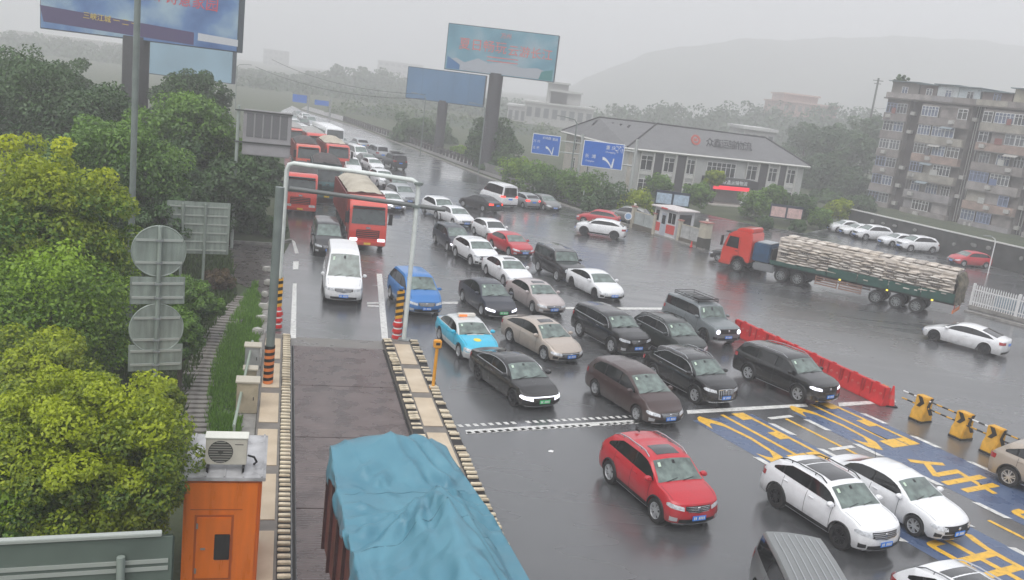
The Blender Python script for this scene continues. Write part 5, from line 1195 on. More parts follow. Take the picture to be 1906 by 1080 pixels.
# ------------------------------------------------------------------ trees
def leafcloud(name, clumps, per, leaf, m, parent=None, tintf=None, flat=.6):
    """clumps: (x, y, z, r) spheres filled with separate leaf quads"""
    N = len(clumps)*per; cl = np.repeat(np.array(clumps, dtype=float), per, axis=0)
    d = RNG.normal(size=(N, 3)); d /= np.linalg.norm(d, axis=1)[:, None]; r = RNG.uniform(.35, 1.0, N)**.5
    c = cl[:, :3]+d*(cl[:, 3]*r)[:, None]*np.array([1, 1, .8])
    nrm = d*.7+RNG.normal(size=(N, 3))*.55; nrm[:, 2] = np.abs(nrm[:, 2])+.25; nrm /= np.linalg.norm(nrm, axis=1)[:, None]
    u = np.cross(nrm, RNG.normal(size=(N, 3))); u /= np.linalg.norm(u, axis=1)[:, None]; v = np.cross(nrm, u)
    s = leaf*RNG.uniform(.6, 1.25, N); u *= (s*.5)[:, None]; v *= (s*.5*flat)[:, None]
    V = np.empty((N, 4, 3)); V[:, 0] = c-u; V[:, 1] = c+v*.9-u*.1+nrm*(s*.12)[:, None]; V[:, 2] = c+u; V[:, 3] = c-v*.9-u*.1+nrm*(s*.12)[:, None]
    me = bpy.data.meshes.new(name); me.vertices.add(N*4); me.vertices.foreach_set('co', V.ravel()); me.loops.add(N*4); me.loops.foreach_set('vertex_index', np.arange(N*4, dtype=np.int32))
    me.polygons.add(N); me.polygons.foreach_set('loop_start', np.arange(0, N*4, 4, dtype=np.int32)); me.polygons.foreach_set('loop_total', np.full(N, 4, dtype=np.int32)); me.update()
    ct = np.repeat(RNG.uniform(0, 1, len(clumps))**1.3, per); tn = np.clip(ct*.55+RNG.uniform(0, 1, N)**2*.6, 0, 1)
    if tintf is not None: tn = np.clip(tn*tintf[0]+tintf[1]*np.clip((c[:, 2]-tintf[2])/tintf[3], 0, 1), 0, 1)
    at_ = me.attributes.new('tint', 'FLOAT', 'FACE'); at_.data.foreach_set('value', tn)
    me.materials.append(m); me.validate(); o = bpy.data.objects.new(name, me); COL.objects.link(o)
    if parent is not None: o.parent = parent
    return o
LM_YG = leafmat('leaf_yellow_green', (.05, .15, .008), (.55, .60, .02), .38); LM_G = leafmat('leaf_green', (.022, .08, .012), (.17, .31, .04), .32); LM_DG = leafmat('leaf_dark_green', (.018, .055, .016), (.075, .15, .04), .25)
LM_OL = leafmat('leaf_olive', (.03, .095, .007), (.44, .52, .018), .38); LM_BR = leafmat('leaf_bright', (.025, .10, .008), (.28, .44, .02), .35); LM_FAR = leafmat('leaf_far', (.025, .06, .025), (.07, .13, .05), .2); LM_RD = leafmat('leaf_reddish', (.05, .03, .02), (.12, .08, .03), .2)
M_BARK = M('bark', (.06, .05, .04), .9, noise=.3, nscale=5, bump=.02, bscale=12)
def tree_at(label, cx, cy, rpx, dist, m, leaf=.22, per=170, ncl=60, sq=.85, name='tree', cat='tree', group=None, base=None, tint=None, trunk=True, rz=None, crs=.28):
    sc = CF/dist; hzc = hz(cx); d0 = FW*CF+RX*(cx-953)-UP*(cy-540); k = dist/d0[1]; C_ = Vector((d0[0]*k, d0[1]*k, CH+d0[2]*k)); R = rpx/sc
    t = thing(name, label, cat, (C_.x, C_.y, 0), 0, group)
    cz = C_.z; Rz = R*(rz or sq); cls = []
    for i in range(ncl):
        z = 1-2*(i+.5)/ncl; th = i*2.39996; rr = sqrt(max(0, 1-z*z)); f = random.uniform(.62, .98) if i % 4 else random.uniform(.2, .6)
        f *= 1+.13*sin(th*1.7+i)*(1 if i % 7 else 1.6)
        x, y, zz = rr*cos(th)*R*f, rr*sin(th)*R*f, cz+z*Rz*f
        if zz < .25: zz = .25+random.uniform(0, .3)
        cls.append((x, y, zz, R*crs*random.uniform(.7, 1.25)))
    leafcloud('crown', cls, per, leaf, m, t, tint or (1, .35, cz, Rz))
    if trunk:
        q = MB(); h = cz-Rz*.2; r0 = max(.09, R*.055); q.tube([(0, 0, -.1), (.05*R, .02, h*.4), (0, .04*R, h*.75), (.03*R, 0, cz+Rz*.3)], [r0*1.3, r0, r0*.75, r0*.3], 8); tr = q.build('trunk', M_BARK, t, smooth=50)
        for i in range(5):
            a_ = i*2*pi/5+.4; z0 = h*(.55+.08*i); q = MB(); q.tube([(0, 0, z0), (cos(a_)*R*.35, sin(a_)*R*.35, z0+R*.3), (cos(a_)*R*.7, sin(a_)*R*.7, z0+R*.55)], [r0*.5, r0*.35, r0*.12], 6); q.build('limb', M_BARK, tr, smooth=50)
    return t
T_ = tree_at
T_('large olive and yellow leafed tree beside the orange toll booth', 150, 870, 222, 17.6, LM_OL, .105, 440, 240, .92, crs=.17)
T_('bushy olive tree in front of the orange booth corner at the bottom left', 25, 940, 130, 16.5, LM_BR, .12, 400, 60, 1.0, crs=.28)
T_('bright yellow-green tree at the left picture edge', 70, 430, 170, 31, LM_YG, .17, 260, 200, .95, crs=.19, tint=(.6, .6, 6, 2.5))
T_('bright green tree below the yellow-green crown at the left edge', 75, 590, 165, 28, LM_BR, .15, 420, 80, .9)
T_('olive shrub tree left of the round sign backs', 80, 700, 110, 24, LM_OL, .14, 340, 60, .8)
T_('green tree between the left edge and the square sign back', 150, 500, 85, 34, LM_BR, .16, 320, 60, 1.0)
T_('dark green tree right of the yellow-green crown', 215, 320, 118, 45, LM_G, .22, 380, 80, .9)
T_('dark green tree low behind the round sign backs', 300, 420, 70, 44, LM_DG, .2, 260, 50, .9)
T_('tall dark tree in the top left corner', 70, 215, 120, 62, LM_DG, .28, 330, 80, .95)
T_('dark tree between the top left corner and the mast', 175, 235, 90, 60, LM_DG, .27, 300, 60, .9)
T_('tall dark tree at the left edge behind the yellow-green one', 20, 160, 70, 75, LM_DG, .3, 200, 50, 1.0)
T_('tree with spiky top below the huge billboard', 120, 165, 60, 80, LM_DG, .3, 200, 40, 1.0)
T_('round dark green tree right of the mast', 350, 255, 85, 58, LM_G, .26, 330, 70, .95)
T_('dark tree crown behind the round tree right of the mast', 355, 185, 68, 78, LM_DG, .3, 260, 60, .8)
T_('dark green tree under the grey message board', 435, 350, 72, 56, LM_DG, .25, 300, 60, .95)
T_('tree left of the message sign post', 400, 290, 60, 62, LM_G, .26, 230, 50, .9)
T_('small tree beside the message sign post near the lorries', 490, 320, 40, 66, LM_DG, .26, 200, 40, 1.1)
T_('dark tree behind the rectangular sign back', 300, 350, 90, 52, LM_DG, .24, 260, 60, .9)
T_('leafy shrub right of the round sign backs', 350, 560, 55, 36, LM_G, .14, 300, 45, .9, name='shrub', cat='shrub')
T_('tall shrub growing up behind the lower round sign', 335, 620, 50, 30, LM_G, .12, 260, 40, 1.0, name='shrub', cat='shrub')
T_('olive shrub below the lower round sign', 300, 740, 48, 25, LM_OL, .12, 260, 40, .8, name='shrub', cat='shrub')
T_('reddish shrub below the rectangular sign back', 405, 520, 32, 44, LM_RD, .14, 160, 30, .7, name='shrub', cat='shrub', trunk=False)
T_('rounded shrub at the road corner by the dashed line', 505, 428, 34, 61, LM_DG, .2, 180, 30, .8, name='shrub', cat='shrub', trunk=False)
T_('shrub in the verge left of the road corner', 455, 405, 42, 61, LM_DG, .2, 200, 36, .9, name='shrub', cat='shrub', trunk=False)
T_('low shrub at the top of the slab path', 400, 570, 26, 36, LM_G, .12, 160, 24, .7, name='shrub', cat='shrub', trunk=False)
# mid distance
HG = 'bushes behind the low wall'
for cx, cy, r, di, lb, mm in [(900, 285, 0, 0, '', None)]: pass
for cx, cy, r, di, lb, mm in [(962, 318, 34, 108, 'bright green bush at the left end of the low wall', LM_BR), (1005, 330, 36, 104, 'green bush behind the white minibus', LM_G), (1050, 345, 36, 101, 'green bush behind the first street lamp', LM_G), (1095, 350, 40, 98, 'green bush under the larger blue sign', LM_G),
                              (1140, 372, 38, 95, 'dense dark bush left of the slim cream pillar', LM_DG), (1185, 380, 34, 93, 'brownish green bush behind the fence panels', LM_OL), (1228, 345, 26, 108, 'green bush behind the blue notice board', LM_G), (1300, 362, 26, 104, 'tall green bush left of the entrance canopy', LM_G), (1270, 402, 17, 94, 'low dark hedge bush below the blue notice board', LM_DG), (1212, 398, 18, 96, 'low dark hedge bush left of the guard house', LM_DG),
                              (1405, 380, 30, 105, 'bush right of the entrance canopy', LM_G), (1445, 366, 26, 107, 'bush above the pale red posters', LM_G), (1490, 385, 30, 105, 'bush at the right end of the office building', LM_DG), (1425, 415, 14, 97, 'low bush in front of the pale red posters', LM_DG), (1485, 420, 14, 97, 'low bush right of the pale red posters', LM_DG), (1525, 405, 22, 103, 'low bush at the far end of the parked row', LM_G),
                              (1560, 390, 24, 108, 'olive bush at the corner of the yard wall', LM_OL), (1110, 385, 26, 94, 'low dark bush behind the short white pole', LM_DG), (1020, 352, 24, 101, 'low dark bush by the far kerb', LM_DG), (1330, 330, 18, 110, 'slim bush rising beside the entrance canopy', LM_OL)]:
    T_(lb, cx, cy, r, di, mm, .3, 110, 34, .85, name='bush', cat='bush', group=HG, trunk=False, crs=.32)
T_('dark pointed tree behind the billboard column', 915, 268, 46, 128, LM_DG, .36, 260, 70, 1.15); T_('dark round tree right of the billboard column', 935, 305, 42, 125, LM_DG, .4, 170, 40, 1.0)
T_('broad dark tree behind the balustrade', 775, 254, 46, 160, LM_DG, .45, 220, 70, .8); T_('dark tree beside the dark blue billboard column', 812, 262, 38, 168, LM_DG, .5, 160, 45, .8)
T_('pale green bush at the foot of the billboard column', 862, 290, 26, 150, LM_BR, .4, 100, 30, .7, name='bush', cat='bush', trunk=False)
FG = 'trees left of the apartment block'
for cx, cy, r, di, lb in [(1500, 262, 34, 210, 'tree below the pink skyline building'), (1548, 270, 44, 190, 'tall tree in the gap between office and apartments'), (1592, 285, 46, 180, 'tree touching the left edge of the apartments'), (1530, 325, 48, 165, 'large tree behind the right end of the office roof'), (1580, 350, 40, 160, 'lower tree before the apartments'), (1620, 250, 36, 200, 'tree under the utility pole'), (1450, 300, 30, 200, 'small tree behind the office roof end'), (1600, 385, 26, 135, 'bush at the foot of the apartments'), (1540, 380, 30, 140, 'bushy tree beyond the parked row')]:
    T_(lb, cx, cy, r, di, LM_FAR if di > 150 else LM_DG, .6, 150, 42, .95, group=FG, crs=.3)
T_('roof garden shrub on top of the apartment block', 1678, 150, 13, 150, LM_DG, .3, 90, 16, 1.0, name='shrub', cat='shrub', trunk=False)
# hills and far woods ---------------------------------------------------
def ridge(name, pts, dist, depth, m, leaf=1.6, dens=1.0, label=None):
    """wooded ridge: a ground ridge with many leaf clumps on it"""
    cls = []; P = []
    for px, py in pts:
        d0 = FW*CF+RX*(px-953)-UP*(py-540); k = dist/d0[1]; P.append((d0[0]*k, CH+d0[2]*k))
    rows = [[(x, dist+depth, max(z-3, 1)) for x, z in P], [(x, dist+depth*.4, max(z-3.2, 1)) for x, z in P], [(x, dist-depth*.5, -1) for x, z in P]]
    q = MB(); q.grid(rows); o = q.build(name, M('hill_green', (.04, .06, .035), .9, noise=.3, nscale=.03), None, smooth=80); o['kind'] = 'structure'
    W_ = P[-1][0]-P[0][0]; n = int(W_/5*dens)
    for i in range(n):
        x = P[0][0]+W_*(i+random.random())/n; z = interp(x, P)
        for f in (0, .2, .4, .6, .8): zz = z*(1-f)+random.uniform(-2.5, .5); cls.append((x+random.uniform(-3, 3), dist+depth*(.4-.8*f)+random.uniform(-3, 3), max(zz, .5), random.uniform(2.5, 5)))
    o2 = leafcloud('woods', cls, 90, leaf, m); tag(o2, label, 'woods', kind='stuff'); return o2
ridge('hills', [(1060, 228), (1110, 214), (1150, 206), (1180, 212), (1250, 202), (1300, 212), (1340, 214), (1380, 205), (1430, 210), (1480, 206), (1560, 205), (1660, 215), (1760, 235), (1950, 260)], 340, 50, LM_FAR, 1.6, 1.3, 'dim wooded ridge behind the office roof and the apartments')
ridge('hills', [(-60, 60), (120, 80), (300, 110), (420, 140), (500, 150), (570, 142), (620, 126), (690, 132), (740, 158), (800, 172), (900, 188), (1000, 202), (1120, 225)], 420, 90, LM_FAR, 2.0, 1.3, 'dim wooded slope in the haze beyond the motorway bend')
ridge('hills', [(440, 158), (520, 168), (620, 186), (700, 196), (800, 208), (900, 222), (1000, 238), (1190, 250)], 330, 50, LM_FAR, 1.4, .9, 'dim trees in the haze behind the two big billboards')
ridge('hills', [(640, 232), (700, 235), (780, 245), (860, 250), (940, 262), (1010, 285)], 230, 40, leafmat('leaf_field', (.05, .09, .035), (.12, .17, .06)), .9, .8, 'pale green overgrown bank beyond the balustrade')
_n = 60; _rows = []
_hp = [(900, 215), (980, 196), (1050, 168), (1120, 132), (1200, 100), (1290, 84), (1400, 72), (1500, 74), (1600, 68), (1750, 70), (1906, 84), (2150, 130)]
_P = []
for px, py in _hp:
    d0 = FW*CF+RX*(px-953)-UP*(py-540); k = 1190/d0[1]; _P.append((d0[0]*k, CH+d0[2]*k))
for _f in (0, .25, .5, .75, 1):
    _rows.append([(_P[0][0]+(_P[-1][0]-_P[0][0])*i/_n, 1190-_f*260, max(-1, interp(_P[0][0]+(_P[-1][0]-_P[0][0])*i/_n, _P)*(1-_f)**.8+1.4*sin(i*.9+_f*7)+.8*sin(i*2.3+_f*3))) for i in range(_n+1)])
q = MB(); q.grid(_rows); o = q.build('hills', M('far_hill_green', (.045, .065, .04), .9, noise=.4, nscale=.02), None, smooth=80); o['kind'] = 'structure'
# grass and undergrowth ----------------------------------------------
def blades(name, label, poly, n, h, m, wdt=.03):
    xs_ = [p[0] for p in poly]; ys_ = [p[1] for p in poly]; out = []
    def inside(x, y):
        c = False
        for (x1, y1), (x2, y2) in zip(poly, poly[1:]+poly[:1]):
            if (y1 > y) != (y2 > y) and x < (x2-x1)*(y-y1)/(y2-y1)+x1: c = not c
        return c
    while len(out) < n:
        x, y = random.uniform(min(xs_), max(xs_)), random.uniform(min(ys_), max(ys_))
        if inside(x, y) and sin(x*2.1+sin(y*1.7)*2)+sin(y*3.3+x)+random.uniform(-1.2, 1.2) > -.9: out.append((x+random.gauss(0, .06), y+random.gauss(0, .06)))
    B_ = np.array(out); N = n; a_ = RNG.uniform(0, 2*pi, N); hh = h*RNG.uniform(.35, 1.3, N)*(1+.7*np.maximum(0, np.sin(B_[:, 0]*1.3+B_[:, 1]*.9)*np.sin(B_[:, 1]*2.1))); le = RNG.normal(size=(N, 2))*.35*h
    V = np.zeros((N, 3, 3)); dx, dy = np.cos(a_)*wdt, np.sin(a_)*wdt
    V[:, 0, 0] = B_[:, 0]-dx; V[:, 0, 1] = B_[:, 1]-dy; V[:, 1, 0] = B_[:, 0]+dx; V[:, 1, 1] = B_[:, 1]+dy; V[:, 2, 0] = B_[:, 0]+le[:, 0]; V[:, 2, 1] = B_[:, 1]+le[:, 1]; V[:, 2, 2] = hh; V[:, :, 2] -= .02
    me = bpy.data.meshes.new(name); me.vertices.add(N*3); me.vertices.foreach_set('co', V.ravel()); me.loops.add(N*3); me.loops.foreach_set('vertex_index', np.arange(N*3, dtype=np.int32))
    me.polygons.add(N); me.polygons.foreach_set('loop_start', np.arange(0, N*3, 3, dtype=np.int32)); me.polygons.foreach_set('loop_total', np.full(N, 3, dtype=np.int32)); me.update()
    at_ = me.attributes.new('tint', 'FLOAT', 'FACE'); at_.data.foreach_set('value', RNG.uniform(0, 1, N)); me.materials.append(m); me.validate()
    o = bpy.data.objects.new(name, me); COL.objects.link(o); tag(o, label, 'grass', kind='stuff')
blades('grass', 'bright green grass between the slab path and the pale green rail', [at(*p) for p in [(475, 525), (486, 600), (476, 650), (436, 838), (385, 838), (395, 690), (430, 600)]], 26000, .2, leafmat('grass_blade', (.06, .15, .015), (.20, .38, .04), .35))
blades('grass', 'rough grass under the trees left of the slab path', [at(*p) for p in [(430, 470), (440, 550), (390, 620), (345, 745), (330, 850), (100, 850), (0, 700), (0, 450), (300, 380)]], 40000, .3, leafmat('grass_rough', (.03, .06, .012), (.09, .15, .03), .3), .05)
# ------------------------------------------------------------------ vehicles
def hd(rear, front):
    a = at(*rear); b = at(*front); return math.degrees(atan2(b[1]-a[1], b[0]-a[0]))
def car(px, s, head, kind, paint, label, z=0, **kw):
    over = kw.get('over'); ref = (px, s, 'rear') if kw.pop('ref_rear', False) else (px, s)
    loc = put(ref, head, kind, over, z)
    return make_car(kind, paint, label, loc, radians(head), **kw)
def jeep_extra(root, g):
    q = MB(); z = g['H']+.06; x0, x1 = g['X'](2.0), g['X'](4.1); w = .66
    for y in (-w, w): q.tube([(x0, y, z), (x1, y, z)], .022, 5); q.tube([(x0, y, z+.12), (x1, y, z+.12)], .018, 5)
    for i in range(8): x = x0+(x1-x0)*i/7; q.tube([(x, -w, z), (x, w, z)], .016, 5)
    for x in (x0, x1):
        for y in (-w, w): q.tube([(x, y, z-.08), (x, y, z+.12)], .02, 5)
        q.tube([(x, -w, z+.12), (x, w, z+.12)], .018, 5)
    q.build('roof_rack', black, root)
    q = MB(); q.box(x0-.7, x0-.15, -.5, .5, z+.02, z+.1); q.build('roof_box', black, root, bevel=.02)
def ribs_extra(root, g):
    for i in range(7):
        t_ = -.75+i*.25; q = MB(); P = [g['topz'](g['X'](2.1+2.5*j/8), t_, .012) for j in range(9)]; q.tube(P, .018, 4); q.build('roof_rib', P_SILV, root)
def taxi_extra(root, g):
    x = g['X'](2.55); q = MB(); q.box(x-.11, x+.11, -.42, .42, g['H']-.0, g['H']+.15); s = q.build('roof_sign', M('taxi_sign', (.75, .72, .66), .3), root, bevel=.025)
    q = MB(); q.box(x+.112, x+.116, -.4, .0, g['H']+.02, g['H']+.12); q.build('sign_light', M('sign_orange', (.8, .2, .05), .4, emit=(1, .25, .05), estr=.4), s)
    xx = g['X'](.72); q = MB(); n = 16; p0 = g['topz'](xx, -.32, .006)
    P = []
    for i in range(4):
        r = .2*i/3+.002; P.append([g['topz'](xx+r*cos(2*pi*j/n)*.8, (-.0+r*sin(2*pi*j/n))/.9-.12, .006) for j in range(n+1)])
    q.grid(P); q.build('bonnet_emblem', M('taxi_yellow', (.75, .62, .06), .4), root)
def antenna_extra(root, g):
    x = g['X'](3.35); q = MB(); q.tube([(x, 0, g['H']-.03), (x-.12, 0, g['H']+.28)], .008, 4); q.build('antenna', black, root)
def fin_extra(root, g):
    x = g['X'](g['k']['xB']-.15); q = MB(); q.prism([(x-.12, g['H']-.03), (x-.1, g['H']+.07), (x+.12, g['H']-.02)], -.02, .02); q.build('antenna_fin', black, root)
def dashcam_extra(root, g):
    fin_extra(root, g)
Q = 'cars queueing towards the toll lanes'
# --- front row and the cars that have passed the stop line
car((1217, 972), 'R', -64, 'suv', P_RED, 'bright red crossover with silver roof rails, alone on the bare asphalt past the stop line', rails='chrome', sunroof=True, chrome_trim=False, grille='bars', group=Q, extra=fin_extra)
car((1558, 1021), 'R', -62, 'suv', P_WHITE, 'white crossover with long black panoramic roof beside the white saloon on blue paint', sunroof='pano', grille='wide', rim='dark', group=Q, rails='black', over=dict(H=1.68))
car((1697, 997), 'R', -60, 'sedan', P_WHITE, 'white saloon with whip antenna and plain roof next to the panoramic roof crossover', grille='black', group=Q, extra=antenna_extra)
car((1873, 905), 'R', -54, 'suv', P_BEIGE, 'beige hatchback cut by the picture edge beside the yellow barrier blocks', group=Q, ref_rear=True)
car((1470, 984), 'C', -91, 'minivan', P_GRAY, 'grey minivan with ribbed roof at the very bottom of the picture', group=Q, ref_rear=True, z=1.7, over=dict(H=1.8), glass='dark', extra=ribs_extra)
car((1700, 1026), 'C', -62, 'suv', P_WHITE, 'white crossover with silver roof rails and dark roof glass at the bottom right corner', ref_rear=True, z=1.5, sunroof='pano', rails='chrome', group=Q, over=dict(H=1.7))
# --- row standing at the stop line
car((1482, 749), 'R', hd((1391, 709), (1482, 749)), 'bigsuv', P_BLACK, 'large black seven seat off-roader beside the red water barriers, headlights lit', rails='chrome', grille='wide', chrome_trim=False, group=Q, light='on')
car((1291, 751), 'R', -59, 'suv', P_BLACK, 'black crossover with upright chrome grille slats at the stop line', rails='chrome', grille='big', chrome_trim=True, group=Q, over=dict(L=4.75, W=1.9, wb=2.8))
car((1183, 785), 'R', -60, 'mpv', P_BROWN, 'dark brown low people carrier with its nose over the stop line', grille='bars', group=Q)
car((953, 755), 'R', hd((894.6, 712), (953, 755)), 'coupe', P_BLACK, 'black fastback saloon with thin light strip and green plate', light='on', grille='lightbar', plate='green', chrome_trim=True, group=Q, rim='dark', over=dict(L=4.95, wb=2.92))
# --- second row
car((853, 667), 'R', -65, 'sedan', [P_TAXI, M('paint_taxi_white', (.6, .62, .62), .35, coat=1)], 'light blue and white taxi with roof sign and yellow bonnet emblem', group=Q, cat='taxi', name='taxi', extra=taxi_extra, over=dict(L=4.5, wb=2.6, W=1.76, xB=3.25, xG=3.95))
car((1011, 672), 'R', hd((952, 640), (1011, 672)), 'coupe', P_CHAMP, 'champagne gold saloon with dark glass roof panel in the second row', sunroof=True, grille='wide', group=Q, over=dict(H=1.5))
car((1136, 658), 'R', hd((1067, 620), (1136, 658)), 'bigsuv', P_BLACK, 'black crossover with chrome window trim and lit orange corner lamp', chrome_trim=True, grille='bars', group=Q, over=dict(L=4.85, H=1.72, W=1.9))
car((1246, 671), 'R', -60, 'suv', P_GRNBLK, 'greenish black crossover half hidden behind the chrome grilled one', chrome_trim=True, group=Q, rails='black')
car((1352, 648), 'C', -62, 'boxy', P_JEEP, 'boxy grey-blue off-roader with black roof rack at the end of the red barriers', group=Q, light='on', grille='black', rim='dark', extra=jeep_extra)
# --- third row and beyond
car((936, 598), 'C', -65, 'coupe', P_NAVY, 'dark navy electric hatchback with lit headlights and green plate', light='on', grille='none', plate='green', group=Q, over=dict(H=1.6, belt=.98, zC=1.02))
car((990, 583), 'R', -63, 'sedan', P_PINK, 'rose silver saloon with twin kidney shaped grille and roof glass', sunroof=True, light='off', group=Q)
car((936, 532), 'R', -64, 'sedan', P_WHITE, 'white saloon with small sunroof directly behind the rose silver saloon', sunroof=True, group=Q, grille='black', detail=1)
car((875, 496), 'R', -63, 'suv', P_WHITE, 'white crossover with broad black grille beside the red saloon', group=Q, grille='black', detail=1, over=dict(H=1.64))
car((832, 468), 'R', -66, 'mpv', P_NAVY, 'dark navy people carrier with lit headlight beside the white crossover', light='on', group=Q, grille='black', detail=1)
car((907, 449), 'R', -62, 'hatch', P_WHITE, 'white small hatchback with dark windscreen behind the red saloon', group=Q, detail=1, glass='dark')
car((946, 477), 'R', -60, 'sedan', P_RED, 'dark red saloon in the middle of the queue', group=Q, detail=1, grille='bars')
car((1035, 524), 'R', hd((996, 503), (1035, 524)), 'boxy', P_BLACK, 'tall black off-roader behind the white electric saloon', group=Q, rails='chrome', grille='black', detail=1)
car((1105, 557), 'R', hd((1064, 536), (1105, 557)), 'coupe', P_WHITE, 'white electric fastback with smooth grille-less nose, outermost of the queue', group=Q, grille='none', rim='dark', detail=1)
car((1070, 433), 'C', 168, 'suv', P_WHITE, 'white crossover driving away across the plaza in front of the fence', over=dict(H=1.6), detail=1, rim='dark')
car((1736, 635), 'L', 137, 'coupe', P_WHITE, 'white saloon crossing the empty right side of the plaza behind the lorry', rim='dark', tail='off', detail=1)
# --- left lanes
car((638, 570), 'C', -76, 'van', P_WHITE, 'white high roof passenger van entering the weighing lane', cat='van', name='van', light='off', grille='bars', chrome_trim=False)
car((612, 480), 'C', -73, 'minivan', P_DGREY, 'dark grey van right behind the white high roof van', cat='van', name='van', detail=1)
car((793, 592), 'C', -66, 'minivan', P_BLUE, 'bright blue people carrier beside the striped marker post', cat='van', name='van', grille='bars', over=dict(H=1.85, L=4.8, wb=2.85))
# --- far cars in the queue
far = [((836, 412), 'suv', P_WHITE, 'white off-roader with black side windows at the head of the far queue', 'off'),
       ((868, 426), 'sedan', P_WHITE, 'white saloon following the white off-roader in the far queue', 'off'),
       ((762, 385), 'suv', P_SILV, 'silver off-roader with dark bonnet behind the gantry post', 'off'),
       ((740, 396), 'sedan', P_WHITE, 'white saloon squeezed beside the big red lorry', 'on'),
       ((722, 352), 'suv', P_WHITE, 'white crossover under the white gantry beam in the far queue', 'off'),
       ((704, 322), 'sedan', P_WHITE, 'white saloon just above the gantry beam', 'off'),
       ((676, 303), 'minivan', P_WHITE, 'white minivan above the left part of the gantry beam', 'off'),
       ((655, 288), 'sedan', P_GRAY, 'grey saloon behind the white minivan', 'off')]
for i, (px, kd, pt, lb, li) in enumerate(far):
    car(px, 'C', -60 if i < 3 else -62, kd, pt, lb, detail=0, light=li, group=Q)
# --- cars leaving and by the far kerb
car((925, 398), 'C', 138, 'sedan', P_DGREY, 'dark saloon with lit brake lights turning away in the plaza', ref_rear=True, tail='on', detail=0)
car((948, 390), 'C', 122, 'van', P_WHITE, 'white minibus with square rear windows beside the braking saloon', cat='minibus', name='minibus', ref_rear=True, detail=0, over=dict(L=4.9, wb=2.9, H=2.35, xB=4.75, xG=4.88), tail='on')
car((993, 391), 'C', 122, 'hatch', P_SILV, 'silver hatchback with brake lights beside the white minibus', ref_rear=True, tail='on', detail=0)
car((1033, 396), 'C', -62, 'sedan', P_GRAY, 'grey saloon standing by the kerb under the street lamp', detail=0)
car((1072, 412), 'C', 166, 'hatch', P_RED, 'dark red hatchback partly behind the white crossover', detail=0)
car((1128, 408), 'C', 160, 'suv', P_GRAY, 'grey crossover behind the dark red hatchback by the fence', detail=0)
car((676, 282), 'C', 118, 'suv', P_SILV, 'silver crossover driving off up the empty carriageway', ref_rear=True, detail=0)
car((712, 300), 'C', 118, 'minivan', P_SILV, 'silver minivan following up the empty carriageway', ref_rear=True, detail=0)
car((745, 318), 'C', 118, 'boxy', P_DGREY, 'dark loaded off-roader on the open carriageway', ref_rear=True, detail=0, extra=jeep_extra)
car((1322, 481), 'C', 150, 'sedan', P_DGREY, 'dark car just ahead of the red lorry cab by the gate post', detail=0)
# --- parked row in the yard
PG = 'cars parked nose out along the yard wall'
for px, kd, pt, lb in [((1538, 430), 'sedan', P_WHITE, 'white saloon at the far end of the parked row'),
                       ((1563, 437), 'sedan', P_WHITE, 'white saloon second from the far end of the parked row'),
                       ((1588, 444), 'suv', P_WHITE, 'white crossover with dark doors in the middle of the parked row'),
                       ((1636, 456), 'sedan', P_WHITE, 'white saloon beyond the two-tone estate in the parked row'),
                       ((1670, 465), 'suv', P_WHITE, 'white estate with silver trim nearest in the parked row')]:
    car(px, 'C', 195, kd, pt, lb, detail=0, group=PG)
car((1768, 492), 'C', 195, 'hatch', P_RED, 'red hatchback under the yard wall away from the parked row', detail=0)
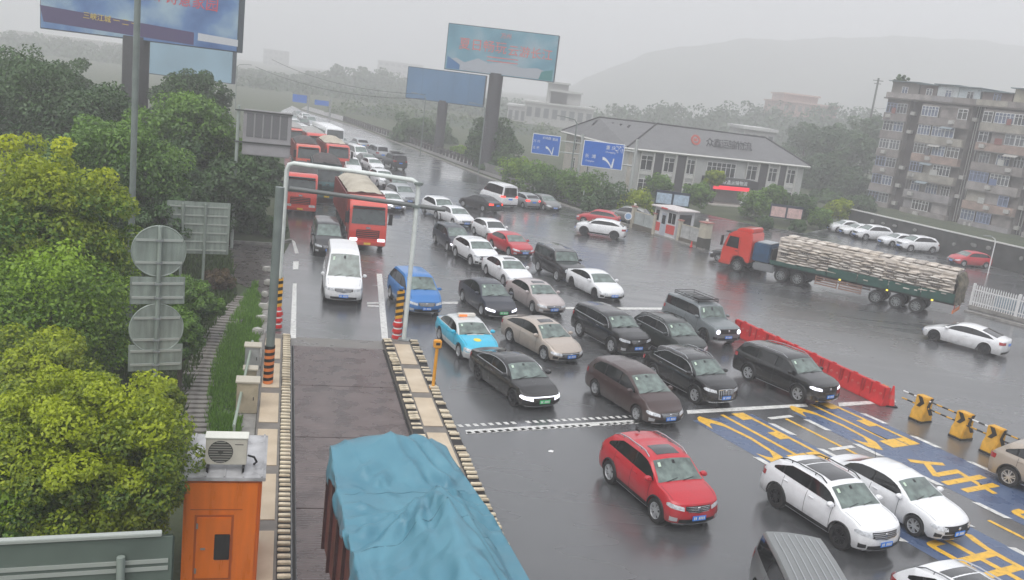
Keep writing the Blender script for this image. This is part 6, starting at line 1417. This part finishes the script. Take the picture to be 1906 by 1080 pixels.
# ------------------------------------------------------------------ lorries
def lorry_cab(root, paint, h=3.4, w=2.48, light='off', tall=True, x0=0, wheels=True):
    W2 = w/2
    poly = [(0, .42), (.04, .95), (.02, 1.5), (-.06, 1.85), (-.32, 2.75), (-.5, h-.25), (-.85, h), (-2.15, h+.02), (-2.28, h-.2), (-2.3, .85), (-1.98, .85), (-1.93, 1.02), (-1.72, 1.2), (-1.4, 1.27), (-1.08, 1.2), (-.87, 1.02), (-.82, .42)]
    q = MB(); q.prism([(x0+a, b) for a, b in poly], -W2, W2); body = q.build('cab', paint, root, bevel=.07)
    q = MB(); q._add([(x0-.045, -W2*.9, 1.83), (x0-.045, W2*.9, 1.83), (x0-.33, W2*.86, 2.8), (x0-.33, -W2*.86, 2.8)], [(0, 1, 2, 3)]); q.v = [(x+.03, y, z) for x, y, z in q.v]; q.build('windscreen', wsdark, root, fixn=False)
    q = MB(); q.cbox((x0-.28, 0, 2.93), (.5, w*.86, .1)); q.build('sun_visor', black, root, bevel=.03)
    for s in (1, -1):
        q = MB(); P = [(-.28, 1.85), (-.48, 2.68), (-1.25, 2.68), (-1.3, 1.8)]; q._add([(x0+x, s*(W2+.006), z) for x, z in P], [(0, 1, 2, 3)]); q.build('side_window', sideglass, root, fixn=False)
        q = MB(); q.box(x0-1.38, x0-1.365, s*(W2+.004)-.002, s*(W2+.004)+.002, .9, 2.75); q.build('door_seam', black, root)
        q = MB(); q.cbox((x0-1.2, s*(W2+.02), 1.62), (.22, .04, .05)); q.build('door_handle', black, root)
        q = MB(); q.cbox((x0+.03, s*(W2+.19), 2.25), (.12, .26, .75)); q.tube([(x0-.3, s*W2, 2.7), (x0+.03, s*(W2+.19), 2.6)], .025, 5); q.tube([(x0-.2, s*W2, 1.9), (x0+.03, s*(W2+.19), 1.95)], .025, 5); q.build('wing_mirror', black, root, bevel=.02)
        q = MB(); q.cbox((x0+.05, s*W2*.74, .78), (.07, .5, .24)); q.build('headlight', lampon if light == 'on' else lampoff, root, bevel=.03)
        q = MB(); q.cbox((x0-1.0, s*(W2-.15), .42), (.35, .3, .12)); q.build('step', black, root)
    q = MB(); q.cbox((x0+.06, 0, .56), (.16, w*.98, .3)); q.build('bumper', paint, root, bevel=.05)
    q = MB(); q.cbox((x0+.05, 0, 1.18), (.03, w*.62, .55)); g_ = q.build('grille', black, root, bevel=.02)
    for i in range(4): q = MB(); q.cbox((x0+.075, 0, .98+i*.13), (.02, w*.58, .035)); q.build('grille_bar', paint, g_)
    q = MB(); q.cbox((x0+.075, 0, 1.6), (.03, .3, .12)); q.build('emblem', chrome, root, bevel=.02)
    q = MB(); q.cbox((x0+.15, 0, .55), (.015, .44, .14)); q.build('number_plate', plateyellow, root)
    for s in (-.5, .5):
        q = MB(); q.tube([(x0+.02, s-.1, 1.86), (x0-.1, s+.4, 2.2)], .015, 4); q.build('wiper', black, root)
    if tall:
        q = MB(); q.prism([(x0-.8, h-.02), (x0-1.1, h+.25), (x0-2.0, h+.32), (x0-2.2, h+.3), (x0-2.2, h-.02)], -W2*.85, W2*.85); q.build('roof_fairing', paint, root, bevel=.06)
def axle(root, x, w=2.48, r=.5, dual=False):
    for s in (1, -1): add_wheel(root, x, s*(w/2-.15), r, .3, 'truck')
    if dual:
        for s in (1, -1): add_wheel(root, x, s*(w/2-.5), r, .3, 'truck')
P_LRED = paintm('lorry_red', (.62, .035, .015)); P_ORED = paintm('lorry_orange_red', (.65, .075, .03)); P_TEAL = paintm('lorry_teal', (.03, .12, .13)); M_CHAS = M('chassis', (.02, .02, .022), .6)
M_GREENSIDE = M('trailer_green', (.012, .065, .05), .5, noise=.25, nscale=2)
M_SACK = M('sack_cloth', (.66, .60, .54), .8, col2=(.50, .45, .39), nscale=1.5, bump=.01, bscale=10)
# ---- articulated lorry
fw_ = Vector((*at(1370, 506), 0)); rw_ = Vector((*at(1702, 582), 0)); hd_ = (fw_-rw_); HA = atan2(hd_.y, hd_.x)
cen = fw_+Vector((-sin(HA), cos(HA), 0))*(-1.1)   # near side is the left side
t = thing('articulated_lorry', 'red articulated lorry with green flatbed trailer crossing the plaza', 'lorry', (cen.x, cen.y, 0), HA)
lorry_cab(t, P_LRED, h=3.15, x0=1.4); axle(t, 0); q = MB(); q.box(-6.2, 1.0, -.45, .45, .55, .95); q.build('tractor_chassis', M_CHAS, t)
SPAN = hd_.length; xs_ax = [-3.65, -4.95]; 
def axpos(px): v = Vector((*at(*px), 0))-fw_; return v.dot(hd_.normalized())
xs_ax = [axpos((1453, 524)), axpos((1484, 531))]; tr_ax = [axpos((1631, 563)), axpos((1666, 573)), axpos((1702, 582))]
for x in xs_ax: axle(t, x, dual=True)
for x in tr_ax: axle(t, x, dual=True, r=.48)
tx0 = xs_ax[0]+1.0; tx1 = tr_ax[-1]-2.3
for s in (1, -1):
    q = MB(); q.box(-2.9, -1.2, s*.75 if s > 0 else -1.2, 1.2 if s > 0 else -.75, .5, 1.1); q.build('fuel_tank', M('tank_steel', (.3, .31, .32), .35, metal=.7), t, bevel=.12)
q = MB(); q.box(-2.4, -1.05, -1.15, 1.15, 1.15, 2.55); q.build('cab_back_box', M('blue_sheet', (.015, .06, .13), .5, noise=.3, nscale=3), t, bevel=.08)
q = MB(); q.box(-2.3, -1.2, -.9, .9, 2.56, 2.62); q.build('box_cover', M('pale_cover', (.35, .38, .4), .5), t)
q = MB(); q.box(tx1, tx0, -.5, .5, .95, 1.3); q.build('trailer_chassis', M_CHAS, t)
q = MB(); q.box(tx1, tx0, -1.25, 1.25, 1.31, 1.45); q.build('trailer_deck', M_CHAS, t)
for i in range(6):
    x0 = tx1+(tx0-tx1)*i/6; x1 = tx1+(tx0-tx1)*(i+1)/6
    for s in (1, -1): q = MB(); q.box(x0+.03, x1-.03, s*1.25-.03, s*1.25+.03, 1.2, 1.85 if i < 4 else 1.5); q.build('side_board', M_GREENSIDE, t, bevel=.01)
for s in (1, -1):
    for j in range(2):
        x0 = tr_ax[0]+1.0+j*1.75
        q = MB()
        for z in (.45, .62, .79, .96): q.box(x0, x0+1.6, s*1.2-.02, s*1.2+.02, z, z+.09)
        for x in (x0, x0+1.55): q.box(x, x+.06, s*1.2-.03, s*1.2+.03, .42, 1.08)
        q.build('side_guard', M('guard_rust', (.22, .13, .10), .6, noise=.3, nscale=3), t)
    for x in (tr_ax[0]+2.6, tr_ax[0]-.7, tr_ax[-1]-.95): q = MB(); q.cbox((x, s*1.29, 1.15), (.14, .03, .1)); q.build('marker_lamp', M('marker_lamp', (.8, .6, .05), .4, emit=(1, .75, .1), estr=1.0), t)
q = MB(); q.box(tx1-.05, tx1, -1.2, 1.2, .5, .75); q.build('rear_bumper', M_ORG, t)
for s in (1, -1): q = MB(); q.box(tx1-.09, tx1-.051, s*1.0-.15, s*1.0+.15, .78, 1.25); q.build('tail_light', redlens, t)
q = MB(); q.box(tx0-.1, tx0, -1.25, 1.25, 1.46, 2.3); q.build('headboard', M_CHAS, t)
# sacks
ld = thing('sack_load', 'long stack of pale cement sacks with dark stencilled marks on the lorry trailer', 'load', (cen.x, cen.y, 1.46), HA)
q = MB(); q.box(tx1+.25, tx0-.4, -.95, .95, 0, 1.8); q.build('inner_sacks', M_SACK, ld)
q = MB(); q.box(-.36, .36, -.25, .25, -.075, .075)
bm = bmesh.new(); bm.from_mesh(q.mesh('tmp', M_SACK)); bmesh.ops.subdivide_edges(bm, edges=bm.edges, cuts=1, use_grid_fill=True)
for v in bm.verts:
    fx_, fy_ = abs(v.co.x)/.36, abs(v.co.y)/.25
    v.co.z *= 1.25-.75*max(fx_, fy_)**3; v.co.x *= 1-.05*fy_
sme = bpy.data.meshes.new('sack'); bm.to_mesh(sme); bm.free(); sme.materials.append(M_SACK); sme.polygons.foreach_set('use_smooth', [True]*len(sme.polygons))
M_INK = M('sack_ink', (.05, .045, .05), .8)
Lx = (tx0-.3)-(tx1+.15); ncol = int(Lx/.76); nlay = 10
smes = [sme]
for _i, _c in enumerate([((.56, .5, .43), (.4, .35, .3)), ((.7, .66, .6), (.55, .5, .45)), ((.46, .42, .38), (.34, .3, .27))]):
    _m = sme.copy(); _m.materials[0] = M('sack_cloth_%d' % _i, _c[0], .8, col2=_c[1], nscale=1.5, bump=.01, bscale=10); smes.append(_m)
mk = MB()
P_ = [(-.3, -.04), (.3, -.04), (.3, .04), (.2, .04), (.17, -.02), (.13, .04), (.04, .04), (.01, -.02), (-.03, .04), (-.12, .04), (-.15, -.02), (-.19, .04), (-.3, .04)]; mk._add([(x, 0, z) for x, z in P_], [tuple(range(13))])
mkm = mk.mesh('lettering', M_INK)
for lay in range(nlay):
    for c_ in range(ncol):
        x = tx1+.55+c_*.76+(.0 if lay % 2 else .2)+random.uniform(-.04, .04); zc_ = .09+lay*.185
        inst('sack', random.choice(smes), ld, (x, .98-max(0, lay-6)*.09+random.uniform(-.05, .07), zc_+.05*sin(c_*.7+lay*.4)*lay/9+random.uniform(-.03, .03)), (random.uniform(-.18, .18), random.uniform(-.07, .07), random.uniform(-.14, .14)))
        if lay in (3, 5) and c_ % 2: inst('lettering', mkm, ld, (x, 1.25, zc_+.02))
for c_ in range(ncol):
    for k in range(3): inst('sack', random.choice(smes), ld, (tx1+.5+c_*.76+random.uniform(-.05, .05), .45-k*.5+random.uniform(-.04, .04), 1.9+.04*(k == 1)+random.uniform(-.02, .03)), (random.uniform(-.06, .06), random.uniform(-.06, .06), random.uniform(-.15, .15)))
tp = thing('rolled_tarpaulin', 'dark bundled tarpaulin and ropes hanging at the rear of the sack load', 'tarpaulin', (cen.x, cen.y, 1.4), HA)
q = MB()
for i in range(7): y = -1.1+i*.36; q.tube([(tx1+.12, y, 1.75), (tx1-.15+random.uniform(-.1, .1), y+random.uniform(-.1, .1), 1.1), (tx1-.05, y+random.uniform(-.1, .1), .3), (tx1+random.uniform(-.2, .0), y, -.35)], [.12, .2, .17, .1], 6)
q.build('cloth', M('tarp_dark', (.05, .05, .04), .8, col2=(.22, .19, .14), nscale=3, bump=.03, bscale=6), tp, smooth=60)
# ---- big red tipper with pale load
def tipper(label, px, head, cab_paint, box_m, load_m, L=8.0, h=3.2, light='off', box_h=1.7, detail=True, box_z=1.3, sheet_h=.7):
    b = at(*px); t = thing('tipper_lorry', label, 'lorry', (*b, 0), radians(head)); lorry_cab(t, cab_paint, h=h, x0=-.15, light=light, tall=False)
    axle(t, -1.55); 
    for x in (-L+1.0, -L+2.35): axle(t, x, dual=True)
    q = MB(); q.box(-L, -1.5, -.45, .45, .6, 1.0); q.build('chassis', M_CHAS, t)
    w = 1.25; x0, x1 = -L-.5, -2.7
    q = MB(); q.box(x0, x1, -w, w, box_z-.15, box_z)
    for s in (1, -1): q.box(x0, x1, s*w-.04, s*w+.04, box_z, box_z+box_h)
    q.box(x0-.04, x0+.04, -w-.04, w+.04, box_z-.1, box_z+box_h); q.box(x1-.04, x1+.04, -w-.04, w+.04, box_z-.1, box_z+box_h+.15); q.build('tipper_body', box_m, t)
    n = int((x1-x0)/.8)
    for i in range(n+1):
        for s in (1, -1): x = x0+(x1-x0)*i/n; q = MB(); q.cbox((x, s*(w+.06), box_z+box_h/2), (.1, .08, box_h)); q.build('body_rib', box_m, t)
    P = []
    for i in range(13):
        x = x0+.1+(x1-x0-.2)*i/12; row = []
        for j in range(9): y = -w+.06+(2*w-.12)*j/8; row.append((x, y, box_z+box_h-.1+sheet_h*sqrt(max(0, 1-(y/w)**2))*sqrt(max(.02, 1-((i-6)/6.3)**4))+random.uniform(-.05, .05)))
        P.append(row)
    q = MB(); q.grid(P); o = q.build('load', load_m, None, smooth=80); o.name = 'load_cover'; tag(o, 'domed load cover on the ' + ' '.join(label.split()[:11]), 'load cover'); o.location = (*b, 0); o.rotation_euler = (0, 0, radians(head))
    return t
M_PLOAD = M('pale_cloth', (.52, .48, .40), .8, col2=(.38, .34, .27), nscale=.8, bump=.03, bscale=4); M_DLOAD = M('dark_cloth', (.06, .05, .05), .8, noise=.3); M_REDBODY = M('body_rust_red', (.18, .035, .03), .5, noise=.3, nscale=1.5); M_DKBODY = M('body_dark', (.035, .05, .05), .5, noise=.3)
M_GLOAD = M('grey_cloth', (.33, .33, .32), .8, noise=.2, nscale=1, bump=.02, bscale=5)
tipper('large red tipper with lit headlights just beyond the gantry', (682, 469), -73, P_LRED, M_REDBODY, M_PLOAD, L=11.5, light='on', box_h=2.1, h=3.45, sheet_h=.8)
tipper('red lorry at the left road edge behind the gantry post', (557, 402), -76, P_LRED, M_DKBODY, M_DLOAD, L=9, h=3.1, box_h=1.6)
tipper('dark teal lorry wedged between the two nearest red lorries', (607, 378), -75, P_TEAL, M_DKBODY, M_DLOAD, L=9, h=3.0)
tipper('orange-red lorry next in the left line beyond the gantry beam', (572, 328), -72, P_ORED, M_REDBODY, M_DLOAD, L=9.5, h=3.1)
tipper('red lorry with pale domed load above the gantry beam', (628, 325), -70, P_LRED, M_REDBODY, M_PLOAD, L=9.5, h=3.1)
tipper('bright red lorry farther up beside the grey message board', (590, 300), -69, P_LRED, M_REDBODY, M_GLOAD, L=9, h=3.2)
tipper('red lorry with grey load high in the left line', (552, 288), -69, P_ORED, M_REDBODY, M_GLOAD, L=9, h=3.1)
for i, (px, kd, pt, lb) in enumerate([((604, 284), 'sedan', P_WHITE, 'white saloon beside the coach in the far queue'), ((585, 268), 'minivan', P_WHITE, 'white minivan left of the coach in the far queue'), ((562, 252), 'suv', P_WHITE, 'white crossover just right of the grey message board'), ((580, 255), 'sedan', P_SILV, 'silver saloon beyond the coach'),
                                     ((553, 240), 'sedan', P_WHITE, 'white saloon near the far end of the queue'), ((569, 241), 'suv', P_DGREY, 'dark crossover near the far end of the queue'), ((548, 230), 'sedan', P_SILV, 'silver saloon at the far end of the queue'), ((692, 312), 'sedan', P_GRAY, 'grey saloon tucked above the gantry beam'), ((640, 276), 'sedan', P_SILV, 'silver saloon right of the coach'), ((660, 330), 'minivan', P_WHITE, 'white minivan above the pale load of the large tipper'), ((750, 362), 'sedan', P_GRAY, 'grey saloon behind the right gantry post')]):
    car(px, 'C', -64, kd, pt, lb, detail=0, group=Q)
for px, kd, pt, lb in [((567, 268), 'van', P_WHITE, 'white high van in the left line beside the grey message board'), ((590, 250), 'sedan', P_WHITE, 'white saloon two cars behind the coach'), ((572, 229), 'suv', P_WHITE, 'small hazy white crossover at the motorway bend'), ((560, 222), 'sedan', P_GRAY, 'small hazy grey saloon at the motorway bend'),
                       ((582, 238), 'minivan', P_SILV, 'hazy silver minivan before the motorway bend'), ((603, 246), 'sedan', P_DGREY, 'hazy dark saloon before the motorway bend'), ((611, 256), 'suv', P_WHITE, 'hazy white crossover right behind the coach'), ((551, 258), 'minivan', P_WHITE, 'white minivan partly behind the grey message board'),
                       ((597, 271), 'suv', P_WHITE, 'white crossover between the coach and the red lorries'), ((646, 306), 'sedan', P_WHITE, 'white saloon squeezed right of the pale domed red lorry'), ((664, 291), 'hatch', P_SILV, 'silver hatchback in the far queue beside the white minivan')]:
    car(px, 'C', -63, kd, pt, lb, detail=0, group=Q)
b = at(622, 283); t = thing('coach', 'coach with white roof and dark green windscreen in the far queue', 'coach', (*b, 0), radians(-66))
q = MB(); q.prism([(0, .35), (.02, 1.4), (-.25, 3.0), (-.5, 3.2), (-10.8, 3.2), (-11, 3.0), (-11, .35)], -1.25, 1.25); q.build('body', P_WHITE, t, bevel=.1)
q = MB(); q._add([(.045, -1.15, 1.15), (.045, 1.15, 1.15), (-.215, 1.12, 2.95), (-.215, -1.12, 2.95)], [(0, 1, 2, 3)]); q.build('windscreen', wsdark, t, fixn=False)
for s in (1, -1):
    for i in range(6): q = MB(); x = -1.0-i*1.6; q.box(x-1.45, x, s*1.255-.006, s*1.255+.006, 1.5, 2.7); q.build('side_window', sideglass, t)
    q = MB(); q.cbox((.03, s*.9, .8), (.06, .4, .2)); q.build('headlight', lampoff, t)
for x in (-2.4, -8.2): axle(t, x)
# ---- lorry with blue tarpaulin on the weighbridge
TL = thing('tarped_lorry', 'dark red high-sided lorry standing on the weighing lane under a blue sheet', 'lorry', (0, 0, 0)); TL.matrix_world = LM(18.75, 1.95, .045) @ Matrix.Rotation(radians(3.6), 4, 'Z')
M_OX = M('body_oxide', (.10, .03, .028), .5, noise=.35, nscale=2, bump=.005); TW = 1.27; THT = 3.45
q = MB(); q.box(.05, 12.5, -TW+.05, TW-.05, 1.1, 1.25); q.build('deck', M_CHAS, TL)
for s in (1, -1):
    for i in range(12):
        q = MB(); q.box(i*1.03+.05, i*1.03+1.0, s*TW-.03, s*TW+.03, 1.1, THT); q.build('side_board', M_OX, TL, bevel=.01)
        q = MB(); q.cbox((i*1.03+.02, s*(TW+.05), 2.1), (.08, .09, 2.1)); q.build('stake', M('stake_dark', (.05, .02, .02), .5), TL)
q = MB(); q.box(-.03, .03, -TW, TW, 1.0, THT); q.build('tailgate', M_OX, TL, bevel=.01)
q = MB(); q.box(0, 15, -.45, .45, .6, 1.0); q.build('chassis', M_CHAS, TL)
for x in (1.5, 2.85, 4.2, 11.3): 
    for s in (1, -1): add_wheel(TL, x, s*(TW-.18), .5, .3, 'truck')
lorry_cab(TL, P_LRED, h=3.2, x0=15.0, tall=False)
for s in (1, -1): add_wheel(TL, 13.6, s*(TW-.18), .5, .3, 'truck')
for s in (1, -1): q = MB(); q.cbox((-.06, s*.95, .95), (.06, .35, .16)); q.build('tail_light', redlens, TL)
def tarp_z(x, y):
    e = abs(y)/TW; z = .17*(1-e**3)
    z += .10*sin(x*1.3+.6)*(1-e) + .22*math.exp(-((x-.3)/.5)**2)*(1-e*.3)
    # slack trough then a raised ridge of the load
    hump = 1/(1+math.exp(-(x-3.1+.35*y)*5)); ridge_ = math.exp(-((y-.25)/.62)**2)
    z += .72*hump*ridge_ - .42*math.exp(-((x-2.4)/.75)**2)*math.exp(-((y+.15)/.8)**2)
    # radiating folds
    r = sqrt((x-3.3)**2+(y-.1)**2); th = atan2(y-.1, x-3.3)
    z += .085*sin(th*15)*math.exp(-((r-1.2)/.8)**2) + .06*sin(x*10+y*7)*math.exp(-((x-1.9)/.8)**2)*math.exp(-((y+.55)/.4)**2)
    z += .03*sin(y*14+x*1.1)*hump + .012*sin(x*7.3-y*5.1)
    z += .08*sin((y-x*.45)*12)*math.exp(-((y-.75)/.35)**2)
    cr = lambda s, w_: (1-abs(sin(s)))**w_
    z += .055*cr((y-.35*x)*3.1+.7*sin(x*1.2), 5)+.045*cr(x*1.9+y*1.3+.5*sin(y*3), 6)*(1-.5*e)
    z += .07*cr(th*4.5+.4*sin(r*4), 4)*math.exp(-((r-.9)/.7)**2)
    z += .06*cr((x*.9+y*1.6)*4.2, 3)*math.exp(-((x-1.7)/.7)**2)*math.exp(-((y+.6)/.4)**2)
    return z
WX = lambda x: .13*clamp((x-.2)/3.2)
NX, NY = 170, 64; P = []
random.seed(11)
drop_l = [.32+.18*sin(i*.21)+.10*sin(i*.83)+random.uniform(-.03, .03) for i in range(NX+1)]; drop_r = [.45+.2*sin(i*.17+1)+.1*sin(i*.6)+random.uniform(-.03, .03) for i in range(NX+1)]
for i in range(NX+1):
    x = -.12+12.6*i/NX; row = []
    for j in range(NY+1):
        v = -1.28+2.56*j/NY     # beyond 1 = hanging part
        if abs(v) <= 1: y = v*(TW+.07)+WX(x)*(v+.55); z = THT+.02+tarp_z(x, clamp(y, -TW, TW)); z = max(z, THT+.03-.0)
        else:
            f = (abs(v)-1)/.28; d = drop_l[i] if v < 0 else drop_r[i]; s = 1 if v > 0 else -1
            y = WX(x)*(s+.55)+s*(TW+.08+.05*sin(x*4.3+s)*f+.03*sin(x*11+2*s)*f+.10*f**.5*.2); z = THT+.05-d*f+.0
        if x < .05: y *= .985
        row.append((x, y, z))
    P.append(row)
# rear flap
flap = []
for k in range(8, 0, -1):
    row = []
    for (x, y, z) in P[0]:
        row.append((x-.02-.03*sin(y*7+k)-.01*k, y*(1-.01*k), max(z-.11*k*(1+.3*sin(y*3)), 2.5 if abs(y) < TW else z-.05*k)))
    flap.append(row)
q = MB(); q.grid(flap+P)
M_TARP = mat('blue_tarpaulin', (.062, .19, .26), .42, col2=(.10, .26, .335), nscale=.8, rnoise=.12, bump=.1, bscale=1.3, detail=6)
for _x in M_TARP.node_tree.nodes:
    if _x.type == 'TEX_NOISE' and abs(_x.inputs['Scale'].default_value-1.3) < .01: _x.noise_type = 'RIDGED_MULTIFRACTAL'; _x.inputs['Detail'].default_value = 6; _x.inputs['Distortion'].default_value = .8
o = q.build('tarpaulin', M_TARP, None, smooth=75, fixn=False); o.matrix_world = LM(18.75, 1.95, .045) @ Matrix.Rotation(radians(3.6), 4, 'Z')
tag(o, 'wrinkled light blue tarpaulin spread over the lorry on the weighing lane', 'tarpaulin')
TP = o
def tz(x, y): return THT+.02+max(tarp_z(x, clamp(y, -TW, TW)), .01)
for xx in (2.2, 4.6, 7.0):   # welded seams and lashing ropes on the sheet
    q = MB(); q.tube([(xx+.03*sin(j*1.3), -TW+2*TW*j/24, tz(xx, -TW+2*TW*j/24)+.008) for j in range(25)], .012, 4); q.build('seam', M('tarp_seam', (.05, .15, .2), .5), TP)
for xx in ():
    q = MB(); q.tube([(xx, -TW-.17, THT-.9)]+[(xx+.1*sin(j*.4), -TW+2*TW*j/24+(0), tz(xx, -TW+2*TW*j/24)+.02) for j in range(25)]+[(xx, TW+.2, THT-.9)], .011, 5); q.build('rope', M('rope_pale', (.42, .38, .3), .8), TP)
md = o.modifiers.new('thick', 'SOLIDIFY'); md.thickness = .008
# ------------------------------------------------------------------ haze
q = MB(); q.box(-900, 900, -60, 1250, -1.2, 135)
hzm = bpy.data.materials.new('haze_air'); hzm.use_nodes = True; n = hzm.node_tree; n.nodes.clear()
pv = n.nodes.new('ShaderNodeVolumePrincipled'); pv.inputs['Color'].default_value = (.97, .97, .985, 1); pv.inputs['Density'].default_value = HAZE; pv.inputs['Anisotropy'].default_value = .0
ou = n.nodes.new('ShaderNodeOutputMaterial'); n.links.new(pv.outputs[0], ou.inputs['Volume'])
o = q.build('haze', hzm, None); tag(o, 'even pale rain haze filling the whole place', 'haze', kind='stuff')
print('OBJ', len(bpy.data.objects))
print('FACES', sum(len(o.data.polygons) for o in bpy.data.objects if o.type == 'MESH'))
b = at(1025, 841); q = MB(); q._add([(-.09, -.06, .01), (.08, -.07, .015), (.1, .06, .03), (0, .02, .06), (-.07, .07, .012)], [(0, 1, 3), (1, 2, 3), (2, 4, 3), (4, 0, 3), (0, 4, 2, 1)]); tag(q.build('paper_scrap', white, None, loc=(*b, 0)), 'tiny white paper scrap on the bare wet asphalt left of the red crossover', 'litter')
